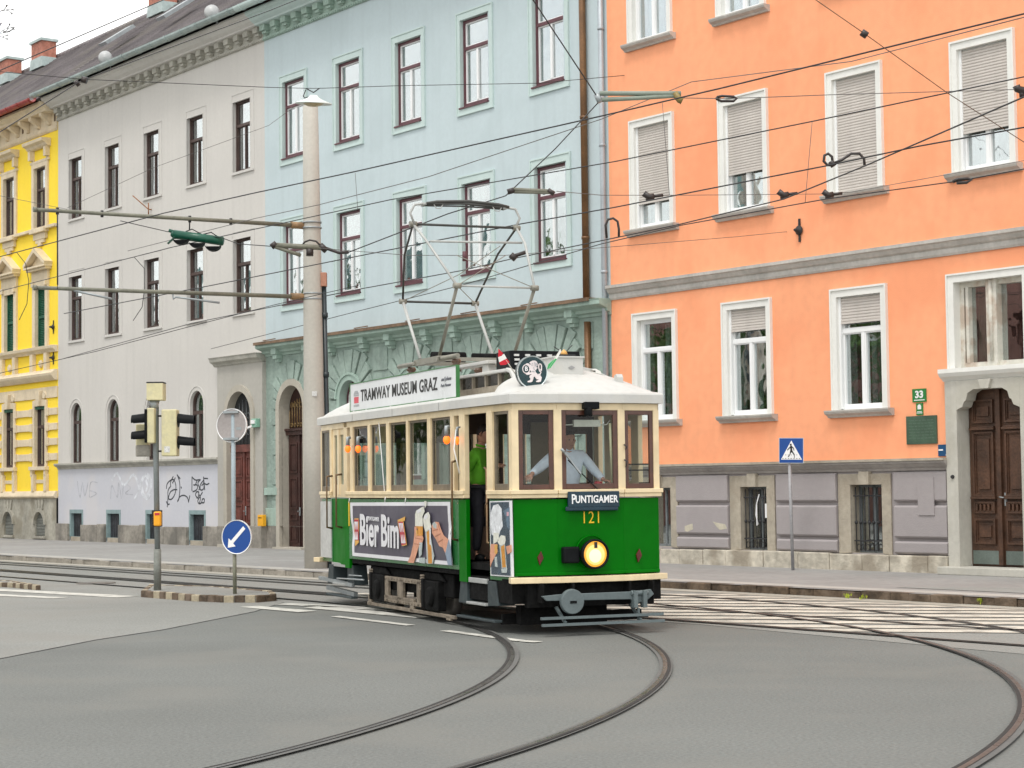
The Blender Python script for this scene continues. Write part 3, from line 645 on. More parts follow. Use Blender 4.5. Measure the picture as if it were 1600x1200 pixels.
# ---- roof over grey and blue
def roof(B, u0, u1, mg, ridge=19.05, ry=5.1, gz0=14.80):
    r = MB(); r.poly([(u0,-.72,gz0-.04),(u1,-.72,gz0-.04),(u1,ry,ridge),(u0,ry,ridge)]); r.poly([(u0,ry,ridge),(u1,ry,ridge),(u1,11,gz0),(u0,11,gz0)])
    r.poly([(u0,-.72,gz0-.04),(u0,ry,ridge),(u0,11,gz0)]); r.poly([(u1,-.72,gz0-.04),(u1,ry,ridge),(u1,11,gz0)])
    n = 34; sl = math.hypot(ry+.72, ridge-gz0)
    for k in range(n):   # courses of slates
        t0 = k/n; t1 = (k+1)/n; y0 = -.72+(ry+.72)*t0; z0 = gz0-.04+(ridge-gz0+.04)*t0; y1 = -.72+(ry+.72)*t1; z1 = gz0-.04+(ridge-gz0+.04)*t1
        nx, nz_ = -(ridge-gz0)/sl, (ry+.72)/sl
        r.add([(u0,y0+nx*.035,z0+nz_*.035),(u1,y0+nx*.035,z0+nz_*.035),(u1,y1+nx*.012,z1+nz_*.012),(u0,y1+nx*.012,z1+nz_*.012),(u0,y0+nx*.002,z0+nz_*.002),(u1,y0+nx*.002,z0+nz_*.002)], [(0,1,2,3),(0,4,5,1)])
    ro = B.P(r, 'roof', m_roofslate, fixn=False)
    rd = MB(); k = u0
    while k < u1: rd.lathe([(.13,k),(.11,k+.34)], (0, ry, ridge), 10, 'x'); k += .36
    B.P(rd, 'ridge_tiles', m_roofslate, ro)
    g = MB(); P = [(-.72-.13+.13*math.cos(t*math.pi/8), gz0+.02+.13*math.sin(t*math.pi/8)) for t in range(8, 17)]
    P += [(-.72-.13+.115*math.cos(t*math.pi/8), gz0+.02+.115*math.sin(t*math.pi/8)) for t in range(16, 7, -1)]
    g.prism(P, 'x', u0, u1); k = u0+.3
    while k < u1: g.prism([(-.72-.13+.145*math.cos(t*math.pi/8), gz0+.02+.145*math.sin(t*math.pi/8)) for t in range(8, 17)]+[(-.72-.13+.125*math.cos(t*math.pi/8), gz0+.02+.125*math.sin(t*math.pi/8)) for t in range(16, 7, -1)], 'x', k, k+.05); g.tube([(k,-.76,gz0+.02),(k,-.5,gz0+.2)], .012, 5); k += .95
    B.P(g, 'gutter', mg)
    return ro
def chimney(B, ro, u, w_, z0, z1, y=4.6, d=.6):
    cm = MB().box(u-w_/2, u+w_/2, y-d/2, y+d/2, z0, z1); c_ = B.P(cm, 'chimney', m_brick, ro)
    B.P(MB().box(u-w_/2-.07, u+w_/2+.07, y-d/2-.07, y+d/2+.07, z1, z1+.1), 'chimney_cap', m_zinc, c_)
    B.P(MB().prism([(u-w_/2-.1,z0-.1),(u+w_/2+.1,z0-.1),(u+w_/2+.03,z0+.3),(u-w_/2-.03,z0+.3)], 'y', y-d/2-.03, y+d/2), 'flashing', m_zinc, c_)
def dish(B, px, py, y=-.85, r=.21):
    u, z = FR.onY(px, py, y); m = MB()
    prof = [(.0, .09), (r*.4, .075), (r*.75, .04), (r, 0), (r*1.02, .004), (r*.75, .05), (r*.4, .09), (0, .105)]
    m.lathe([(a, -b+.0) for a, b in prof], (0,0,0), 24, 'y', cap=False)
    ang = R(58); m.v = [(u+v[0]*math.cos(ang)-v[1]*math.sin(ang), y+v[0]*math.sin(ang)+v[1]*math.cos(ang), z+v[2]) for v in m.v]
    d = B.P(m, 'satellite_dish', mat('dish_white', [.42,.43,.43], .4, .05, 3)); mm = MB(); mm.tube([(u,y+.06,z-.05),(u-.1,y+.25,z-.3)], .02, 6);  B.P(mm, 'dish_arm', m_galv, d)
ro = roof(B, U0-.1, U1, m_zinc)
for px0, px1, py0, zz in ((52,85,76,18.6), (234,275,-4,18.6)):
    u0_, z1_ = FR.onY(px0, py0, 4.6); u1_, _ = FR.onY(px1, py0, 4.6); chimney(B, ro, (u0_+u1_)/2, abs(u1_-u0_)*.5, zz, z1_)
dish(B, 331, 19); dish(B, 164.5, 90)
sk = MB()
for u in (-27.2, -23.0): sk.add([(u,.9,16.35),(u+.55,.9,16.35),(u+.55,1.9,17.05),(u,1.9,17.05),(u,.8,16.42),(u+.55,.8,16.42),(u+.55,1.8,17.12),(u,1.8,17.12)], [(0,3,2,1),(4,5,6,7),(0,1,5,4),(1,2,6,5),(2,3,7,6),(3,0,4,7)])
B.P(sk, 'roof_hatch', m_galv, ro)
bb = [x for x in bpy.data.objects if x.name == 'blue_house'][0]; B2 = Bd.__new__(Bd); B2.u = -7.5; B2.root = bb
roof(B2, -14.72, -.02, m_bluetrim)
# ================================================================== YELLOW HOUSE
B = Bd('yellow_house', -35, 'bright yellow house with cream stucco ornament and green shutters')
U0, U1 = -44.3, -28.56; cs = [-29.92-2.69*k for k in range(5)]; ops = []
for c in cs: ops += [(c-.55, c+.41, 10.61, 12.66, 0), (c-.41, c+.41, 6.57, 8.62, 0), (c-.49, c+.37, 2.56, 4.58, 0)]
bops = [(c-.42, c+.42, .24, 1.05, 1) for c in cs]
mb = MB(); holed_wall(mb, U0, U1, 1.55, 14.6, ops); B.P(mb, 'wall', m_yellow)
m_ygb = mat('yellow_base', [.36,.345,.29], .9, .22, 1.4, 10, .5, 24, stain=[.24,.215,.16], stain_amt=.7, stain_scale=1.)
mb = MB(); holed_wall(mb, U0, U1, 0, 1.55, bops, y=-.06); B.P(mb, 'base_wall', m_ygb)
wall_shell(B, U0, U1, 14.9, 11, m_yellow)
sr = MB()
for c in cs:
    # top floor: flat hood
    a, b, z0, z1 = c-.55, c+.41, 10.61, 12.66
    t = MB(); reveal(t, (a,b,z0,z1,0), .13); frame_rect(t, a-.2, b+.2, z0, z1+.2, .2, -.06, 0, tb=.001); t.box(a-.28, b+.28, -.07, 0, z1+.16, z1+.24)
    t.box(a-.2, a-.05, -.05, 0, z1+.24, z1+.62); t.box(b+.05, b+.2, -.05, 0, z1+.24, z1+.62); cornice(t, a-.36, b+.36, [(.1,z1+.62),(.16,z1+.66),(.2,z1+.72),(.32,z1+.78),(.34,z1+.88)])
    for s_ in (a-.26, b+.08): t.box(s_, s_+.18, -.16, 0, z1+.3, z1+.62)
    wn = B.P(t, 'window', m_cream, bevel=.006); three_light(B, wn, a+.01, b-.01, z0+.01, z1, .11, m_brown, m_brown, tf=.05, sash=.018, split=.62, mull=.05, bottom=.07)
    curtain(B, wn, a+.06, b-.06, z0+.05, z1-.6, .36, m_curt)
    # middle floor: pediment and green shutters
    a = c-.41; z0, z1 = 6.57, 8.62; t = MB(); reveal(t, (a,b,z0,z1,0), .13); frame_rect(t, a-.24, b+.24, z0, z1+.18, .24, -.07, 0, tb=.001)
    t.box(a-.26, b+.26, -.08, 0, z1+.18, z1+.52); t.box(a-.4, b+.4, -.22, 0, z1+.52, z1+.6); t.box(a-.46, b+.46, -.3, 0, z1+.6, z1+.66)
    zp = z1+.66; L_ = (a-.46); R_ = (b+.46); ap = zp+.62
    t.prism([(L_,zp),(c,ap-.16),(c,ap),(L_-.04,zp+.1)], 'y', -.3, 0); t.prism([(R_,zp),(c,ap-.16),(c,ap),(R_+.04,zp+.1)], 'y', -.3, 0); t.prism([(L_+.1,zp),(R_-.1,zp),(c,ap-.18)], 'y', -.08, 0)
    for s_ in (a-.2, b+.02): t.box(s_, s_+.18, -.14, 0, z1+.0, z1+.18)
    wn = B.P(t, 'window', m_cream, bevel=.006)
    sh = MB()
    for k in range(34): zz = z0+.03+k*.0595; sh.add([(a+.02,.1,zz),(b-.02,.1,zz),(b-.02,.07,zz+.02),(a+.02,.07,zz+.02),(b-.02,.1,zz+.06),(a+.02,.1,zz+.06)], [(0,1,2,3),(3,2,4,5)])
    sh.box(a, b, .11, .13, z0, z1); sh.box(a, b, .05, .1, z0+.98, z0+1.06); sh.box(a, a+.05, .05, .12, z0, z1); sh.box(b-.05, b, .05, .12, z0, z1)
    B.P(sh, 'shutter', mat('green_shutter', [.012,.10,.055], .55, .2, 3, streak=.3), wn)
    # lower floor: block rusticated jambs
    a, b, z0, z1 = c-.49, c+.37, 2.56, 4.58; t = MB(); reveal(t, (a,b,z0,z1,0), .13); t.box(a-.15, a, -.06, 0, z0, z1+.2); t.box(b, b+.15, -.06, 0, z0, z1+.2); t.box(a, b, -.06, 0, z1, z1+.22)
    t.prism([(c-.1,z1),(c+.1,z1),(c+.17,z1+.5),(c-.17,z1+.5)], 'y', -.16, 0); t.box(a-.25, b+.25, -.16, 0, z0-.12, z0)
    for s_ in (a-.2, b+.06): t.box(s_, s_+.14, -.12, 0, z0-.34, z0-.12)
    wn = B.P(t, 'window', m_cream, bevel=.006); three_light(B, wn, a+.01, b-.01, z0+.01, z1, .11, m_brown, m_brown, tf=.045, sash=.015, split=.64, mull=.05, bottom=.06)
    B.P(MB().box(a-.03, b+.03, -.02, .02, z1-.1, z1+.02), 'blind_box', mat('green_shutter', ''), wn); curtain(B, wn, a+.06, b-.06, z0+.05, z1-.2, .36, m_curt)
    for k in range(4):
        zz = z0+.18+k*.5; sr.box(a-.33, a-.15, -.09, 0, zz, zz+.27); sr.box(b+.15, b+.33, -.09, 0, zz, zz+.27)
        sr.box(b+.33, b+.33+1.29, -.05, 0, zz+.02, zz+.25) if c != cs[0] else sr.box(b+.33, U1-.02, -.05, 0, zz+.02, zz+.25)
    sr.box(c-1.34, c+1.34, -.04, 0, z1+.25, z1+.62)
    for s_ in (-.34, .34): sr.lathe([(.05,-.06),(.13,-.08),(.13,0)], (c+s_, 0, z1+.36), 10, 'y')
    # ornament below sills
    sr.box(c-.62, c+.62, -.2, 0, 10.42, 10.56); sr.box(c-.5, c+.5, -.1, 0, 10.2, 10.42); sr.box(c-.35, c+.35, -.08, 0, 10.08, 10.2); sr.box(c-.12, c+.12, -.1, 0, 9.98, 10.08)
    sr.box(c-.7, c-.46, -.14, 0, 5.72, 6.34); sr.box(c+.46, c+.7, -.14, 0, 5.72, 6.34); sr.lathe([(.09,-.08),(.14,-.03),(.14,0)], (c,0,6.0), 10, 'y')
    sr.box(c-.62, c-.42, -.12, 0, 1.72, 2.3); sr.box(c+.42, c+.62, -.12, 0, 1.72, 2.3)
    sr.box(c-.42,c+.42,-.03,0,2.0,2.12)
sr.box(U0, U1-.02, -.14, 0, 10.5, 10.6)
cornice(sr, U0, U1-.02, [(.08,6.34),(.12,6.4),(.2,6.46),(.22,6.56)]); cornice(sr, U0, U1-.02, [(.1,5.4),(.16,5.46),(.24,5.56),(.26,5.64),(.16,5.7),(.14,5.76)]); cornice(sr, U0, U1-.02, [(.1,1.5),(.16,1.56),(.14,1.62),(.08,1.74)])
B.P(sr, 'stucco_ornament', m_cream, bevel=.008)
en = MB(); en.box(U0, U1-.02, -.06, 0, 13.86, 14.33); k = U1-.62
while k > U0:
    en.prism([(-.06,13.94),(-.14,13.96),(-.2,14.06),(-.42,14.22),(-.42,14.32),(-.06,14.32)], 'x', k, k+.2); k -= .9
cornice(en, U0, U1-.02, [(.44,14.32),(.46,14.38),(.54,14.44),(.6,14.52),(.64,14.53),(.64,14.62)]); cornice(en, U0, U1-.02, [(.02,13.72),(.07,13.78),(.09,13.86)], 0)
B.P(en, 'entablature', m_cream, bevel=.008)
ho = MB(); k = U1-.62+.44
while k > U0: ho.box(k-.02, k+.12, -.065, -.055, 14.02, 14.26); k -= .9*1.5
B.P(ho, 'attic_hole', mat('hole', [.12,.08,.05], .9, .2))
roof(B, U0, U1-.1, mat('red_gutter', [.30,.035,.03], .5, .2, 3), ridge=19.0, gz0=14.68)
ro = [x for x in bpy.data.objects if x.parent == B.root and x.name.startswith('roof')][0]
u0_, z1_ = FR.onY(2, 103, 4.6); u1_, _ = FR.onY(30, 103, 4.6); chimney(B, ro, (u0_+u1_)/2, abs(u1_-u0_)*.5, 18.6, z1_)
for o in bops:
    t = MB(); reveal(t, o, .25, y=-.06); w_ = .42; uc = (o[0]+o[1])/2; p, q = arch_pts(uc, w_, o[3]-w_, 12), arch_pts(uc, w_+.12, o[3]-w_, 12)
    for i in range(12): t.prism([p[i],p[i+1],q[i+1],q[i]], 'y', -.12, -.06)
    for k in (-1,0,1): t.prism([(uc+k*.2-.07,1.12),(uc+k*.2+.07,1.12),(uc+k*.28+.09,1.45),(uc+k*.28-.09,1.45)], 'y', -.1, -.06)
    t.box(o[0]-.1, o[1]+.1, -.12, -.06, .16, .24); wn = B.P(t, 'cellar_window', m_ygb)
    g = MB()
    for k in range(16): g.box(o[0], o[1], .0+.0, .03, .26+k*.05, .295+k*.05)
    g.box(o[0], o[1], -.01, .04, .5, .54); g.box(o[0], o[1], -.01, .04, .76, .80); B.P(g, 'louvre', mat('louvre', [.2,.21,.19], .6, .15, 4), wn)
def anchor(B, px, py):
    u, z = FR.onY(px, py, 0); m = MB().lathe([(.09,-.02),(.09,-.04),(.045,-.06),(.035,-.12),(.015,-.16)], (u,0,z), 14, 'y'); m.box(u-.022,u+.022,-.025,-.001,z-.22,z+.22); B.P(m, 'wall_anchor', m_iron)
    return FR.W(u, -.2, z)
anchor(B, 84, 511); anchor(B, 84, 559)
# ================================================================== ORANGE HOUSE
B = Bd('orange_house', 6, 'orange house with white window frames and roller shutters')
U0, U1 = -.02, 20; cs = [1.39, 4.10, 7.02, 9.97, 12.8, 15.6]; ops = []
for c in cs: ops += [(c-.54, c+.54, 7.0, 9.13, 0), (c-.54, c+.54, 10.9, 13.05, 0)]
lc = [1.39, 4.10, 7.02, 12.8, 15.6]
for c in lc: ops.append((c-.54, c+.54, 3.03, 5.1, 0))
ops.append((9.24, 10.70, 3.64, 5.12, 0)); 
mb = MB(); holed_wall(mb, U0, U1, 2.1, 15, ops+[(9.05, 10.85, 2.1, 3.5, 0)]); B.P(mb, 'wall', m_orange)
bops = [(1.0,1.8,.45,1.64,0),(3.84,4.56,.43,1.64,0),(6.72,7.48,.43,1.66,0),(12.4,13.15,.43,1.66,0),(15.2,15.9,.43,1.66,0)]
mb = MB(); holed_wall(mb, U0, 9.05, 0, 2.1, bops[:3]); B.P(mb, 'base_wall', m_lilac); mb = MB(); holed_wall(mb, 10.85, U1, 0, 2.1, bops[3:]); B.P(mb, 'base_wall', m_lilac)
wall_shell(B, U0, U1, 15, 11, m_orange)
def shutter(B, par, a, b, z0, z1, y):
    m = MB(); n = round((z1-z0)/.052); h = (z1-z0)/n
    for k in range(n):
        z = z0+k*h; m.add([(a,y+.012,z),(b,y+.012,z),(b,y-.002,z+h*.25),(a,y-.002,z+h*.25),(b,y-.002,z+h*.75),(a,y-.002,z+h*.75),(b,y+.012,z+h*.97),(a,y+.012,z+h*.97)], [(0,1,2,3),(3,2,4,5),(5,4,6,7)])
    m.box(a, b, y-.012, y+.015, z0-.04, z0); m.box(a, b, y+.013, y+.02, z0, z1); return B.P(m, 'roller_shutter', m_shut, par)
def owin(c, z0, z1, drop, wide=.54, kind=1):
    a, b = c-wide, c+wide; t = MB(); reveal(t, (a,b,z0,z1,0), .16)
    tb = .001; frame_rect(t, a-.125, b+.125, z0-.02, z1+.13, .125, -.045, 0, tb=tb, tt=.13); frame_rect(t, a-.145, b+.145, z0-.02, z1+.155, .035, -.07, 0, tb=tb)
    wn = B.P(t, 'window', m_wtrim)
    B.P((lambda m: (cornice(m, a-.24, b+.24, [(.06,z0-.14),(.08,z0-.11),(.15,z0-.07),(.17,z0-.03),(.17,z0-.005)]), m)[1])(MB()), 'sill', m_sill, wn)
    y = .13; f = MB(); frame_rect(f, a, b, z0, z1, .055, y-.06, y+.03, tb=.08); h = z1-z0; zt = z0+h*.68
    f.box(a+.055, b-.055, y-.06, y+.03, zt, zt+.07); f.box(c-.035, c+.035, y-.055, y+.03, z0+.08, zt)
    for x0, x1, y0, y1 in ((a+.055, c-.035, z0+.08, zt), (c+.035, b-.055, z0+.08, zt), (a+.055, b-.055, zt+.07, z1-.055)): frame_rect(f, x0, x1, y0, y1, .024, y-.04, y+.02)
    fo = B.P(f, 'window_frame', m_wframe, wn); B.P(MB().box(a+.06, b-.06, y+.004, y+.01, z0+.05, z1-.05), 'pane', m_glass, wn, fixn=False)
    if drop > 0: shutter(B, wn, a+.05, b-.04, z1-h*drop, z1-.02, .04); B.P(MB().box(a, a+.05, .02, .065, z0+.02, z1).box(b-.04, b, .02, .065, z0+.02, z1), 'shutter_rail', m_wframe, wn)
    if kind == 1:
        curtain(B, wn, a+.06, a+.26, z0+.1, z1-.1, .21, m_curt); curtain(B, wn, c+.1, c+.2, z0+.1, z1-.1, .2, m_wframe); curtain(B, wn, b-.3, b-.16, z0+.1, z1-.1, .21, m_curt)
    elif kind == 2:
        curtain(B, wn, a+.08, c-.05, z0+.1, z1-.1, .42, m_curt); curtain(B, wn, c+.1, b-.1, z0+.1, z1-.1, .44, mat('curtain_tan', [.36,.3,.2], .9, .2, 6, streak=.5))
for c, d, kd in zip(cs, (.74, .63, .985, .67, .3, 0), (2, 1, 0, 2, 1, 1)): owin(c, 7.0, 9.13, d, kind=kd)
for c in cs: owin(c, 10.9, 13.05, 0, kind=1 if c > 2 else 2)
for c, d in zip(lc, (.0, .19, .22, 0, 0)): owin(c, 3.03, 5.1, d, kind=1)
# wide window over the door
a, b, z0, z1 = 9.24, 10.70, 3.64, 5.12; t = MB(); reveal(t, (a,b,z0,z1,0), .22); frame_rect(t, a-.13, b+.13, z0, z1+.13, .13, -.05, 0, tb=.001); frame_rect(t, a-.15, b+.15, z0, z1+.15, .03, -.075, 0, tb=.001)
wn = B.P(t, 'window', m_wtrim); m_oldw = mat('old_white_frame', [.62,.60,.53], .7, .1, 4, 20, streak=.3, stain=[.4,.28,.2], stain_amt=.6, stain_scale=3.5)
f = MB(); frame_rect(f, a, b, z0, z1, .09, .12, .22); c = 9.96; f.box(c-.11, c+.11, .06, .22, z0, z1); f.tube([(c,.05,z0+.1),(c,.05,z1-.02)], .035, 10); f.box(a+.14, a+.2, .1, .2, z0+.09, z1-.09); B.P(f, 'window_frame', m_oldw, wn)
B.P(MB().box(a+.06, b-.06, .2, .205, z0+.05, z1-.05), 'pane', m_glass, wn, fixn=False); curtain(B, wn, a+.15, a+.4, z0+.1, z1-.1, .4, m_curt)
t = MB(); cornice(t, 8.98, 10.92, [(.06,3.42),(.1,3.46),(.16,3.5),(.2,3.56),(.2,3.63)]); B.P(t, 'sill', m_wtrim, wn)
# string course and base moulding
t = MB(); cornice(t, U0-.0, U1, [(.03,5.6),(.05,5.64),(.05,5.72),(.09,5.75),(.13,5.82),(.16,5.84),(.16,5.9)]); B.P(t, 'string_course', m_sill)
for a, b in ((U0, 9.05), (10.85, U1)):
    t = MB(); cornice(t, a, b, [(.04,1.9),(.06,1.94),(.1,1.97),(.15,2.02),(.17,2.03),(.17,2.07)]); B.P(t, 'base_moulding', mat('base_moulding', [.33,.305,.285], .85, .12, 1.5, 12, .3, 40, streak=.3)); t = MB().box(a, b, -.2, 0, 2.07, 2.115); B.P(t, 'base_ledge', m_tan)
sp = [(U0, .85), (2.02, 3.52), (4.86, 6.4), (7.8, 9.0), (10.9,12.1), (13.5, 14.9)]
for a, b in sp:
    ru = MB()
    for z0, z1 in ((1.36, 1.88), (.72, 1.29), (.44, .66)): ru.prism([(0,z0),(-.05,z0),(-.05,z0+.0),(-.08,z0+.03),(-.08,z1-.03),(-.05,z1),(0,z1)], 'x', a, b)
    B.P(ru, 'rusticated_panel', m_lilac, bevel=.008)
B.P(MB().box(8.38,8.74,-.10,-.08,1.12,1.78), 'meter_cover', m_lilac)
for o in bops:
    ws = MB(); a, b, z0, z1 = o[:4]; ws.prism([(a-.3,z0-.02),(a,z0),(a,z1),(a-.3,z1+.02)], 'y', -.035, 0); ws.prism([(b,z0),(b+.22,z0-.02),(b+.22,z1+.02),(b,z1)], 'y', -.035, 0); ws.box(a-.3, b+.22, -.035, 0, z1, 1.86); ws.box((a+b)/2-.11, (a+b)/2+.13, -.1, 0, z1-.0, 1.9); B.P(ws, 'window_stone', m_tan, bevel=.008)
for i, o in enumerate(bops):
    a, b, z0, z1 = o[:4]; t = MB(); reveal(t, o, .25); wn = B.P(t, 'cellar_window', m_tan)
    f = MB(); frame_rect(f, a+.0, b, z0, z1, .05, .2, .24); f.box((a+b)/2-.02, (a+b)/2+.02, .2, .24, z0, z1); B.P(f, 'window_frame', mat('old_grey_frame', [.17,.19,.2], .6, .2, 4), wn); B.P(MB().box(a, b, .22, .225, z0, z1), 'pane', m_glass, wn, fixn=False)
    if i == 0: continue
    g = MB(); n = 7
    for k in range(n): x = a+.06+(b-a-.12)*k/(n-1); g.tube([(x,.05,z0+.03),(x,.05,z1-.04)], .011, 6); g.lathe([(.022,-.03),(.03,0),(.022,.03)], (x,.05,z0+.55), 8)
    for z in (z0+.22, z1-.2): g.box(a+.02, b-.02, .035, .065, z-.012, z+.012)
    for k in range(n-1):
        x = a+.06+(b-a-.12)*(k+.5)/(n-1); g.tube([(x+.045*math.cos(t/7*6.28), .05, z0+.1+.06*math.sin(t/7*6.28)) for t in range(7)], .007, 5, closed=True)
    B.P(g, 'grille', m_iron, wn)
t = MB(); t.box(4.22,4.24,.02,.03,.9,1.3) ; t.tube([(4.3,.03,1.5),(4.22,.03,1.3),(4.2,.03,1.1),(4.26,.03,.92)], .012, 5); t.box(4.46,4.52,.02,.03,1.05,1.32); B.P(t, 'hanging_plastic', m_wframe)
st = MB(); k = U0
while k < U1:
    n_ = min(k+random.uniform(.5,1.15), U1)
    if k < 9.05 < n_: n_ = 9.02
    if 9.0 < k < 10.8: k = 10.88; continue
    st.box(k+.007, n_-.007, -.12-random.uniform(0,.03), 0, 0, .42+random.uniform(-.02,.02)); k = n_
B.P(st, 'socle_stones', m_socle, bevel=.02)
# portal
m_pst = mat('portal_stone', [.50,.485,.43], .85, .09, 1.3, 10, .25, 40, streak=.25, stain=[.42,.40,.33], stain_amt=.5, stain_scale=1.2)
t = MB(); DX0, DX1 = 9.28, 10.62; PY = -.09
t.box(9.03, DX0, PY, 0, .1, 3.42); t.box(DX1, 10.87, PY, 0, .1, 3.42)
head_ = [(DX0,2.92),(DX0+.13,2.97),(DX0+.17,3.06),(DX0+.21,3.08),(DX0+.25,3.2),(DX0+.37,3.26),(DX1-.37,3.26),(DX1-.25,3.2),(DX1-.21,3.08),(DX1-.17,3.06),(DX1-.13,2.97),(DX1,2.92),(DX1,3.42),(DX0,3.42)]
t.prism(head_, 'y', PY, .0); t.prism([(9.85,3.26),(10.02,3.26),(10.07,3.42),(9.8,3.42)], 'y', PY-.06, PY)
t.prism(head_[:-2]+[(DX1,3.45),(DX0,3.45)], 'y', .0, .16)
for a, b in ((DX0-.03,DX0),(DX1,DX1+.03)): t.box(a, b, .0, .3, .25, 3.45)
t.box(9.03,10.87,-.0,.01,3.41,3.5)
dr = B.P(t, 'doorway', m_pst, bevel=.006)
d_ = MB(); rows = [(.12,.27),(.30,.37),(.40,.78),(.83,.97)]; yd = .22; dc = (DX0+DX1)/2
for a, b in ((DX0+.01, dc-.03), (dc+.03, DX1-.01)):
    d_.box(a, b, yd, yd+.06, .28, 3.4)
    for f0, f1 in rows:
        za, zb = .28+2.9*f0, .28+2.9*f1; frame_rect(d_, a+.09, b-.09, za, zb, .035, yd-.045, yd); frame_rect(d_, a+.125, b-.125, za+.035, zb-.035, .02, yd-.022, yd)
        if zb-za > .3: d_.box(a+.19, b-.19, yd-.03, yd, za+.12, zb-.12)
    for z in (.28+2.9*.79, .28+2.9*.385): d_.box(a+.05, b-.05, yd-.08, yd, z, z+.035); d_.box(a+.07, b-.07, yd-.06, yd, z+.035, z+.06)
    for k in range(5): d_.box(a+.13+k*.085, a+.17+k*.085, yd-.045, yd, .28+2.9*.315, .28+2.9*.355)
d_.box(dc-.045,dc+.045,yd-.06,yd,.28,3.4); d_.box(DX0,DX1,yd+.02,yd+.08,.25,3.4)
do = B.P(d_, 'door', m_door, dr, bevel=.004)
B.P(MB().box(DX0+.04,dc-.07,yd-.012,yd-.002,.29,.52), 'kick_plate', mat('kick_plate', [.17,.21,.19], .4, .15, 3, metal=.4), do); B.P(MB().box(dc+.07,DX1-.04,yd-.012,yd-.002,.29,.52), 'kick_plate', mat('kick_plate', [.17,.21,.19]), do)
B.P(MB().box(dc+.08,dc+.12,yd-.03,yd,1.28,1.5).tube([(dc+.1,yd-.03,1.42),(dc+.1,yd-.09,1.42),(dc+.03,yd-.1,1.43)], .012, 8), 'handle', m_galv, do)
B.P(MB().box(9.0,10.92,-.36,.2,.12,.25), 'doorstep', m_pst, dr, bevel=.012)
B.P(MB().lathe([(.03,PY-.03),(.035,PY-.01),(.035,PY)], (9.17,0,1.78), 12, 'y'), 'bell_button', m_iron, dr)
# plates beside the door
m_pg = mat('sign_green', '#2c7a3d', .35, .05, 6); m_wp = mat('sign_white', [.8,.8,.8], .5, .02, 6); m_pb = mat('sign_blue', '#174a72', .35, .05, 6)
p = B.P(MB().box(8.24,8.55,-.02,0,3.1,3.33), 'house_number_plate', m_pg); B.T('number', '33', .17, m_wp, 8.40, -.022, 3.225, parent=p, bold=.006, sx=1.15); B.P(MB().box(8.28,8.52,-.023,-.02,3.125,3.14), 'caption_line', m_wp, p)
p = B.P(MB().box(8.32,8.47,-.018,0,2.87,3.08), 'notice_plate', m_pg); B.P(MB().prism([(8.355,2.97),(8.435,2.97),(8.435,3.03),(8.41,3.055),(8.38,3.055),(8.355,3.03)], 'y', -.021, -.018).box(8.34,8.45,-.021,-.018,2.925,2.935).box(8.33,8.46,-.021,-.018,2.9,2.912), 'emblem', m_wp, p)
p = B.P(MB().box(8.09,8.78,-.03,0,2.36,2.855), 'memorial_plaque', mat('plaque_green', [.055,.10,.065], .4, .2, 3, 20), bevel=.004)
ln = MB()
for k in range(7):
    z = 2.77-k*.052; x = 8.15
    while x < 8.7: wdt = random.uniform(.03,.09); ln.box(x, min(x+wdt, 8.72), -.0325, -.03, z, z+.014); x += wdt+.02
B.P(ln, 'engraved_lines', mat('plaque_line', [.09,.14,.10], .5, .1), p)
p = B.P(MB().box(8.8,9.02,-.025,0,2.14,2.34), 'blue_plate', m_pb); B.P(MB().box(8.81,8.91,-.028,-.025,2.235,2.26).box(8.965,9.0,-.028,-.025,2.155,2.165), 'caption_line', m_wp, p)
anc = anchor(B, 1250, 360)
ptch = MB()
for px in (((1070,822),(1082,818),(1083,827),(1074,831),(1070,829)), ((1114,815),(1121,817),(1133,819),(1136,826),(1125,828),(1120,823))):
    ptch.prism([FR.onY(x, y, -.08) for x, y in px], 'y', -.0835, -.08)
B.P(ptch, 'peeled_patch', mat('bare_plaster', [.52,.48,.38], .9, .1, 8))
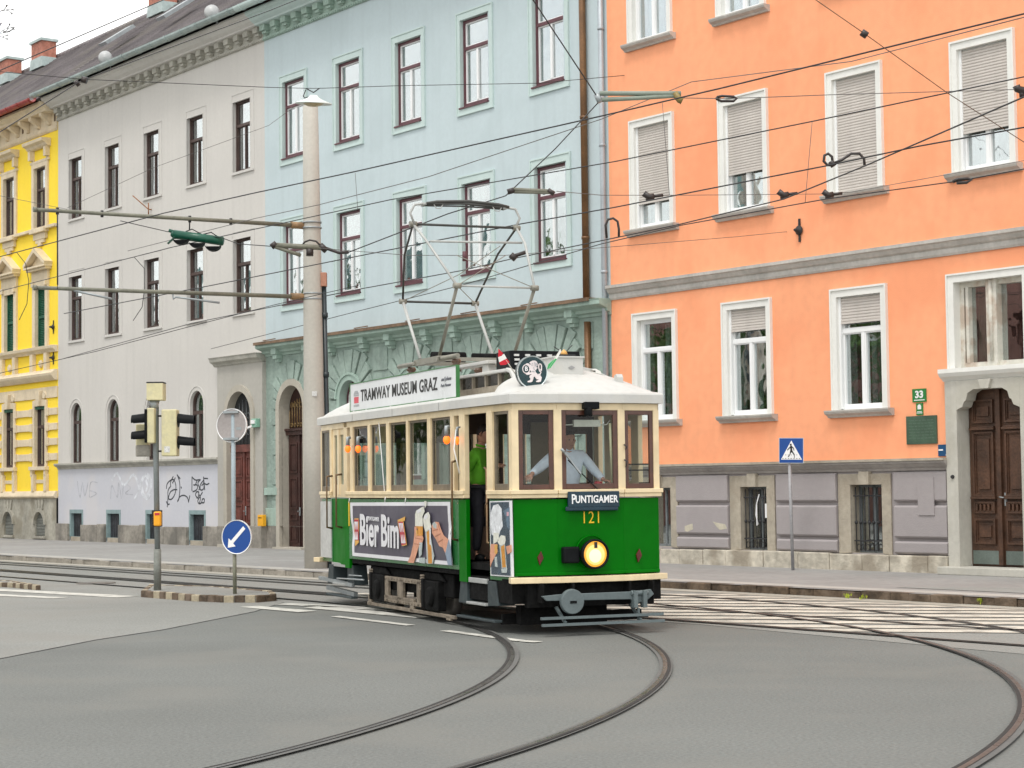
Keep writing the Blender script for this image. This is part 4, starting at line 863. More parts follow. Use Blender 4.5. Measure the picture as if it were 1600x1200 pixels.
# ================================================================== across the street (seen only mirrored in the panes)
B = Bd('corner_house', -40, 'dull red brick apartment house across the street', 'house')
mb = MB(); oo = [(u, u+1.1, z, z+2.0, 0) for u in range(-110, -14, 3) for z in (2, 6, 10)]
holed_wall(mb, -112, -14, 0, 13.5, oo, y=-34.); mb.box(-112,-14,-46,-34.6,0,13.4); B.P(mb, 'wall', mat('far_brick', [.25,.13,.11], .9, .2, .5))
mb = MB()
for u in range(-108, -16, 9): mb.box(u, u+1.6, -37, -36, 13, 15.5+random.uniform(0,1.5))
B.P(mb, 'chimney', mat('far_teal', [.16,.26,.26], .9, .2, .5))
street_end = Bd('pale_house', -128, 'pale house closing the far left end of the street'); street_end.P(MB().box(-130,-126,-34,-.5,0,10), 'wall', mat('far_pale', [.45,.43,.38], .9, .2, .5))
def tree(u, y, h, r, sd, label):
    rnd = random.Random(sd); b = FR.W(u, y, 0); root = thing('street_tree', label, 'tree', b, 0, 'trees across the street')
    t = MB(); t.tube([(0,0,0),(.1,0,h*.25),(0,.1,h*.5),(.1,0,h*.85)], [.22,.18,.13,.04], 8)
    for k in range(7): a = rnd.uniform(0,6.3); z = h*rnd.uniform(.3,.6); t.tube([(0,0,z),(math.cos(a)*r*.5,math.sin(a)*r*.5,z+r*.4),(math.cos(a)*r*.8,math.sin(a)*r*.8,z+r*.8)], [.09,.05,.02], 6)
    t.build('trunk', mat('bark', [.12,.09,.07], .9, .2, 4), root); c = MB()
    for k in range(2600):
        while True:
            p = Vector((rnd.uniform(-1,1), rnd.uniform(-1,1), rnd.uniform(-1,1)))
            if p.length < 1 and (math.sin(p.x*5+sd)+math.sin(p.y*6)+math.sin(p.z*5+1)) > -.9: break
        q = Vector((p.x*r, p.y*r, h*.62+p.z*h*.36)); s_ = rnd.uniform(.1,.22); n = Vector((rnd.uniform(-1,1), rnd.uniform(-1,1), rnd.uniform(-1,1))).normalized(); a = n.orthogonal().normalized()*s_; bb = n.cross(a)
        c.add([q-a-bb*.6, q+a-bb*.6, q+a+bb*.6, q-a+bb*.6], [(0,1,2,3)])
    c.build('crown', mat('leaf', [.07,.13,.025], .6, .35, .7, 8), root, fixn=False)
for i, (u, y, h, r) in enumerate(((-46,-14.5,8,3.2),(-66,-15,10,3.8),(-84,-12,9,4.),(-18,-25,12,3.4),(-25,-26,10,3),(-33,-24.5,13,3.6),(-42,-26,11,3.4),(-52,-25,13,3.8),(-62,-26,12,3.6),(-75,-25,13,4))):
    tree(u, y, h, r, i, 'leafy green street tree across the road')
# ================================================================== signal mast on the island
def base(px, py, z=.1): x, y = gz(px, py, z); return Vector((x, y, z-.02))
m_sigc = mat('signal_cream', [.62,.57,.34], .5, .08, 5, stain=[.45,.42,.3], stain_amt=.4, stain_scale=6)
m_pole = mat('pole_grey', [.21,.235,.235], .55, .12, 4)
b = base(246, 922); t = thing('traffic_light', 'grey traffic light mast with cream signal heads and yellow button box', 'traffic light', b)
def A(px, py, dy=0.): return at(px, py, b.y+dy)-b
m = MB(); m.tube([(0,0,0),A(246,858)], .062, 14); m.build('lower_post', mat('post_base', [.18,.19,.17], .7, .2, 5), t)
m = MB(); m.tube([A(246,858),A(243.5,700),A(242,640),A(241.5,628)], .046, 14); m.build('pole', m_pole, t)
def pbox(name, x0, y0, x1, y1, d0, d1, mt, par, bevel=.01, ref=None):
    p = at(x0, y1, ref.y)-ref; q = at(x1, y0, ref.y)-ref
    return MB().box(p.x, q.x, d0, d1, p.z, q.z).build(name, mt, par, bevel=bevel)
bx = pbox('top_box', 231.5, 599, 257, 626, -.15, .15, m_sigc, t, ref=b); pbox('lid', 231, 597, 257.5, 599.5, -.155, .155, m_iron, bx, ref=b)
m = MB(); m.tube([A(241,640),A(241,626)], [.05,.09], 12); m.build('neck', m_galv, t)
def head(x0, y0, x1, y1, side, lens, dz=0.):
    h = pbox('signal_head', x0, y0, x1, y1, -.14+dz, .14+dz, m_sigc, t, .018, b)
    for (hy0, hy1) in lens:
        c = A((x1 if side > 0 else x0), (hy0+hy1)/2); r = abs(A(0, hy0).z-A(0, hy1).z)/2; ln = .27
        hm = MB(); n = 14; vs = []
        for i, (dx, rr) in enumerate(((0, r), (ln*.35, r*.98), (ln, r*.9))):
            for k in range(n+1):
                th = -.35+(math.pi+.7)*k/n; cut = 1-.35*i/2 if th < 0 or th > math.pi else 1
                vs.append((c.x+side*dx, dz+rr*math.cos(th), c.z+rr*math.sin(th)-.012*i))
        fs = [(i*(n+1)+k, i*(n+1)+k+1, (i+1)*(n+1)+k+1, (i+1)*(n+1)+k) for i in range(2) for k in range(n)]
        hm.add(vs, fs, 0, True); hm.lathe([(r*.95,0),(r*.95,side*.01)], (c.x+side*.004, dz, c.z), 20, 'x'); hm.build('lens_hood', m_black, h, fixn=False)
    return h
h1 = head(233, 638, 244.5, 693, -1, ((645,666),(671,691)), -.05); h1.rotation_euler = (0,0,0)
m = MB(); a_, c_ = A(229,640), A(233,692); m.box(a_.x, c_.x, -.2, .1, c_.z, a_.z); m.build('backing_plate', m_black, h1, bevel=.008)
pbox('signal_head', 210, 662, 229, 697, .1, .34, m_sigc, t, .018, b); pbox('plate', 210.5, 695, 234, 713.5, .05, .1, mat('plate_back', [.3,.28,.24], .5, .2, 4), t, .02, b)
h2 = head(255, 640, 278.5, 713, 1, ((646,668),(681,702)), -.02)
st = MB(); p = A(257, 707, -.145); st.box(p.x, p.x+.09, -.163, -.158, p.z, p.z+.1); st.build('sticker', mat('sticker', [.6,.6,.58], .6, .25, 40, 60), h2)
m = MB()
for y in (650, 705): m.bar(A(244,y), A(256,y), .03)
m.build('bracket', m_iron, t)
pb_ = pbox('button_box', 242.5, 799, 254, 822, -.16, -.04, mat('button_yellow', '#f2a81c', .4, .04, 5), t, .025, b); pbox('button_mount', 238, 797, 253, 823, -.05, .05, m_iron, t, .006, b); pbox('button_box', 238, 800, 241.5, 822, -.05, .12, mat('button_yellow', ''), t, .015, b)
pbox('red_label', 244.5, 801, 252, 805, -.163, -.16, mat('label_red', [.5,.03,.04], .4, 0), pb_, 0, b)
# ================================================================== keep-left sign and round sign seen from behind
m_blue_s = mat('sign_blue_face', '#0a4590', .35, .03, 5); m_ws = mat('sign_white_face', [.85,.85,.85], .4, .02, 5)
b = base(367, 928); t = thing('traffic_sign', 'blue round arrow sign below the back of another round sign', 'traffic sign', b)
def A(px, py, dy=0.): return at(px, py, b.y+dy)-b
MB().tube([(0,0,0),A(366.3,850)], .03, 12).build('lower_post', mat('post_mossy', [.20,.20,.15], .7, .25, 6), t)
MB().tube([A(366.6,866),A(365,815),A(364.5,648)], .035, 12).build('pole', mat('post_blue_grey', [.30,.36,.39], .5, .1, 4), t)
def disc(name, c, r, rz, mt, rim, par, d=.02):
    o = MB().lathe([(r*.955,-d/2),(r*.955,d/2)], (0,0,0), 48, 'y').build(name, mt, par); o.location = c; o.rotation_euler = (0,0,rz)
    MB().lathe([(r,-.016),(r,.016),(r*.95,.016),(r*.95,-.016),(r,-.016)], (0,0,0), 48, 'y', cap=False).build('rim', rim, o); return o
o = disc('arrow_sign', A(370.3, 839, -.07), .265, R(-22), m_blue_s, m_ws, t)
arr = [(-.155,-.165),(-.02,-.145),(-.062,-.098),(.155,.125),(.118,.165),(-.10,-.058),(-.142,-.02)]
MB().prism(arr, 'y', -.014, -.0105).build('arrow', m_ws, o)
o = disc('round_sign_back', A(362.3, 664.8, .0), .265, R(-20), mat('sign_back', [.33,.30,.29], .5, .12, 3), m_ws, t)
MB().box(-.13,.13,-.05,-.01,.19,.225).box(-.13,.13,-.05,-.01,-.225,-.19).box(.08,.17,-.014,-.01,-.07,-.03).build('bracket', m_galv, o)
# ================================================================== pedestrian crossing sign near the orange house
b = base(1239, 891, .12); t = thing('crossing_sign', 'square blue pedestrian crossing sign on a thin leaning post', 'traffic sign', b)
def A(px, py, dy=0.): return at(px, py, b.y+dy)-b
MB().tube([(0,0,0),A(1233.5,722)], .03, 12).build('pole', mat('post_grey2', [.30,.30,.31], .5, .15, 5), t)
pc = A(1236.3, 704, -.05); o = MB().box(-.215,.215,-.008,.008,-.225,.225).build('sign_panel', m_blue_s, t, bevel=.006); o.location = pc; o.rotation_euler = (0, R(1), R(-12))
MB().box(-.222,.222,-.005,.006,-.232,.232).build('edge', mat('sign_edge', [.5,.55,.6], .5, 0), o)
MB().prism([(-.185,-.165),(.195,-.165),(.003,.185)], 'y', -.0115, -.0082).build('white_triangle', m_ws, o)
f_ = MB(); y0, y1 = -.0145, -.012
f_.lathe([(.018,y0),(.018,y1)], (-.008,0,.108), 12, 'y')
for P in ([(-.012,.09),(.012,.09),(.022,.0),(.0,-.04),(-.018,0)], [(-.012,.085),(-.008,.055),(-.07,.0),(-.078,.01)], [(.008,.088),(.05,.045),(.056,-.005),(.046,-.005),(.036,.038),(.0,.06)], [(-.016,.0),(.006,-.02),(-.04,-.115),(-.066,-.118),(-.03,-.07)], [(.0,-.02),(.022,0),(.066,-.08),(.056,-.088)], [(.056,-.085),(.066,-.08),(.06,-.138),(.05,-.138)]): f_.prism(P, 'y', y0, y1)
for x in (-.1,-.05,0,.05,.1): f_.box(x-.012, x+.012, y0, y1, -.083, -.076)
for x in (-.15,-.1,-.05,0,.05,.1,.15): f_.box(x-.014, x+.014, y0, y1, -.148, -.14)
f_.build('walker_symbol', mat('sign_black', [.01,.01,.01], .5, 0), o)
# ================================================================== concrete mast with arms
m_conc = mat('mast_concrete', [.47,.45,.40], .85, .07, .8, 18, .25, 60, streak=.25)
b = base(494, 888, .12); t = thing('catenary_mast', 'tall tapering concrete mast with two long arms reaching left over the street', 'mast', b)
def A(px, py, dy=0.): return at(px, py, b.y+dy)-b
top = A(485, 166); m = MB(); pr = [(0, .235), (2.6, .215), (5, .195), (7, .175), (top.z, .155)]
m.tube([(top.x*z/top.z, 0, z) for z, r in pr], [r for z, r in pr], 20)
for z in (1.9, 3.3, 4.7): m.tube([(top.x*z/top.z,0,z),(top.x*z/top.z,0,z+.012)], [.225-z*.0085]*2, 20)
m.build('pole', m_conc, t)
def arm(px0, py0, px1, py1, Y1, nm='arm'):
    p = A(px0, py0); q = at(px1, py1, Y1)-b; d = (q-p).normalized(); m = MB(); m.tube([p, q], [.044, .036], 12); m.tube([q, q+d*.06], [.05,.05], 12)
    o = m.build(nm, m_steelgrey, t); MB().tube([p-d*.05, p+d*.34], .07, 12).tube([p-d*.08,p-d*.02], .11, 12).build('insulator', mat('insulator_rust', [.25,.15,.07], .6, .3, 8), o)
    c = MB(); z = p.z; cx = top.x*z/top.z; c.tube([(cx,0,z-.06),(cx,0,z-.03)], [.2,.2], 20); c.tube([(cx,0,z+.05),(cx,0,z+.08)], [.2,.2], 20); c.build('clamp', m_galv, o); return o, p, q
a1, p1, q1 = arm(479, 353, 57, 327.5, 35.9); a2, p2, q2 = arm(479, 464, 57, 449.5, 35.9)
def along_arm(p, q, px):   # point of the arm seen at column px
    best = None
    for k in range(401):
        v = b+p+(q-p)*(k/400); x = CX+F*(v.x*rt[0]+v.y*rt[1]+(v.z-H)*rt[2])/(v.x*fw[0]+v.y*fw[1]+(v.z-H)*fw[2])
        if best is None or abs(x-px) < best[0]: best = (abs(x-px), v)
    return best[1]
hg = MB()
for px, py2 in ((90,445),(160,338),(296,360),(361,352)):
    v = along_arm(p1, q1, px)-b; e = at(px, py2, v.y+b.y)-b; hg.tube([v, e], .014, 6); hg.tube([v-Vector((0,0,.07)), v+Vector((0,0,.06))], .03, 8)
hg.build('hanger', m_iron, a1)
hg = MB(); v = along_arm(p2, q2, 115)-b; hg.tube([v-Vector((0,0,.03)), at(175, 467, v.y+b.y)-b], .022, 8); v = along_arm(p2, q2, 270)-b; hg.tube([v, at(271, 467, v.y+b.y)-b, at(275,464,v.y+b.y)-b, at(343, 473, v.y+b.y)-b], .022, 8); hg.build('steady_arm', m_galv, a2)
m = MB(); e0 = A(505,640); e1 = A(505,455); m.tube([(.27,0,.0),(.245,0,2.5),(.2,0,5.7)], .045, 10)
for z in (1.5,2.6,3.9,5.1): m.tube([(.275-z*.013,0,z-.05),(.275-z*.013,0,z+.05)], .065, 10)
m.build('cable_duct', mat('duct_black', [.02,.03,.035], .4, .2, 4), t)
q = A(506, 437); MB().box(q.x-.06,q.x+.06,-.09,.09,q.z-.14,q.z+.14).build('junction_box', mat('box_terracotta', [.42,.20,.13], .6, .12, 4), t, bevel=.01)
q = A(502, 689); MB().box(q.x-.1,q.x+.06,-.1,.1,q.z-.05,q.z+.06).build('floodlight', mat('cream_box', [.6,.58,.5], .5, .05, 4), t, bevel=.012)
q = A(493, 616); MB().box(q.x-.045,q.x+.05,-.222,-.21,q.z-.05,q.z+.05).build('sticker', mat('sticker2', [.62,.62,.6], .6, .2, 20), t)
# ================================================================== hanging lamp, hanging signal
def rel(o, px, py, Y): return at(px, py, Y)-o
c = at(490, 158, 37.2); t = thing('street_lamp', 'flat white street lamp slung on a span wire at the mast top', 'street lamp', c)
m = MB().lathe([(.0,.12),(.07,.115),(.11,.07),(.17,.03),(.35,-.035),(.365,-.055),(.34,-.06),(.15,-.0),(.0,.0)], (0,0,0), 32, cap=False); o = m.build('lamp_shade', mat('lamp_white', [.66,.73,.70], .4, .05, 3), t); o.rotation_euler = (R(6), R(3), 0)
MB().lathe([(.2,-.05),(.13,-.09),(0,-.11)], (0,0,0), 24, cap=False).build('lens', mat('lamp_lens', [.45,.38,.22], .3, .1, 3), t)
MB().tube([rel(c,478,138,37.2),(0,0,.17),rel(c,499,138,37.2)], .012, 6).tube([rel(c,478,140,37.2),rel(c,474,150,37.2),rel(c,476,153,37.2),rel(c,484,151,37.2)], .01, 6).build('hanger', m_iron, t)
c = at(311, 376, 37.3); t = thing('hanging_traffic_light', 'dark green three lamp traffic signal hanging sideways from the upper mast arm', 'traffic light', c)
m_dg = mat('signal_green', [.005,.085,.05], .35, .15, 4)
p = rel(c, 272, 366, 37.3); q = rel(c, 348, 377, 37.3); d = (q-p).normalized()
m = MB(); m.tube([p, q], .088, 14); m.tube([p-d*.06,p], [.05,.088], 14); m.tube([q,q+d*.02], [.088,.07], 14); ho = m.build('housing', m_dg, t)
m = MB().tube([rel(c,264,360,37.3), rel(c,276,364,37.3)], .035, 8); m.bar(rel(c,262,381,37.3), rel(c,276,368,37.3), .14, .012); m.build('end_bracket', m_dg, t)
for fpx, fpy in ((284,377),(309,382),(334,387)):
    cc = rel(c, fpx, fpy, 37.25); n = 14; vs = []
    for i, (dy, rr) in enumerate(((.0, .15), (-.2, .145))):
        for k in range(n+1): th = math.pi+math.pi*k/n; vs.append((cc.x+rr*math.cos(th), cc.y+dy, cc.z+.03+rr*.75*math.sin(th)))
    mb = MB().add(vs, [(k,k+1,n+2+k,n+1+k) for k in range(n)], 0, True); mb.add([vs[k] for k in range(n+1)], [tuple(range(n+1))]); mb.build('lens_hood', m_black, t, fixn=False)
MB().tube([rel(c,285,364,37.3),rel(c,300,358,37.3),rel(c,315,366,37.3)], .012, 6).tube([rel(c,318,366,37.3),rel(c,330,363,37.3),rel(c,342,371,37.3)], .012, 6).build('cable', m_iron, t)
# ================================================================== things on the walls
def wallthing(name, label, cat, px, py, y=-.02):
    u, z = FR.onY(px, py, y); return thing(name, label, cat, FR.W(u, y, z), FR.a)
t = wallthing('wall_lamp', 'small green and white lamp fixed to the wall left of the blue house corner', 'lamp', 403, 662, -.13)
MB().box(-.16,.12,-.12,.0,-.1,.14).build('housing', mat('pale_green', [.22,.42,.32], .5, .1, 4), t, bevel=.01); MB().box(-.12,.06,-.16,-.12,0,.1).bar((-.1,-.12,-.06),(-.34,-.24,-.14),.05).build('reflector', m_ws, t)
t = wallthing('letter_box', 'small yellow box fixed to the wall beside the dark red door', 'box', 412.5, 813, -.13)
MB().box(-.15,.13,-.12,0,-.16,.15).build('box_body', mat('post_yellow', '#e8a81e', .5, .05, 4), t, bevel=.015); MB().box(-.1,.08,-.125,-.12,.06,.08).build('slot', m_black, t)
# ================================================================== overhead wires
m_wire = mat('wire_black', [.02,.02,.022], .5, .2, 3); m_wire2 = mat('wire_grey', [.10,.095,.09], .5, .2, 3); m_wirer = mat('wire_rusty', [.12,.06,.03], .6, .2, 3)
def wire(label, pts, r=.011, m=None, name='overhead_wire', cat='wire', h=None):
    """pts: (px, py, Y) or, with h given, (px, py) at that height above the rails"""
    P = [Vector((*gz(p[0], p[1], h), h)) if h else at(*p) for p in pts]
    Q = []
    for a, c in zip(P, P[1:]):
        for k in range(6): Q.append(a+(c-a)*k/6)
    Q.append(P[-1]); o = MB().tube(Q, r, 6).build(name, m or m_wire); return tag(o, label, cat, 'overhead wires')
wire('thick black wire, topmost at the right edge, running down left over the blue house', [(-60,420),(0,401),(256,333),(400,301),(555,268),(943,180.5),(1130,137),(1600,21.5),(1700,-4)], 0.0105, h=6.9)
wire('thinner wire fanning off the topmost one over the orange house', [(200,392,42),(400,341,36),(498,320,33.5),(670,276,31),(940,186,30),(1080,128,31),(1330,96,26),(1600,27,21)], 0.0066, m_wire2)
wire('black wire crossing the middle of the orange house roller shutters', [(-60,466),(0,455),(270,386),(610,312),(960,252.5),(1270,189.5),(1600,120),(1700,98)], 0.0092, h=6.9)
wire('black contact wire touching the collector bow of the tram', [(100,490),(330,446),(661,380),(813,350),(960,324),(1299,257.5),(1435,228.5),(1600,199),(1700,180)], 0.0092, h=5.6)
wire('black contact wire falling steeply from the insulator at the right edge', [(100,560),(300,505),(560,452),(720,423),(797,405),(940,376),(1064,350),(1225,311),(1352,259),(1600,151.5),(1660,126)], 0.0092, h=5.6)
wire('lowest black contact wire passing just under the shuttered window sill', [(330,545),(560,486),(720,446),(940,381),(1064,352),(1290,311),(1497,283),(1600,264),(1700,246)], 0.0079, h=5.6)
wire('thin span wire carrying the small clamps before the shuttered orange windows', [(870,299,27),(940,305,28.5),(1070,305,30),(1290,303,31),(1330,300,31.5),(1600,251,28)], 0.0052, m_wire2)
wire('thin span wire with a turnbuckle running level to the right edge', [(1064,153,27),(1130,154,27.2),(1197,152,27.4),(1300,148,27.6),(1600,139.5,28),(1700,137,28.2)], 0.0059, m_wire2)
wire('black stay wire coming steeply down from the top edge to the twin arm bracket', [(815,-30,26),(833,0,26.2),(935,154,27)], 0.0092)
wire('black stay wire running down left from the twin arm bracket to the second bracket', [(935,160,27),(868,232,26.7),(790,306,26.4),(700,334,26.3),(540,396,26)], 0.0085)
wire('thin rusty stay wire slanting down right from the top edge over the rightmost shutters', [(1255,-18,22),(1275,0,22),(1350,52,22.2),(1480,145,22.6),(1600,222,23),(1700,290,23.4)], 0.0052, m_wirer)
wire('thin wire from the round wall anchor of the orange house leftwards', [(1250,360,FR.W(*[FR.onY(1250,360,0)[0]],-.1).y-.15 if False else 36.5),(1150,370,35),(940,387,32),(790,399,30),(640,399,29),(500,388,30)], 0.0052, m_wire2)
wire('span wire carrying the white street lamp along the top of the facades', [(-40,110,33),(0,112,33.3),(133,124,34.5),(420,136.5,36.6),(478,138,37.2),(499,138,37.2),(620,134,38),(840,130,39),(985,117,40)], 0.0066)
wire('heavy dark cable crossing the sky corner at the upper left', [(-40,127,30),(0,110,30.5),(255,0,34),(300,-20,35)], 0.0092)
wire('dark cable climbing along the eaves of the grey house from the left edge', [(-40,225,32),(0,206,32.6),(119,131,34.4),(133,124,34.5),(420,17,41),(470,-3,42.5)], 0.0092)
wire('thin wire running up from the left arm tip to the mast top', [(105,325,36),(240,262,36.4),(420,196,37),(465,163,37.2)], 0.0046, m_wire2)
wire('thin wire crossing the yellow house towards the arm tip', [(-30,301,37),(0,306,36.8),(60,318,36.2),(105,327,36)], 0.0046, m_wire2)
wire('span wire passing from the hanging green signal to the pull off arm beside the mast', [(188,345,38),(262,362,37.5),(345,371,37.2),(372,381,37.1),(440,386,36)], 0.0092)
wire('thin contact wire in front of the grey house below the lower mast arm', [(40,620),(150,560),(290,487),(420,440),(520,415)], .01, h=5.7) if False else wire('thin contact wire in front of the grey house below the lower mast arm', [(-40,592,40),(0,583,39.5),(150,549,38.5),(290,512,37.5),(430,476,36.5),(560,446,35)], 0.0066)
wire('loose black jumper cable hanging before the second green shutter', [(26,394,38),(40,412,38),(45,440,38),(42,475,38),(30,500,38)], 0.0072)
wire('loose black jumper cable hanging before the grey house', [(210,402,37.5),(226,420,37.5),(226,450,37.5),(222,480,37.5),(208,501,37.5)], 0.0072)
wire('short vertical dropper wire at the left arm tips', [(90,334,36),(90,452,36)], 0.0066)
wire('thin dropper between two wires before the first orange window', [(1035,161,27),(1046,305,27)], 0.0039, m_wire2)
wire('thin dropper between two wires before the second orange window gap', [(1269,190,25),(1258,317,25)], 0.0039, m_wire2)
wire('thin dropper before the blue house right of the mast', [(555,270,33),(559,327,33)], 0.0039, m_wire2)
def fit(name, label, cat, Y, tubes, ref, m=m_steelgrey, parts=()):
    o = at(*ref, Y); t = thing(name, label, cat, o)
    for nm, P, r, mm in tubes: MB().tube([at(x, y, Y)-o for x, y in P], r, 8).build(nm, mm, t)
    return t
m_ins = mat('insulator_dark', [.03,.022,.02], .4, .2, 5); m_pg2 = mat('pale_green_tube', [.24,.28,.23], .5, .12, 4)
fit('wire_bracket', 'pair of pale green tubes joined by clamps where the brown rain pipe stands', 'bracket', 27, [('upper_tube', [(937,146),(1064,146)], .035, m_pg2), ('lower_tube', [(940,156),(1000,153),(1062,149)], .032, m_pg2), ('clamp', [(1054,145),(1062,156),(1066,158)], .05, mat('brass_clamp', [.22,.16,.05], .5, .2, 6)), ('end_clamp', [(932,147),(938,160)], .045, m_galv)], (1000,150))
fit('wire_bracket', 'short pair of dark tubes before the upper part of the window beside the rain pipe', 'bracket', 26.4, [('upper_tube', [(800,296),(862,299)], .028, m_steelgrey), ('lower_tube', [(803,300),(860,301)], .022, m_steelgrey), ('clamp', [(793,300),(803,297)], .04, m_ins), ('end_clamp', [(856,297),(866,303)], .035, m_ins)], (830,299))
fit('wire_bracket', 'dark pull off arm with a curved jumper crossing in front of the concrete mast', 'bracket', 36, [('upper_tube', [(428,383),(505,387)], .05, m_steelgrey), ('lower_tube', [(428,385),(470,399)], .035, m_steelgrey), ('clamp', [(424,386),(432,380)], .06, m_ins), ('end_clamp', [(500,383),(510,392)], .06, m_ins), ('jumper', [(471,385),(476,378),(484,375),(494,377),(501,384)], .018, m_ins), ('insulator', [(484,389),(484,400)], .07, m_ins), ('steady_arm', [(510,388),(530,395),(545,394)], .03, m_ins)], (470,386))
fit('wire_loop', 'black looped jumper cable before the shuttered third window', 'cable', 24, [('loop', [(1301,258),(1293,258),(1287,252),(1288,243),(1294,240),(1300,245),(1301,254)], .018, m_ins), ('cable', [(1301,256),(1315,250),(1330,240),(1343,240),(1350,248),(1351,258)], .018, m_ins), ('clamp', [(1298,252),(1303,260)], .04, m_ins)], (1320,250))
fit('wire_loop', 'black arched jumper cable at the joint of the blue and orange houses', 'cable', 28, [('cable', [(948,372),(946,352),(950,343),(958,341),(965,346),(967,358),(967,370)], .018, m_ins)], (956,355))
fit('wire_insulator', 'black turnbuckle link on the span wire above the second orange window', 'insulator', 27.2, [('link', [(1120,152),(1128,150),(1146,151),(1151,154),(1146,158),(1127,158),(1120,155),(1120,152)], .02, m_ins)], (1135,154))
for k, (px, py, Y, lb) in enumerate(((1018,307,29,'black wire clamp before the first orange window'), (1228,304,30,'black wire clamp between the second and third orange windows'), (1298,304,31,'black wire clamp at the third orange window sill'))):
    fit('wire_clamp', lb, 'clamp', Y, [('clamp', [(px-12,py-5),(px-4,py+1),(px+4,py)], .05, m_ins), ('arm', [(px,py),(px+18,py-2)], .025, m_ins), ('foot', [(px-6,py),(px-6,py+7)], .03, m_ins)], (px, py))
fit('wire_insulator', 'black ball insulator on the span wire at the right edge', 'insulator', 28, [('clamp', [(1588,134),(1590,139),(1600,142),(1615,142)], .06, m_ins), ('foot', [(1596,142),(1597,152)], .04, m_ins)], (1596,140))
fit('wire_insulator', 'turnbuckle on the lowest wire at the fourth orange window sill', 'insulator', 23, [('link', [(1489,284),(1497,280),(1512,279),(1518,281),(1510,285),(1495,286)], .02, m_ins)], (1500,283))
fit('wire_insulator', 'small bead insulator high up on the slanting rusty stay wire', 'insulator', 22.2, [('bead', [(1346,50),(1355,56)], .045, m_ins)], (1350,53))
fit('wire_insulator', 'dark insulator knot where wires meet before the roof gutter of the grey house', 'insulator', 34.5, [('bead', [(118,132),(123,128)], .06, m_ins), ('bead', [(128,124),(136,126)], .06, m_ins)], (126,128))
fit('wire_clamp', 'black wire clamp in front of the pantograph between the two middle windows', 'clamp', 29, [('clamp', [(726,393),(726,408)], .035, m_wine), ('arm', [(797,402),(822,394)], .03, m_ins), ('clamp2', [(798,398),(806,405)], .05, m_ins)], (760,400))
wa = thing('wall_tie', 'rusty bent bracket fixed high on the grey house wall', 'bracket', FR.W(FR.onY(232,322,-.1)[0], -.1, FR.onY(232,322,-.1)[1]), FR.a)
MB().tube([(-.45,-.3,.35),(.0,0,-.1),(0,.1,-.1)], .018, 6).tube([(0,0,-.3),(0,0,.1)], .018, 6).build('strut', mat('rust', [.3,.13,.06], .7, .2, 5), wa)
# twigs of a street tree that reach in at the upper left
b = Vector((-7.4, 18.5, 0)); t = thing('bare_tree', 'bare twigs of a leafless street tree reaching in at the upper left corner', 'tree', b)
m = MB(); m.tube([(0,0,0),(.1,0,2.5),(-.1,0,5),(0,0,8)], [.16,.13,.1,.04], 10); m.build('trunk', mat('twig_bark', [.10,.085,.08], .9, .2, 6), t)
m = MB(); e = at(-20, 62, 18.5)-b; e2 = at(-20, 22, 18.5)-b
m.tube([(0,0,4.6),((e.x)*.5,0,5.4),e], [.06,.03,.012], 6); m.tube([(0,0,5.0),((e2.x)*.5,0,5.8),e2], [.05,.02,.01], 6)
rnd = random.Random(3)
def tw(px, py, ang, ln, d):
    x, y = px+math.cos(ang)*ln, py-math.sin(ang)*ln; m.tube([at(px, py, 18.5)-b, at((px+x)/2+rnd.uniform(-1,1), (py+y)/2+rnd.uniform(-1,1), 18.5+rnd.uniform(-.1,.1))-b, at(x, y, 18.5)-b], [.0045,.0035,.0025], 4)
    if d < 3:
        for k in range(2): tw(x, y, ang+rnd.uniform(-.7,.7), ln*rnd.uniform(.5,.8), d+1)
for px, py, a_, l_ in ((-20,62,.35,16),(-20,22,.2,18),(-6,55,.6,12),(-20,40,.1,10)): tw(px, py, a_, l_, 0)
m.build('crown', mat('twig_bark', ''), t)
# ================================================================== THE TRAM
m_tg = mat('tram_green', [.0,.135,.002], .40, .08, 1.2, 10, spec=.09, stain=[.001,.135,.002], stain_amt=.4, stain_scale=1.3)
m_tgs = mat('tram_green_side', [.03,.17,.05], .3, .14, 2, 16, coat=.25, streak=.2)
m_tc = mat('tram_cream', [.80,.65,.41], .42, .07, 1.6, 8, fa=1., coat=.2, streak=.3, stain=[.62,.48,.29], stain_amt=.3, stain_scale=2.5)
m_troof = mat('tram_roof_white', [.53,.53,.505], .55, .06, 1.3, 12, .08, 40, stain=[.58,.56,.50], stain_amt=.4, stain_scale=2.2)
m_tw = mat('tram_window_wood', [.085,.03,.018], .4, .25, 4, 24, coat=.3)
m_in = mat('tram_inside_wood', [.05,.027,.016], .6, .3, 2, 18)
m_inc = mat('tram_inside_cream', [.22,.18,.11], .6, .1, 2)
m_under = mat('undercarriage_black', [.010,.010,.010], .8, .4, 5, 18, .3, 30, spec=.08)
m_slate = mat('step_slate', [.03,.043,.047], .55, .2, 3, 16)
m_dust = mat('truck_dusty', [.20,.165,.125], .8, .3, 6, 20, .4, 40)
m_bufg = mat('buffer_grey', [.115,.145,.15], .5, .12, 4)
m_ivory = mat('plate_ivory', [.8,.8,.78], .5, .05, 3)
T = thing('tram', 'old green and cream tram with a raised pantograph and lit headlight', 'tram', FR.W(0,0,0), 0)
T.location = (TR.o[0], TR.o[1], .02); T.rotation_euler = (0,0,TR.a)
def tx(x, px, py): y, z = TR.onX(px, py, x); return (x, y, z-.02)
def ty(y, px, py): x, z = TR.onY(px, py, y); return (x, y, z-.02)
def mir(pts): return [(-x, y) for x, y in pts]
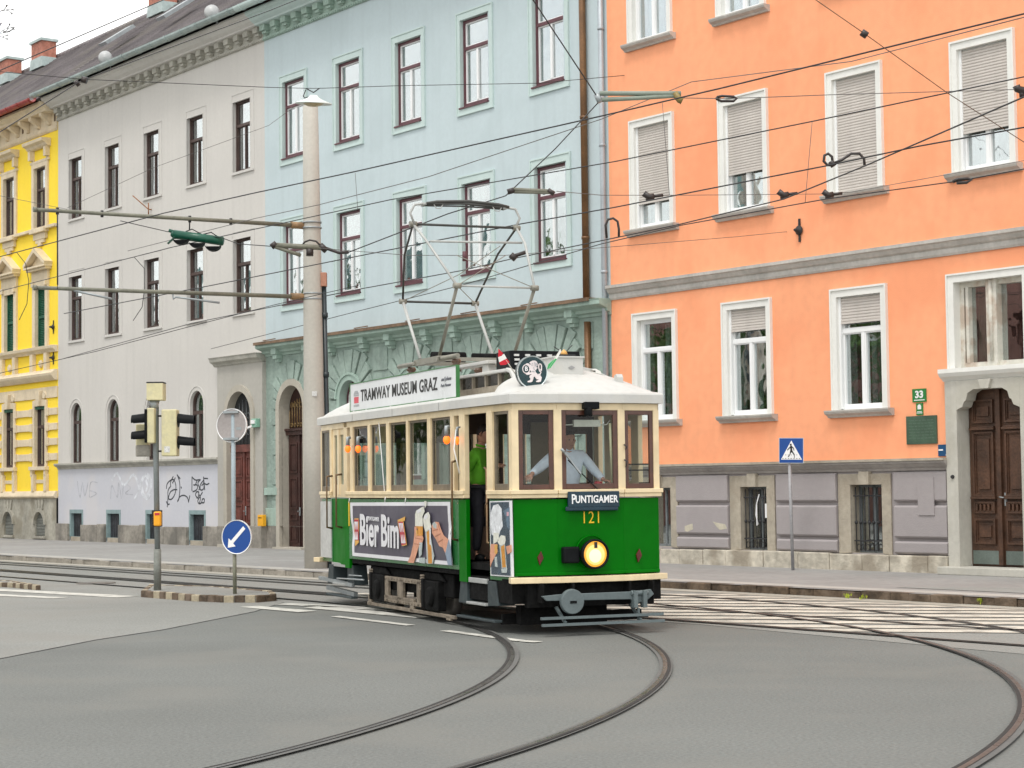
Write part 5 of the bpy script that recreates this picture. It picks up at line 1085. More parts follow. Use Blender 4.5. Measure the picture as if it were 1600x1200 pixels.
LS = [(-.42,0),(-.93,.1),(-.97,.76),(-1,1.5),(-1,6.5),(-.97,7.24),(-.93,7.9),(-.42,8)]
# ---- chassis and floor
m = MB(); m.box(-.93,.93,.12,7.9,.7,.78); m.box(-.55,.55,.3,7.7,.55,.7); m.box(-.98,.98,1.8,6.2,.62,.78); m.build('floor', m_under, T)
# ---- lower body panels
def lower(p, q, z0, z1, mt, nm='body_panel', t=-.05, z0b=None, par=None, **k): return MB().wall(p, q, z0, z1, t, z0b=z0b).build(nm, mt, par or T, bevel=.004, **k)
for s_ in (1, -1):
    L_ = LS if s_ == 1 else mir(LS); tt = -.05*s_
    Z0, Z1 = .66, 1.54
    lower(L_[0], L_[1], Z0, Z1, m_tg, t=-tt*-1 if False else tt); 
    lower(L_[1], L_[2], Z0-.06, Z1, m_tgs, t=tt)
    lower((L_[3][0], 1.72), (L_[4][0], 6.28), Z0+.02, Z1, m_tgs, t=tt)
    for y0, y1 in ((1.46, 1.72), (6.28, 6.5)): lower((-1.0*s_, y0), (-1.0*s_, y1), .54, Z1, m_tg, t=tt)
    if s_ == -1: lower((.975,.77), (1.0,1.46), .6, Z1, m_tg, t=tt)
    lower((-.99*s_, 6.5), (-.965*s_, 7.2), .58, Z1, m_tg, 'door_lower', t=tt)
    lower(L_[5], L_[6], .6, Z1, m_tgs, t=tt); lower(L_[6], L_[7], Z0, Z1, m_tg, t=tt)
MB().wall((-.42,0),(.42,0),.66,1.54,.05).build('body_panel', m_tg, T, bevel=.004); MB().wall((.42,8),(-.42,8),.66,1.54,.05).build('body_panel', m_tg, T)
m = MB()   # rounded bottom lip, brighter where it turns out
for p, q in (((-.93,.1),(-.42,0)), ((-.42,0),(.42,0)), ((.42,0),(.93,.1))): m.wall((p[0],p[1]-.018), (q[0],q[1]-.018), .66, .70, .02)
m.build('body_lip', m_tg, T, bevel=.008)
# ---- cream sill band, posts, header
def band(z0, z1, out, mt, nm, gap_door=True):
    m = MB()
    for s_ in (1, -1):
        L_ = LS if s_ == 1 else mir(LS); tt = -(.05+out)*s_; ox = -out*s_
        segs = [(L_[0],L_[1]),(L_[1],L_[2]),((L_[3][0],1.5),(L_[4][0],6.35)),(L_[5],L_[6]),(L_[6],L_[7])]
        if not gap_door or s_ == -1: segs += [(L_[2],L_[3]),(L_[4],L_[5])]
        for p, q in segs:
            if s_ == 1 and gap_door and p == (L_[3][0],1.5): p = (p[0],1.46); 
            oy = -out if p[1] < .5 and q[1] < .5 else (out if p[1] > 7.5 and q[1] > 7.5 else 0)
            if p[1] in (0, .1) and q[1] in (0, .1): m.wall((p[0]+ox*.2,p[1]-out), (q[0]+ox*(1.0),q[1]-out), z0, z1, tt)
            else: m.wall((p[0]+ox,p[1]), (q[0]+ox,q[1]), z0, z1, tt)
    m.wall((-.42,-out),(.42,-out),z0,z1,.05+out); m.wall((.42,8+out),(-.42,8+out),z0,z1,.05+out)
    return m.build(nm, mt, T, bevel=.006)
band(1.555, 1.60, .03, m_tc, 'sill_band'); band(1.60, 1.65, .045, m_tc, 'sill_moulding')
band(2.57, 2.66, .008, m_tc, 'header', False)
def post(s_, y0, y1, x=-1.0, z0=1.64, z1=2.58, o=.012): MB().box(s_*(x-o), s_*(x+.05), y0, y1, z0, z1).build('window_post', m_tc, T, bevel=.005)
for s_ in (1, -1):
    for y0, y1 in ((1.81,1.99),(2.68,2.85),(3.56,3.69),(4.36,4.53),(5.20,5.36),(6.02,6.2)): post(s_, y0+.03, y1-.02)
    post(s_, 1.46, 1.66); post(s_, 6.33, 6.5); post(s_, .62, .80, -.972); post(s_, 7.2, 7.3, -.972)
    for P in ([(-.945*s_,.09),(-.865*s_,.074),(-.855*s_,.13),(-.94*s_,.2)], [(-.455*s_,-.004),(-.36*s_,-.014),(-.36*s_,.05),(-.45*s_,.06)], [(-.945*s_,7.91),(-.865*s_,7.93),(-.855*s_,7.87),(-.94*s_,7.82)], [(-.455*s_,8.004),(-.36*s_,8.014),(-.36*s_,7.95),(-.45*s_,7.94)]): MB().prism(P, 'z', 1.64, 2.58).build('corner_post', m_tc, T, bevel=.005)
# ---- windows
def pane_wall(p, q, z0, z1, t, fr_w=.05, mf=m_tw, lower_bar=0., nm='window'):
    """wooden frame with its pane between plan points"""
    d = Vector((q[0]-p[0], q[1]-p[1])); ln = d.length; d.normalize(); P = lambda a: (p[0]+d.x*a, p[1]+d.y*a); f = MB()
    f.wall(P(0), P(fr_w), z0, z1, t); f.wall(P(ln-fr_w), P(ln), z0, z1, t); f.wall(P(fr_w), P(ln-fr_w), z0, z0+fr_w+lower_bar, t); f.wall(P(fr_w), P(ln-fr_w), z1-fr_w, z1, t)
    o = f.build(nm, mf, T, bevel=.004); n = Vector((-d.y, d.x))*t*.5; a, b = P(fr_w*.8), P(ln-fr_w*.8)
    MB().poly([(a[0]+n.x,a[1]+n.y,z0+fr_w*.8),(b[0]+n.x,b[1]+n.y,z0+fr_w*.8),(b[0]+n.x,b[1]+n.y,z1-fr_w*.8),(a[0]+n.x,a[1]+n.y,z1-fr_w*.8)]).build('pane', m_glass2 if t == .03 or abs(p[0]) < .96 else m_glass3, o, fixn=False); return o
m_glass3 = glassmat('saloon_glass', (.55,.6,.57), .16, .2)
m_tind = mat('tram_side_wood', [.16,.13,.09], .5, .2, 4, 20)
for s_ in (1, -1):
    for y0, y1 in ((1.97,2.71),(2.83,3.59),(3.67,4.39),(4.51,5.23),(5.34,6.05)): pane_wall((-.985*s_,y0), (-.985*s_,y1), 1.65, 2.57, -.03*s_, .03, m_tind, .05)
    pane_wall((-.955*s_,.62 if s_ > 0 else .2), (-.94*s_,.2) if s_ > 0 else (-.975*s_,.72), 1.65, 2.57, .035 if s_ > 0 else .035, .035, m_tind, .04) if s_ > 0 else pane_wall((.94,.2), (.965,.72), 1.65, 2.57, .035, .035, m_tind, .04)
    pane_wall((-.965*s_,7.3), (-.945*s_,7.84), 1.65, 2.57, -.035*s_, .035, m_tind, .04)
pane_wall((-.865,.088), (-.455,.012), 1.655, 2.575, .03, .055); pane_wall((-.36,.0), (.36,.0), 1.655, 2.575, .03, .06); pane_wall((.455,.012), (.865,.088), 1.655, 2.575, .03, .055)
pane_wall((.865,7.92), (.455,7.99), 1.655, 2.575, .03, .055); pane_wall((.36,8.0), (-.36,8.0), 1.655, 2.575, .03, .06); pane_wall((-.455,7.99), (-.865,7.92), 1.655, 2.575, .03, .055)
# rear door (closed, cream above green) and right side doors
for s_, y0, y1 in ((1,6.5,7.2),(-1,6.5,7.2),(-1,.77,1.46)):
    p, q = (-.985*s_, y0), (-.965*s_, y1); o = pane_wall(p, q, 1.56, 2.57, -.04*s_, .09, m_tc, .1, 'door'); MB().wall((-.99*s_,(y0+y1)/2-.05), (-.985*s_,(y0+y1)/2+.05), 1.6, 2.56, -.05*s_).build('door_stile', m_tc, o)
# ---- roof
def outline(e=.0, n=3):
    P = LS+[(x, y) for x, y in mir(LS)][::-1]; c = (0, 4); out = []
    for x, y in P:
        ox = e*(1 if x > 0 else -1) if abs(x) > .5 else 0; oy = e*(-1 if y < 4 else 1) if (y < .5 or y > 7.5) else 0; out.append((x+ox, y+oy))
    return out
def inset(P, i): return [(x*(1-i), 4+(y-4)*(1-i*.235)) for x, y in P]
m = MB(); O = outline(.055); rings = [(inset(O, .03), 2.655), (O, 2.655), (O, 2.755), (inset(O, .012), 2.775), (inset(O, .04), 2.787), (inset(O, .16), 2.81), (inset(O, .32), 2.84), (inset(O, .5), 2.86)]
vs = [(x, y, z) for P, z in rings for x, y in P]; n = len(O)
m.add(vs, [(i*n+k, i*n+(k+1) % n, (i+1)*n+(k+1) % n, (i+1)*n+k) for i in range(len(rings)-1) for k in range(n)]); m.poly([(x, y, 2.86) for x, y in inset(O, .5)]); m.poly([(x, y, 2.65) for x, y in inset(O, .03)])
roof_o = m.build('roof', m_troof, T)
m = MB()
for x, y in ((-1.056,2.25),(-1.056,4.1),(-1.056,5.9)): m.box(x-.003, x, y, y+.012, 2.66, 2.755)
m.build('roof_seam', mat('seam_grey', [.35,.35,.34], .6, 0), roof_o)
def dome(y_list, wd=.96, z0=2.785, k=30):
    m = MB(); vs = []
    for y, h, wf in y_list:
        for i in range(k+1):
            x = -1+2*i/k; vs.append((x*wd*wf, y, z0+(h-z0)*max(0., 1-abs(x)**2.3)**.62))
    nn = k+1; m.add(vs, [(j*nn+i, j*nn+i+1, (j+1)*nn+i+1, (j+1)*nn+i) for j in range(len(y_list)-1) for i in range(k)], 0, True); return m
yl = [(.06,2.79,.92),(.1,2.84,.95),(.2,2.90,.98),(.35,2.96,1.),(.55,3.04,.99),(.74,3.09,.95),(.88,3.12,.82),(.98,3.135,.62),(1.5,3.165,.58)]
dome(yl).build('roof_dome', m_troof, roof_o, fixn=False); dome([(8-a, b, c) for a, b, c in yl]).build('roof_dome', m_troof, roof_o, fixn=False)
m = MB(); k = 12; prof = [(-.6+1.2*i/k, 3.12+.07*math.cos(math.pi/2*(-1+2*i/k))) for i in range(k+1)]+[(.6,3.085),(-.6,3.085)]
m.prism(prof, 'y', 1.12, 6.88)
for s_ in (1, -1):
    m.prism([(1.12,3.12),(1.12,3.09),(1.0,3.06),(.92,2.98),(.9,2.9),(.86,2.9),(.88,3.0),(.97,3.09),(1.1,3.13)], 'x', s_*.6, s_*.53)
m.build('lantern_roof', m_troof, roof_o, bevel=.006)
m = MB()
for s_ in (1, -1):
    m.box(s_*.5, s_*.55, .95, 7.05, 2.86, 2.94); 
    for y in [1.0+.45*j for j in range(14)]: m.box(s_*.505, s_*.555, y, y+.04, 2.93, 3.1)
lw = m.build('lantern_window', mat('lantern_frame', [.30,.26,.20], .6, .2, 4), roof_o)
MB().box(-.52,-.515,.95,7.05,2.9,3.1).box(.515,.52,.95,7.05,2.9,3.1).build('pane', mat('lantern_glass', [.06,.055,.045], .12, .4, 3), lw)
# roof planks and gear
m = MB()
for s_ in (1, -1):
    m.box(s_*.42, s_*.58, 1.75, 6.3, 3.225, 3.265)
    for y in (1.8, 3.1, 4.6, 6.0): m.prism([(y,3.08),(y+.28,3.08),(y+.24,3.225),(y+.06,3.225)], 'x', s_*.44, s_*.54)
m.build('roof_plank', m_troof, roof_o, bevel=.006)
m = MB(); m.prism([(1.05,3.10),(1.55,3.12),(1.55,3.34),(1.1,3.34)], 'x', -.55, .38); rb = m.build('resistor_box', m_black, roof_o, bevel=.01); mm = MB()
for r_ in range(3):
    for j in range(6): mm.box(-.5+j*.145, -.44+j*.145, 1.035+r_*.015, 1.2, 3.16+r_*.055, 3.185+r_*.055)
mm.build('vent_slot', mat('vent_white', [.6,.6,.58], .5, 0), rb)
m = MB(); m.box(-.225,.155,.5,.9,2.95,3.22); m.box(-.24,.17,.485,.915,2.84,2.96); m.box(-.24,.17,.485,.915,3.215,3.235); m.prism([(-.035,3.1),(0,3.085),(.035,3.1),(0,3.115)], 'y', .492, .5); vb = m.build('ventilator_box', m_troof, roof_o, bevel=.008)
m = MB(); m.prism([(-.045,3.1),(0,3.077),(.045,3.1),(0,3.123)], 'y', .490, .4935); m.build('maker_mark', mat('mark_grey', [.3,.3,.3], .5, 0), vb)
m = MB(); m.lathe([(.05,3.26),(.035,3.3),(.0,3.33)], (-.03,.65,0), 12, mi=0); m.box(-.14,.1,.6,.7,3.235,3.265,1); m.tube([(-.03,.65,3.28),(-.16,.65,3.36)], .006, 5, 1); m.tube([(-.03,.65,3.27),(.08,.65,3.38)], .006, 5, 1); m.build('insulator', [mat('brass', [.6,.33,.09], .4, .1, 4), m_iron], vb)
m = MB(); m.prism([(.33,2.84),(.42,2.84),(.42,3.0),(.36,3.02),(.33,2.98)], 'x', .52, .60); m.tube([(.2,.9,3.12),(.45,.6,3.03),(.62,.45,2.93),(.7,.3,2.87)], .008, 6); m.build('roof_fin', m_troof, roof_o)
# ---- roof sign board
m = MB(); sx0, y0, y1, z0, z1 = -.86, 2.13, 6.62, 2.825, 3.215
m.box(sx0, sx0+.04, y0, y1, z0, z1); sg = m.build('sign_board', mat('board_white', [.68,.70,.71], .35, .05, .7, 8), T)
m = MB()
for a, b, c_, d_ in ((y0-.01,y1+.01,z1,z1+.012),(y0-.01,y1+.01,z0-.02,z0),(y0-.01,y0,z0,z1),(y1,y1+.01,z0,z1)): m.box(sx0-.008, sx0+.042, a, b, c_, d_)
m.box(sx0+.02,sx0+.06,y0,y1,z0-.05,z0-.02); m.build('frame', mat('board_green', [.04,.17,.05], .4, .1, 4), sg)
m = MB()
for y in (2.5,3.6,4.7,5.8,6.4): m.bar((sx0+.03,y,z0),(sx0+.12,y,2.80),.03); m.tube([(sx0-.0,y,z0-.02),(sx0-.03,y,z0-.02)], .014, 8)
m.build('bracket', m_troof, sg)
def side_text(s_, size, mt, yc, zc, par, x=None, **k): return text('lettering', s_, size, mt, par, M_face((x if x is not None else sx0-.003, yc, zc), (0,-1,0)), **k)
m_ink = mat('sign_black', [.01,.01,.01]); m_ink2 = mat('letter_grey', [.13,.14,.16], .4, 0)
side_text('TRAMWAY MUSEUM GRAZ', .235, m_ink, 4.47, 3.02, sg, sx=1.10, bold=.0035, spacing=1.06)
side_text('und Johann', .075, m_ink2, 2.50, 3.07, sg, shear=.35, sx=1.1); side_text('Puch Museum', .06, m_ink2, 2.52, 2.99, sg, shear=.35, sx=1.1); 
m = MB(); m.box(sx0-.004,sx0,6.22,6.43,2.93,3.02); m.build('red_emblem', mat('emblem_red', [.6,.07,.10], .5, .1, 9), sg); m = MB()
m.prism([(6.2,3.06),(6.45,3.06),(6.43,3.08),(6.38,3.11),(6.27,3.11),(6.22,3.08)], 'x', sx0-.004, sx0); m.box(sx0-.004,sx0,6.2,6.45,3.035,3.05); m.box(sx0-.004,sx0,6.2,6.45,2.88,2.91); m.build('grey_emblem', mat('emblem_grey', [.35,.36,.37], .5, .1, 9), sg)
# ---- round emblem sign on the roof edge
o = MB().lathe([(.185,.0),(.19,.02),(.19,.07),(.17,.09)], (-.63,.2,3.02), 40, 'y').build('emblem_disc', mat('disc_rim', [.03,.045,.05], .3, .1, 4), T)
MB().lathe([(.193,-.004),(.193,.012),(.180,.012),(.180,-.004),(.193,-.004)], (-.63,.2,3.02), 40, 'y', cap=False).build('rim', mat('rim_chrome', [.6,.66,.66], .3, .1, 4, metal=.6), o)
MB().lathe([(.18,-.002),(.18,.003)], (-.63,.2,3.02), 40, 'y').build('disc_face', mat('emblem_green', [.004,.035,.042], .3, .2, 6), o)
def dz(P): return [(-.63+(x-585)/395*.183, 3.02-(y-635)/425*.183) for x, y in P]
m = MB(); yy0, yy1 = .193, .1985
for i, P in enumerate(([(500,385),(545,340),(600,320),(660,318),(705,350),(725,400),(722,450),(700,480),(722,520),(705,550),(680,530),(690,580),(650,560),(600,470),(560,440),(520,440),(545,415)], [(500,430),(560,430),(620,460),(655,550),(668,630),(725,690),(720,735),(640,760),(570,690),(556,640),(520,570)], [(440,395),(480,400),(520,440),(500,470),(450,440),(400,410)], [(500,640),(560,640),(580,680),(500,700),(430,712),(390,680),(420,665)],
   [(560,690),(650,740),(610,770),(600,820),(575,890),(530,910),(450,910),(445,880),(510,855),(525,820),(500,770),(505,730)], [(640,750),(720,700),(800,720),(832,780),(805,890),(740,905),(680,900),(680,870),(735,850),(750,825),(700,830),(665,790)],
   [(720,690),(790,670),(800,640),(765,610),(740,520),(738,440),(765,400),(800,395),(770,430),(765,510),(790,590),(825,630),(800,700),(760,715)], [(770,400),(820,405),(842,460),(838,590),(810,600),(790,560),(815,540),(815,450),(795,425)])): m.prism(dz(P), 'y', yy0-.0006*i, yy1)
for a, b in (((415,550),0),): 
    P = [dz([(415+108*math.cos(t), 550+128*math.sin(t))])[0] for t in [2*math.pi*k/24 for k in range(24)]]; Q = [dz([(415+85*math.cos(t), 550+103*math.sin(t))])[0] for t in [2*math.pi*k/24 for k in range(24)]]
    for k in range(24): m.prism([P[k],P[(k+1)%24],Q[(k+1)%24],Q[k]], 'y', yy0, yy1)
m.build('lion_emblem', mat('emblem_white', [.78,.70,.70], .5, .05, 9), o)
dk = MB()
for P in ([(560,392),(600,388),(602,398),(565,402)], [(640,360),(650,360),(662,470),(650,470)], [(680,380),(690,380),(694,500),(684,500)], [(540,436),(600,440),(600,448),(545,446)], [(560,600),(640,618),(640,626),(566,612)], [(610,500),(620,500),(636,580),(626,580)]): dk.prism(dz(P), 'y', yy0-.0065, yy0-.003)
dk.build('emblem_lines', mat('emblem_grey_blue', [.25,.30,.34], .5, 0), o)
text('letter', 'B', .07, m_ws, o, M_face((dz([(415,550)])[0][0], .1925, dz([(415,550)])[0][1]), (1,0,0)), bold=.002)
MB().box(-.69,-.65,.22,.27,2.80,2.86).box(-.60,-.56,.24,.30,2.80,2.88).box(-.7,-.5,.2,.3,2.80,2.82).build('bracket', m_black, o)
# ---- flags
def flag(nm, p0, p1, cols, lb):
    f = MB().tube([p0, p1], .006, 6).build('flag', mat('flag_stick', [.6,.58,.5], .5, 0), T, label=lb); p0, p1 = Vector(p0), Vector(p1)
    n = 10; d = (p1-p0); 
    for i, c_ in enumerate(cols):
        vs = []; 
        for a in range(4):
            for k in range(n+1):
                u = k/n; w_ = (i+a/3)/len(cols); q = p0+d*(.45+.55*u); off = Vector((-.10*(1-u*.6)*(1 if nm < 1 else -1.0), .015*math.sin(u*7+w_*4), -.10*(1-u)*.4))*w_
                vs.append(q+off)
        MB().add(vs, [(a*(n+1)+k, a*(n+1)+k+1, (a+1)*(n+1)+k+1, (a+1)*(n+1)+k) for a in range(3) for k in range(n)], 0, True).build('stripe', c_, f, fixn=False)
m_fr = mat('flag_red', [.55,.015,.03], .8, .1, 5); m_fw = mat('flag_white', [.8,.8,.76], .8, .05, 5); m_fg = mat('flag_green', [.05,.40,.13], .8, .1, 5)
fl = MB().tube([ty(.35,809,590), ty(.35,786,556)], .006, 6).build('flag', mat('flag_stick', [.6,.58,.5]), T, label='small red white red flag')
for P, c_ in (([(779,545),(786,552),(784,556),(778.5,558)], m_fr), ([(778.5,558),(784,555),(787.5,553),(791.5,560),(780,566)], m_fw), ([(780,566),(791.5,560),(796,566),(790,570),(782,570.5)], m_fr)): MB().prism([ty(.35,*p)[0::2] for p in P], 'y', .345, .355).build('stripe', c_, fl)
fl = MB().tube([ty(.35,851,585), ty(.35,876,546)], .006, 6).build('flag', mat('flag_stick', [.6,.58,.5]), T, label='small green and white flag')
for P, c_ in (([(875,546),(877,549),(870,561),(867,560)], m_fw), ([(867,560),(870,561),(860,575),(855,577),(857,569)], m_fg)): MB().prism([ty(.35,*p)[0::2] for p in P], 'y', .345, .355).build('stripe', c_, fl)
# ---- pantograph
m_pw = mat('panto_light', [.42,.43,.41], .45, .08, 5); m_pd = mat('panto_dark', [.05,.05,.045], .5, .2, 5); m_pgr = mat('panto_grey', [.24,.23,.19], .5, .15, 5)
pz = -.02; KZ = 4.33+pz; ZT = 5.28+pz
m = MB(); m.box(-.62,.62,3.5,3.56,3.37,3.42); m.box(-.62,.62,4.44,4.5,3.37,3.42)
for s_ in (-.55,.55): m.tube([(s_,2.9,3.40),(s_,5.3,3.40)], .032, 8); m.box(s_-.05,s_+.05,3.5,4.5,3.36,3.44)
pb = m.build('pantograph', m_pgr, T)
m = MB()
for s_ in (-.5,.5):
    for y in (3.1, 4.9): m.lathe([(.07,3.2),(.07,3.24),(.04,3.25),(.075,3.28),(.04,3.3),(.07,3.33),(.05,3.37)], (s_,y,0), 14)
m.build('insulator', mat('insulator_brown', [.09,.05,.03], .3, .2, 4), pb)
m = MB(); m.tube([(-.5,4.05,3.46),(-.02,4.05,3.46)], .07, 14); m.tube([(.05,3.95,3.46),(.5,3.95,3.46)], .05, 12); m.build('spring_drum', m_under, pb)
A_, B_, C_, D_ = (-.55,4.38,3.45), (-.55,3.6,3.45), (.55,4.42,3.47), (.55,3.68,3.47)
K1, K2, K3, K4 = (-.55,2.90,KZ), (.55,2.92,KZ), (-.55,5.10,KZ), (.55,5.13,KZ); T1, T2 = (-.75,4.05,ZT), (.75,4.02,ZT)
for nm, P, r, mt_ in (('lower_arm', [A_,K3], .022, m_pw), ('lower_arm', [C_,K4], .022, m_pw), ('lower_arm', [B_,K1], .024, m_pgr), ('lower_arm', [D_,K2], .024, m_pgr), ('upper_arm', [K1,(-.67,3.78,5.02),T1], .017, m_pw), ('upper_arm', [K2,(.66,3.5,4.98),T2], .017, m_pw), ('upper_arm', [K3,(-.64,4.75,4.92),T1], .015, m_pd), ('upper_arm', [K4,(.66,4.5,4.95),T2], .015, m_pd)): MB().tube(P, r, 8).build(nm, mt_, pb)
m = MB(); m.tube([K1,K2], .014, 8); m.tube([(-.64,3.66,4.98),(.66,3.6,5.0)], .015, 8); m.build('crossbar', m_pw, pb); m = MB(); m.tube([K3,K4], .017, 8); m.tube([T1,T2], .017, 8); m.build('crossbar', m_pd, pb)
m = MB(); m.tube([K1,(.66,4.2,4.9)], .006, 5); m.tube([K3,(0,4.3,4.62),(.5,4.0,5.0)], .006, 5); m.tube([K2,(-.3,3.6,4.8)], .006, 5); m.tube([K4,K1], .006, 5); m.build('bracing', m_pgr, pb)
m = MB()
for P in (K1,K2,K3,K4,T1,T2): m.lathe([(.038,-.05),(.038,.05)], P, 10, 'x')
m.build('joint', m_pgr, pb)
m = MB()
for y in (3.92, 4.12): m.tube([(-.6,y,5.53),(-.45,y,5.56),(0,y,5.585),(.45,y,5.56),(.6,y,5.53)], .02, 8); m.tube([(-.6,y,5.53),(-.5,y,5.53),(0,y,5.545),(.5,y,5.53),(.6,y,5.53)], .012, 6)
cb = m.build('collector_bow', m_pd, pb); m = MB()
for s_ in (1,-1): m.tube([(s_*.74,4.02,ZT),(s_*.80,4.02,5.4),(s_*.74,4.02,5.52),(s_*.6,4.02,5.54)], .018, 8); m.tube([(s_*.6,3.92,5.53),(s_*.6,4.12,5.53)], .018, 8); m.tube([(s_*.5,3.92,5.53),(s_*.46,3.92,5.47),(s_*.4,3.92,5.47),(s_*.36,3.92,5.53)], .007, 5)
m.build('horn', m_pw, cb)
# ---- front: destination plate, number, headlight, boxes, wiper
pl = MB().box(-.31,.345,-.06,-.03,1.44,1.625).build('destination_plate', mat('plate_navy', [.006,.03,.05], .35, .2, 6), T, bevel=.008); MB().box(-.34,.33,-.058,-.034,1.40,1.45).build('plate_foot', mat('plate_navy', ''), pl, bevel=.01)
text('lettering', 'P', .155, m_ws, pl, M_face((-.243, -.062, 1.532), (1,0,0)), bold=.003, sx=.68); text('lettering', 'UNTIGAMER', .118, m_ws, pl, M_face((.050, -.062, 1.53), (1,0,0)), bold=.0028, sx=.80, spacing=1.03); 
text('number', '121', .2, mat('number_yellow', '#f4c01c', .4, 0), T, M_face((.005, -.003, 1.315), (1,0,0)), bold=-.0012, sx=.84, spacing=1.08)
hl = MB().lathe([(.10,.0),(.15,-.03),(.175,-.10),(.172,-.15),(.152,-.155),(.150,-.12),(.0,-.11)], (-.01,0,.90), 36, 'y', cap=False).build('headlight', m_black, T)
em = bpy.data.materials.new('lamp_glow'); em.use_nodes = True; bs = em.node_tree.nodes['Principled BSDF']; bs.inputs['Base Color'].default_value = (.9,.7,.4,1); bs.inputs['Emission Color'].default_value = (1,.42,.04,1); bs.inputs['Emission Strength'].default_value = .85; bs.inputs['Base Color'].default_value = (.25,.15,.04,1); bs.inputs['Roughness'].default_value = .2
em2 = em.copy(); em2.name = 'lamp_core'; em2.node_tree.nodes['Principled BSDF'].inputs['Emission Color'].default_value = (1,.86,.5,1); em2.node_tree.nodes['Principled BSDF'].inputs['Emission Strength'].default_value = 1.1
em3 = em.copy(); em3.name = 'lamp_mid'; em3.node_tree.nodes['Principled BSDF'].inputs['Emission Color'].default_value = (1,.66,.2,1); em3.node_tree.nodes['Principled BSDF'].inputs['Emission Strength'].default_value = .9
MB().lathe([(.148,-.125),(.12,-.14),(.06,-.15),(0,-.152)], (-.01,0,.90), 36, 'y', cap=False).build('lens', em, hl); MB().lathe([(.118,-.142),(.09,-.150),(0,-.155)], (-.012,0,.893), 30, 'y', cap=False).build('reflector', em3, hl); MB().lathe([(.078,-.1545),(.06,-.158),(0,-.161)], (-.02,0,.88), 30, 'y', cap=False).build('bulb', em2, hl)
MB().box(-.03,.005,-.165,-.15,.97,1.04).build('shade_tab', m_iron, hl)
MB().lathe([(.185,-.004),(.2,-.02),(.19,-.03)], (-.01,0,.92), 36, 'y', cap=False).build('ring', m_tg, hl)
bxo = MB().box(-.39,-.185,-.10,0,.80,.99).box(-.19,-.15,-.06,-.01,.86,.95).build('socket_box', m_black, T, bevel=.02)
m = MB()
for x, y in ((-.62,.06),(.63,.045)): m.prism([(x-.02,.78),(x+.03,.865),(x,.945),(x-.045,.87)], 'y', y-.035, y-.01)
m.build('red_reflector', mat('reflector_red', [.10,.012,.01], .3, .2, 9), T, bevel=.004)
m = MB(); m.bar((-.37,-.07,2.10), (-.14,-.045,1.83), .022, .02, 0); m.tube([(-.39,-.06,2.12),(-.35,-.07,2.08)], .017, 8, 0); m.bar((-.30,-.05,1.99), (.09,-.025,1.64), .012, .01, 1); m.build('wiper', [m_galv, m_black], T)
m = MB(); m.box(-.1,.09,-.1,0,2.58,2.665); m.tube([(-.04,-.06,2.6),(-.04,-.06,2.5)], .05, 10); m.build('number_lamp', m_black, T, bevel=.01)
m = MB(); m.tube([(-.36,.08,2.44),(-.28,.08,2.40),(-.18,.08,2.405)], .008, 6); m.tube([(.3,.08,2.46),(.26,.08,2.405),(.16,.08,2.40)], .008, 6); m.box(-.17,.17,.06,.10,2.38,2.46); m.build('sun_visor', mat('visor', [.42,.42,.36], .3, .1, 4), T)
MB().tube([(.31,.06,1.72),(.29,.06,2.42)], .016, 8).tube([(.55,.12,1.74),(.50,.14,2.4)], .012, 8).build('pole', mat('pole_cream', [.5,.48,.3], .4, .1, 4), T)
MB().tube([(.43,-.02,2.17),(.46,-.035,2.14),(.45,-.02,2.11)], .009, 6).tube([(.43,-.02,1.99),(.46,-.035,1.97),(.45,-.02,1.9)], .009, 6).build('latch', m_iron, T)
# ---- bumper and coupling
m = MB(); FB = [(-1.0,.10),(-.46,-.16),(.45,-.16),(1.0,.02)]
FB = [(-1.02,-.02),(-.45,-.15),(.45,-.15),(1.0,.03)]
for p, q in zip(FB, FB[1:]): m.wall(p, q, .58, .648, .16)
m.build('bumper', m_tc, T, bevel=.006); m = MB(); RB = [(1.02,8.0),(.45,8.15),(-.45,8.15),(-1.05,7.97)]
for p, q in zip(RB, RB[1:]): m.wall(p, q, .58, .65, .16)
m.build('bumper', m_tc, T, bevel=.006)
m = MB(); m.box(-.8,.8,.0,.12,.3,.58); m.box(-.95,.95,.12,1.7,.34,.62)
for x in (-.68,-.3,.42,.72): m.box(x-.012,x+.012,-.16,.0,.36,.58)
m.build('front_apron', m_under, T)
m = MB(); m.prism([(-.72,.44),(-.66,.385),(.4,.37),(.45,.31),(.62,.36),(.70,.42),(.66,.48),(.5,.46),(-.5,.455)], 'y', -.21, -.17); m.lathe([(.14,-.26),(.145,-.2),(.05,-.15)], (-.355,0,.37), 28, 'y'); m.box(.42,.47,-.26,-.16,.27,.47); m.box(.54,.59,-.26,-.16,.27,.47); m.tube([(.4,-.21,.44),(.62,-.21,.44)], .03, 10); m.tube([(.5,-.2,.27),(.5,-.2,.12)], .018, 8); cpl = m.build('buffer', m_bufg, T, bevel=.006); MB().box(-.39,-.31,-.266,-.258,.35,.38).build('slot', m_black, cpl)
m = MB(); m.box(-.75,.79,-.27,-.23,.175,.205); m.box(-.75,.79,-.30,-.26,.10,.13); m.box(-.75,-.70,-.3,.3,.12,.16) if False else None
for x in (-.45,.5): m.bar((x,-.26,.13),(x,.1,.35),.03)
m.build('lifeguard', m_bufg, T)
m = MB(); m.box(-.75,.35,.35,.5,.08,.3); m.box(-.9,.9,.55,.62,.08,.2); m.build('lifeguard_tray', m_under, T)
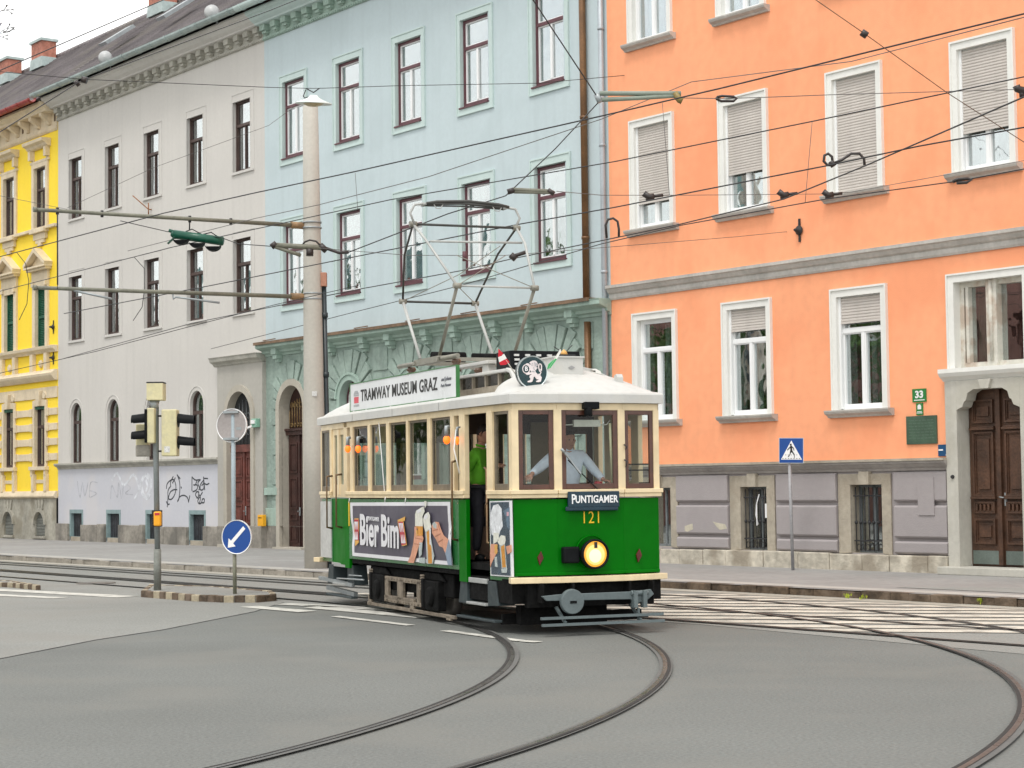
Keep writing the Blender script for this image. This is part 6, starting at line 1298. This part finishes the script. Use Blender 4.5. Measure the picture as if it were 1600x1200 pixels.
# ---- truck: frame, wheels, axle boxes
m = MB()
for s_ in (1,-1):
    x0, x1 = s_*.97, s_*.93
    m.box(x0, x1, 2.0, 5.55, .055, .10); m.box(x0, x1, 2.9, 5.35, .14, .19); m.box(x0,x1,3.55,4.85,.19,.23); m.box(x0, x1, 3.3, 4.75, .43, .49); m.box(x0,x1,3.3,3.42,.14,.46); m.box(x0,x1,3.98,4.22,.14,.46); m.box(x0,x1,4.6,4.75,.14,.46)
    m.box(x0,x1,3.55,3.7,.05,.14); m.box(x0,x1,2.15,2.3,.03,.09); m.box(x0,x1,5.35,5.5,.05,.2)
    for y in [3.36+.12*k for k in range(12)]: m.lathe([(.012,s_*.97),(.01,s_*.985)], (0,y,.46), 6, 'x'); m.lathe([(.012,s_*.97),(.01,s_*.985)], (0,y,.165), 6, 'x')
m.build('truck_frame', m_dust, T, bevel=.006)
m = MB()
for s_ in (1,-1):
    for y in (2.85, 5.05):
        m.box(s_*.98, s_*.86, y-.28, y+.24, .12, .5); m.lathe([(.13,s_*.9),(.13,s_*1.0),(.09,s_*1.03)], (0,y-.02,.3), 16, 'x'); m.box(s_*1.0,s_*.9,y+.24,y+.32,.14,.52)
    m.prism([(2.4,.5),(3.4,.5),(3.1,.6),(2.6,.6)], 'x', s_*.95, s_*.9); m.prism([(4.6,.5),(5.5,.5),(5.3,.6),(4.8,.6)], 'x', s_*.95, s_*.9); m.box(s_*.9,s_*.8,2.2,5.6,.3,.6)
m.build('axle_box', m_under, T, bevel=.015)
m = MB()
for s_ in (1,-1):
    for y in (2.85,5.05):
        for k in range(6): m.lathe([(.055,.36+k*.035),(.065,.375+k*.035),(.055,.39+k*.035)], (s_*.93,y+.34 if y > 4 else y+.36,0), 10)
m.build('spring', m_dust, T)
m = MB()
for y in (2.85, 5.05):
    for s_ in (1,-1): m.lathe([(.1,s_*.64),(.33,s_*.66),(.36,s_*.66),(.36,s_*.70),(.345,s_*.775),(.3,s_*.775),(.1,s_*.74)], (0,y,.36), 32, 'x')
    m.tube([(-.7,y,.36),(.7,y,.36)], .06, 10)
m.build('wheel', mat('wheel_steel', [.12,.11,.10], .4, .2, 4, metal=.5), T)
m = MB(); m.box(-.6,.6,3.3,4.6,.2,.6); m.build('motor', m_under, T)
# ---- steps and skirts (left and right)
for s_ in (1,-1):
    for y0, y1, yd in ((.86,1.5,0),(6.5,7.15,0)):
        m = MB(); m.box(s_*1.0, s_*.72, y0, y1, .28, .31, 1); m.box(s_*.98,s_*.72,y0,y1,.54,.60, 1); m.box(s_*.74,s_*.72,y0,y1,.31,.58)
        m.prism([(y1,.28),(y1+.06,.28),(y1+.3,.28),(y1+.22,.56),(y1,.56)], 'x', s_*.985, s_*.75); m.prism([(y0,.28),(y0-.34,.30),(y0-.26,.58),(y0,.58)], 'x', s_*.965, s_*.75); m.box(s_*1.0, s_*.9, y0-.3, y1+.35, .1,.13)
        m.build('step', [m_slate, mat('step_edge', [.35,.36,.35], .5, .1, 4)], T, bevel=.006)
m = MB(); m.tube([(-1.0,6.9,.37),(-1.0,5.6,.40)], .012, 6); m.tube([(-1.0,6.3,.44),(-1.0,5.7,.45)], .01, 6); m.bar((-.97,7.9,.34),(-.97,6.2,.30),.05); m.bar((-.9,7.7,.2),(-.9,6.3,.16),.06); m.build('brake_rod', m_galv, T)
# ---- handrails, side lamps and one lamp's reflection
m_rail2 = mat('rail_bronze', [.16,.10,.05], .4, .2, 4, metal=.5)
def rl(P, r=.014): return MB().tube(P, r, 8).build('handrail', m_rail2, T)
rl([(-1.0,1.76,2.02),(-1.07,1.76,2.0),(-1.07,1.76,1.06),(-1.0,1.76,1.04)], .016); rl([(-1.0,6.62,1.90),(-1.09,6.62,1.89),(-1.09,6.62,1.14),(-1.0,6.62,1.12)], .016); rl([(-1.0,7.1,1.88),(-1.09,7.1,1.87),(-1.09,7.1,1.12),(-1.0,7.1,1.1)], .016)
rl([(-.93,.86,1.02),(-.93,.94,1.03),(-.93,.94,1.90),(-.93,1.0,1.92)], .016)
rl([(-.98,.80,1.50),(-.98,.86,1.48),(-.98,.86,1.34)], .008)
MB().tube([(-1.0,1.78,2.4),(-1.06,1.70,2.16),(-1.02,1.62,1.86)], .01, 6).build('cord', m_ivory, T); MB().tube([tx(-1.02,592,660), tx(-1.02,601,772), tx(-1.02,602,790)], .006, 5).build('cord', m_ivory, T)
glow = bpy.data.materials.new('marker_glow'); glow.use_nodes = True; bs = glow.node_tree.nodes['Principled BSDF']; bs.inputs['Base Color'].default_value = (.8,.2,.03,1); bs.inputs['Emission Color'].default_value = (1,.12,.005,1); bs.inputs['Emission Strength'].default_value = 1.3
for (px, py, sc) in ((698,688,.72), (543.5,702,.68), (559.5,702,.66), (714.5,689,.38)):  # last, smallest entry is a lamp's reflection at the door post, modelled as glowing bulb
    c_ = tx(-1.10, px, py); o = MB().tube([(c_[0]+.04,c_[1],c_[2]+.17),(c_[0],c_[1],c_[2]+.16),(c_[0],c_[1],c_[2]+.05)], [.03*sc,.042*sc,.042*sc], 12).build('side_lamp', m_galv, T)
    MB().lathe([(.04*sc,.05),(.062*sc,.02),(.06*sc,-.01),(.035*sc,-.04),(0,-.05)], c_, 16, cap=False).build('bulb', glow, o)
# ---- advert boards on the near side
m_ban = mat('banner_grey', [.075,.068,.095], .38, .1, 1.2, 8); m_bw = mat('banner_white', [.68,.68,.70], .5, .04, 4)
bx0 = -1.03
def bpt(x, y): a, z = TR.onX(540+x/8.889, 770+y/8.889, bx0); return (a, z-.02)
nb = MB(); nu, nv = 40, 16; c00, c10, c01, c11 = bpt(62,135), bpt(1452,125), bpt(95,875), bpt(1490,1010); vs = []
def warp(u, v): return .012*math.sin(u*9+v*3)*math.sin(v*math.pi)+.01*math.sin((u*1.4-v)*8)*math.sin(v*math.pi)+.010*math.sin((u+v)*14)*v*(1-v)
for j in range(nv+1):
    for i in range(nu+1):
        u, v = i/nu, j/nv; a = [(c00[k]*(1-u)+c10[k]*u)*(1-v)+(c01[k]*(1-u)+c11[k]*u)*v for k in (0,1)]; vs.append((bx0+warp(u,v)*.9, a[0], a[1]))
fs = [(j*(nu+1)+i, j*(nu+1)+i+1, (j+1)*(nu+1)+i+1, (j+1)*(nu+1)+i) for j in range(nv) for i in range(nu)]
nb.add(vs, fs, 0, True)
for q_, (j, i) in enumerate([(j, i) for j in range(nv) for i in range(nu)]):
    if j == 0 or j == nv-1 or i == 0 or i == nu-1: nb.mi[q_] = 1
ban = nb.build('banner', [m_ban, m_bw], T, fixn=False)
xb = bx0-.016
def bp(P, mt, nm='print', sh=0, par=None): return MB().prism([bpt(x, y) for x, y in P], 'x', xb-.001*sh-.003, xb).build(nm, mt, par or ban)
m_skin_ad = mat('print_skin', [.62,.30,.19], .5, .12, 9); m_foam = mat('print_foam', [.66,.66,.58], .5, .1, 9); m_beer = mat('print_beer', [.55,.24,.03], .4, .2, 9); m_pgls = mat('print_glass', [.42,.47,.46], .4, .15, 9); m_gold = mat('print_gold', [.65,.36,.08], .5, .1, 9); m_pred = mat('print_red', [.42,.03,.05], .5, .1, 9); m_sleeve = mat('print_sleeve', [.22,.28,.36], .5, .1, 9)
bp([(900,970),(880,965),(925,860),(960,700),(975,560),(975,470),(1010,480),(1000,560),(1090,600),(1100,640),(1080,700),(1030,760),(1000,860),(965,975)], m_skin_ad)
bp([(1215,450),(1270,400),(1310,410),(1340,500),(1380,590),(1450,650),(1440,760),(1405,840),(1370,760),(1320,740),(1270,640),(1220,560)], m_skin_ad)
bp([(1405,840),(1450,650),(1480,760),(1492,1008),(1440,1000),(1420,900)], m_sleeve, sh=1)
bp([(985,300),(1000,250),(1060,210),(1100,190),(1115,260),(1085,330),(1090,420),(1090,470),(985,460),(985,380)], m_foam, sh=1); bp([(985,460),(1090,465),(1090,590),(1030,600),(1020,500)], m_beer, sh=1); bp([(1045,690),(1085,690),(1075,860),(1040,900),(1035,780)], m_pgls, sh=1); bp([(1035,900),(1120,900),(1120,980),(1040,970)], m_pgls, sh=1)
bp([(1095,370),(1120,300),(1165,265),(1190,320),(1190,400),(1210,480),(1130,545),(1110,480)], m_foam, sh=2); bp([(1130,545),(1205,490),(1205,640),(1225,760),(1250,880),(1230,985),(1150,985),(1140,760)], m_pgls, sh=2); bp([(1145,545),(1190,510),(1195,700),(1215,770),(1225,980),(1170,980),(1160,760)], m_beer, sh=3); bp([(1185,500),(1205,495),(1205,720),(1190,720)], m_bw, sh=4)
bp([(1110,115),(1140,115),(1140,175),(1120,215),(1118,160)], m_foam, sh=1)
bp([(140,355),(195,355),(205,480),(195,620),(200,690),(150,740),(145,640),(135,500)], m_gold); bp([(140,370),(195,370),(200,660),(145,660)], m_pred, sh=1)
bp([(735,380),(845,330),(840,390),(760,400)], m_gold); bp([(740,395),(820,395),(868,725),(800,740)], m_gold); bp([(748,400),(815,400),(862,715),(795,728)], m_pred, sh=1)
for k in range(3):
    x = 150+k*16; bp([(x-8,400),(x+8,400),(x+2,510),(x-2,510)], m_bw, sh=2); bp([(x-2,540),(x+2,540),(x+8,650),(x-8,650)], m_bw, sh=2)
    x = 765+k*20; bp([(x-8,420),(x+9,420),(x+22,545),(x+16,545)], m_bw, sh=2); bp([(x+24,580),(x+28,580),(x+48,700),(x+30,700)], m_bw, sh=2)
m_skd = mat('print_skin_dark', [.40,.17,.10], .5, .12, 9)
for P in ([(985,620),(1088,640),(1086,650),(985,632)], [(975,700),(1060,712),(1056,722),(972,712)], [(1000,560),(1030,590),(1024,600),(996,575)], [(1225,520),(1300,500),(1305,512),(1232,535)], [(1260,600),(1340,560),(1346,572),(1268,615)], [(1300,680),(1370,640),(1376,652),(1308,694)], [(1305,410),(1335,520),(1328,522),(1298,420)]): bp(P, m_skd, sh=2)
bp([(1225,430),(1255,400),(1285,440),(1280,500),(1240,480)], m_pgls, sh=2); bp([(1000,520),(1020,520),(1018,600),(1006,600)], m_gold, sh=3); bp([(1010,240),(1060,225),(1070,260),(1020,285)], m_bw, sh=3); bp([(1110,330),(1150,290),(1165,330),(1125,380)], m_bw, sh=4)
ca, cb_ = bpt(345, 540), bpt(640, 555)
def btext(s_, size, px, py, sx, bold, mt=m_bw, **k):
    a, z = bpt(px, py); return text('lettering', s_, size, mt, ban, M_face((xb-.006, a, z), (0,-1,-.018)), sx=sx, bold=bold, **k)
btext('Bier', .60, 345, 545, .88, .014); btext('Bim', .60, 635, 560, .85, .014); btext('PUNTIGAMER', .08, 405, 365, 1.05, .001)
m = MB()
for px, py in ((560,100),(840,115),(60,110),(1470,545)): a, z = bpt(px, py); m.tube([(xb,a,z-.03),(xb+.01,a,z+.04)], .006, 5)
m.build('tie_cord', m_ivory, ban)
# quarter panel advert beside the open door
ax = -.985
def qpt(x, y): a, z = TR.onX(755+x/8., 770+y/8., ax); return (a, z-.02)
def qp(P, mt, sh=0, par=None, nm='print'): return MB().prism([qpt(x, y) for x, y in P], 'x', ax-.0015*sh-.002, ax).build(nm, mt, par)
m_pnv = mat('print_navy', [.035,.06,.085], .3, .25, 6); m_spl = mat('print_splash', [.66,.68,.70], .4, .2, 12, 40)
qa = MB().prism([qpt(80,105), qpt(332,98), qpt(355,1052), qpt(92,1035)], 'x', ax, ax+.03).build('side_advert', m_bw, T)
qp([(92,120),(322,113),(343,1036),(104,1020)], m_pnv, 1, qa)
qp([(98,250),(130,160),(190,140),(235,200),(240,330),(250,420),(215,480),(200,540),(140,540),(110,520),(98,400)], m_spl, 2, qa); qp([(250,230),(330,180),(335,460),(300,420),(290,300)], mat('print_bluegrey', [.10,.16,.22], .4, .3, 9), 2, qa); qp([(300,240),(325,240),(325,290),(300,290)], mat('print_pink', [.6,.35,.4], .5, 0), 3, qa)
qp([(100,640),(180,640),(185,740),(150,800),(110,880),(95,930),(90,760)], m_skin_ad, 3, qa); qp([(290,670),(355,650),(358,740),(310,770)], m_skin_ad, 3, qa); qp([(150,650),(185,650),(180,760),(150,760)], m_gold, 4, qa)
qp([(135,500),(200,500),(200,600),(135,640)], m_foam, 4, qa); qp([(180,600),(230,530),(280,540),(285,600),(275,650),(215,660)], m_foam, 4, qa); qp([(210,660),(275,640),(300,940),(240,945)], m_pgls, 4, qa); qp([(232,670),(272,650),(292,930),(248,935)], m_beer, 5, qa); qp([(150,800),(175,800),(185,930),(155,920)], m_pgls, 4, qa); qp([(232,950),(310,940),(300,1000),(240,1000)], m_pgls, 4, qa)
# pale advert on the rear quarter and reflective strip
pr_ = MB().box(-.985,-.955,7.25,7.8,.66,1.5); pr_.build('rear_advert', mat('rear_ad', [.5,.5,.48], .4, .1, 5, 20), T); MB().box(-1.008,-1.002,6.24,6.29,1.15,1.5).build('yellow_strip', mat('yellow_print', [.8,.5,.02], .4, .2, 6), T)
# ---- inside
m = MB(); m.box(-.9,.9,.2,7.8,2.6,2.62); m.build('ceiling', m_in, T)
for y in (2.0, 6.4):
    m = MB(); m.box(-.94,-.34,y,y+.04,.78,1.65); m.box(.34,.94,y,y+.04,.78,1.65); m.box(-.94,.94,y,y+.04,2.35,2.6)
    for x in (-.93,-.36,.30,.88): m.box(x,x+.06,y-.005,y+.045,.78,2.4)
    m.build('bulkhead', m_in, T)
MB().box(.08,.33,1.96,2.0,.8,2.5).build('bulkhead_door', m_inc, T)
m = MB(); m.box(-.92,-.5,1.7,6.3,.8,1.2); m.box(.5,.92,1.7,6.3,.8,1.2); m.box(-.95,-.88,1.7,6.3,1.2,1.62); m.box(.88,.95,1.7,6.3,1.2,1.62); m.build('bench', m_in, T)
m = MB(); m.box(-.35,.0,.12,.34,.8,1.5); m.lathe([(.12,1.5),(.12,1.62),(.05,1.66)], (-.2,.25,0), 16); m.tube([(-.2,.25,1.66),(-.33,.28,1.67)], .015, 8); m.build('controller', m_black, T); MB().lathe([(.05,1.66),(.05,1.74)], (.24,.3,0), 12).tube([(.24,.3,1.66),(.24,.3,.8)], .03, 8).build('brake_handle', mat('red_knob', [.35,.01,.02], .4, 0), T)
MB().box(.45,.9,.15,.2,1.68,1.70).box(.45,.9,.15,.2,1.86,1.875).box(.45,.9,.15,.2,1.93,1.945).build('window_guard', m_black, T)
# ================================================================== PEOPLE
def skinmesh(J, E, sub=2):
    """J: {name: ((x,y,z), rx, ry)}; returns verts, faces of a smooth skin over the joints"""
    names = list(J); idx = {n: i for i, n in enumerate(names)}
    me = bpy.data.meshes.new('tmp'); me.from_pydata([J[n][0] for n in names], [(idx[a], idx[b]) for a, b in E], [])
    o = bpy.data.objects.new('tmp', me); C.objects.link(o); o.modifiers.new('s', 'SKIN')
    for i, n in enumerate(names):
        sv = me.skin_vertices[0].data[i]; sv.radius = (J[n][1], J[n][2]); sv.use_root = (i == 0)
    sb = o.modifiers.new('b', 'SUBSURF'); sb.levels = sub
    bpy.context.view_layer.update(); ev = o.evaluated_get(bpy.context.evaluated_depsgraph_get()); m2 = bpy.data.meshes.new_from_object(ev)
    V = [tuple(v.co) for v in m2.vertices]; P = [tuple(p.vertices) for p in m2.polygons]
    bpy.data.objects.remove(o); bpy.data.meshes.remove(me); bpy.data.meshes.remove(m2); return V, P
def hand(mb, wrist, direction, palm_n, side, curl=.5, mi=0):
    w_ = Vector(wrist); d = Vector(direction).normalized(); n = Vector(palm_n); n = (n-d*n.dot(d)).normalized(); s = d.cross(n)*side
    V, P = skinmesh({'a': (w_, .026, .02), 'b': (w_+d*.05, .038, .016), 'c': (w_+d*.09, .038, .014)}, [('a','b'),('b','c')], 1); mb.add(V, P, mi, True)
    for k, (o_, ln) in enumerate(((-.030,.068),(-.010,.076),(.011,.072),(.031,.056))):
        p = w_+d*.088+s*o_; q = p+(d*math.cos(curl*.6)+n*math.sin(curl*.6))*ln*.5; r_ = q+(d*math.cos(curl*1.6)+n*math.sin(curl*1.6))*ln*.5; mb.tube([p-d*.015, p, q, r_], [.009,.009,.0085,.006], 7, mi)
    p = w_+d*.03-s*.034; q = p-s*.03+d*.03+n*.01; mb.tube([p+s*.01, p, q, q+d*.03+n*.012], [.011,.011,.0095,.007], 7, mi)
def person(label, base, rz, J, armL, armR, shirt, trousers, skin, hair, collar=None, palms=((0,-1,0),(0,-1,0)), look=(0,-1,0), curl=.7):
    root = thing('person', label, 'person', base, rz)
    H_ = J['head']; hd = Vector(H_); nk = Vector(J['neck']); lk = Vector(look).normalized()
    S = {'pelvis': (J['pelvis'], .11, .075), 'waist': (J['waist'], .10, .07), 'chest': (J['chest'], .115, .075), 'neckb': (nk, .058, .055), 'neck': (tuple(nk+(hd-nk)*.45), .05, .05)}
    for k, A in (('L', armL), ('R', armR)):
        S['sh'+k] = (A[0], .05, .05); S['el'+k] = (A[1], .042, .042); S['wr'+k] = (A[2], .027, .025)
        hp = J['hip'+k]; S['hip'+k] = (hp, .085, .085); S['kn'+k] = (J['kn'+k], .058, .058); S['an'+k] = (J['an'+k], .04, .04); S['toe'+k] = (J['toe'+k], .04, .032)
    Ed = [('pelvis','waist'),('waist','chest'),('chest','neckb'),('neckb','neck')]
    for k in 'LR': Ed += [('chest','sh'+k),('sh'+k,'el'+k),('el'+k,'wr'+k),('pelvis','hip'+k),('hip'+k,'kn'+k),('kn'+k,'an'+k),('an'+k,'toe'+k)]
    V, P = skinmesh(S, Ed); mb = MB().add(V, P, 0, True)
    # head: ellipsoid with brow, nose, chin, ears
    rgt = lk.cross(Vector((0,0,1))).normalized(); upv = rgt.cross(lk).normalized(); nu, nv = 24, 18; vs = []
    for j in range(nv+1):
        ph = math.pi*j/nv
        for i in range(nu):
            th = 2*math.pi*i/nu; x, y, z = math.sin(ph)*math.sin(th), math.sin(ph)*math.cos(th), math.cos(ph); w_ = .076*(1-.22*max(0, -z)); dpt = .096*(1-.12*max(0, -z))
            f = 0
            if y > 0: f = .022*math.exp(-((x/.16)**2+((z+.08)/.22)**2))+.008*math.exp(-((x/.5)**2+((z-.25)/.1)**2))+.010*math.exp(-((x/.3)**2+((z+.52)/.1)**2))+.012*math.exp(-((x/.35)**2+((z+.85)/.15)**2))-.007*math.exp(-(((abs(x)-.38)/.14)**2+((z-.05)/.1)**2))
            vs.append(hd+rgt*(x*w_)+lk*(y*dpt+f)+upv*(z*.122))
    mb.add(vs, [(j*nu+i, j*nu+(i+1) % nu, (j+1)*nu+(i+1) % nu, (j+1)*nu+i) for j in range(nv) for i in range(nu)], 0, True)
    for s_ in (1,-1):
        c = hd+rgt*s_*.076; mb.tube([c-upv*.03, c-upv*.0+rgt*s_*.012-lk*.012, c+upv*.03], [.008,.014,.009], 7)
    for k, A, pn in (('L', armL, palms[0]), ('R', armR, palms[1])): hand(mb, A[2], Vector(A[2])-Vector(A[1]) if len(A) < 4 else A[3], pn, 1 if k == 'L' else -1, curl)
    mb.build('body', skin, root, fixn=False)
    fe = MB()
    for s_ in (1,-1): fe.lathe([(.0,-.008),(.009,-.003),(.009,.003),(0,.008)], hd+rgt*s_*.03+lk*.090+upv*.006, 8, cap=False)
    fe.bar(hd+rgt*-.022+lk*.099-upv*.062, hd+rgt*.022+lk*.099-upv*.062, .008, .004, 1); fe.build('face_features', [mat('eye_dark', [.02,.015,.012], .3, 0), mat('lip', [.2,.07,.06], .5, 0)], root)
    hr = MB(); vs = []; nv2 = 9
    for j in range(nv2+1):
        ph = math.pi*.56*j/nv2
        for i in range(nu):
            th = 2*math.pi*i/nu; x, y, z = math.sin(ph)*math.sin(th), math.sin(ph)*math.cos(th), math.cos(ph); cut = max(0, y)*max(0, ph-1.05)*.1
            vs.append(hd+rgt*(x*.084)+lk*(y*.103-.006-cut)+upv*(z*.130+.003+cut*1.2))
    hr.add(vs, [(j*nu+i, j*nu+(i+1) % nu, (j+1)*nu+(i+1) % nu, (j+1)*nu+i) for j in range(nv2) for i in range(nu)], 0, True); hr.build('hair', hair, root, fixn=False)
    # shirt with sleeves
    f = J.get('sleeve', .97); S2 = {'pelvis': (J['pelvis'], .168, .12), 'waist': (J['waist'], .158, .118), 'chest': (J['chest'], .182, .13), 'neckb': (tuple(nk-Vector((0,0,.02))), .075, .07)}; E2 = [('pelvis','waist'),('waist','chest'),('chest','neckb')]
    for k, A in (('L', armL), ('R', armR)):
        a, b_, c = Vector(A[0]), Vector(A[1]), Vector(A[2]); S2['sh'+k] = (a, .078, .075)
        if f > .5: S2['el'+k] = (b_, .062, .06); S2['wr'+k] = (b_+(c-b_)*f*.93, .045, .042); E2 += [('chest','sh'+k),('sh'+k,'el'+k),('el'+k,'wr'+k)]
        else: S2['el'+k] = (a+(b_-a)*.8, .066, .064); E2 += [('chest','sh'+k),('sh'+k,'el'+k)]
    V, P = skinmesh(S2, E2); sh = MB().add(V, P, 0, True).build('shirt', shirt, root, fixn=False)
    MB().tube([nk+Vector((.055*math.cos(t),.05*math.sin(t),.0+.012*math.sin(t))) for t in [2*math.pi*k/14 for k in range(14)]], .016, 7, closed=True).build('collar', collar or shirt, sh)
    S3 = {'pelvis': (tuple(Vector(J['pelvis'])-Vector((0,0,.03))), .152, .112)}; E3 = []
    for k in 'LR': S3['h'+k] = (J['hip'+k], .1, .1); S3['k'+k] = (J['kn'+k], .078, .078); S3['a'+k] = (tuple(Vector(J['an'+k])+Vector((0,0,.04))), .07, .07); E3 += [('pelvis','h'+k),('h'+k,'k'+k),('k'+k,'a'+k)]
    V, P = skinmesh(S3, E3); MB().add(V, P, 0, True).build('trousers', trousers, root, fixn=False)
    shoe = MB()
    for k in 'LR':
        a = Vector(J['an'+k]); t_ = Vector(J['toe'+k]); V, P = skinmesh({'a': (a+Vector((0,0,-.02)), .068, .068), 'b': (t_, .062, .05)}, [('a','b')], 1); shoe.add(V, P, 0, True)
    shoe.build('shoes', m_black, root, fixn=False); return root
m_skin = mat('skin', [.50,.25,.165], .55, .08, 12, 60); m_hair = mat('hair_dark', [.02,.013,.01], .7, .3, 20); m_trou = mat('trousers_black', [.012,.012,.018], .8, .2, 6)
FZ = .80
def TW(x, y, z=FZ): return TR.W(x, y, z)
# driver: stands behind the windscreen, arms spread to the controller and the brake
hx, hz = TR.onY(882, 688, .62); 
J = dict(pelvis=(0,.02,.86-.0), waist=(0,.0,1.02-.03), chest=(0,-.02,1.22-.04), neck=(0,-.02,1.38-.03), head=(.0,-.05,1.45), hipL=(-.1,.02,.82), hipR=(.1,.02,.82), knL=(-.11,0,.46), knR=(.11,0,.46), anL=(-.12,.02,.10), anR=(.12,.02,.10), toeL=(-.13,-.12,.05), toeR=(.13,-.12,.05), sleeve=.97)
person('driver in a pale blue shirt behind the tram windscreen with spread arms', TW(-.02,.62), TR.a, J,
       ((-.19,-.02,1.27),(-.42,-.12,1.12),(-.60,-.33,1.05),(-.5,-.6,-.3)), ((.19,-.02,1.27),(.30,-.12,1.09),(.33,-.33,.97),(.4,-.8,-.1)), mat('shirt_blue', [.68,.76,.86], .8, .06, 5, 20), mat('trousers_navy', [.02,.025,.05], .8, .2, 6), mat('skin_shade', [.42,.22,.15], .55, .08, 12, 60), m_hair, palms=((0,0,-1),(0,0,-1)))
# conductor: stands on the step side of the front platform, seen from the side, holding the rail
J = dict(pelvis=(0,0,.92), waist=(0,-.0,1.06), chest=(0,-.02,1.27), neck=(0,-.03,1.44), head=(.0,-.08,1.58), hipL=(-.1,0,.86), hipR=(.1,0,.86), knL=(-.1,-.02,.48), knR=(.1,-.02,.48), anL=(-.1,.02,.09), anR=(.1,.02,.09), toeL=(-.1,-.12,.04), toeR=(.1,-.12,.04), sleeve=.3)
hx = TR.onX(752, 675, -.62)
person('conductor in a bright green shirt standing in the open tram door', TW(-.70, 1.80, .78), TR.a+R(48), J,
       ((-.19,-.02,1.33),(-.23,.12,1.06),(-.24,.13,.80),(-.02,-.1,-1)), ((.19,-.02,1.33),(.2,-.1,1.06),(.02,-.26,1.2),(-.8,-.5,.1)), mat('shirt_lime', [.13,.46,.02], .8, .08, 5, 20), m_trou, m_skin, m_hair, palms=((1,0,0),(0,0,-1)), look=(-.15,-1,-.3))
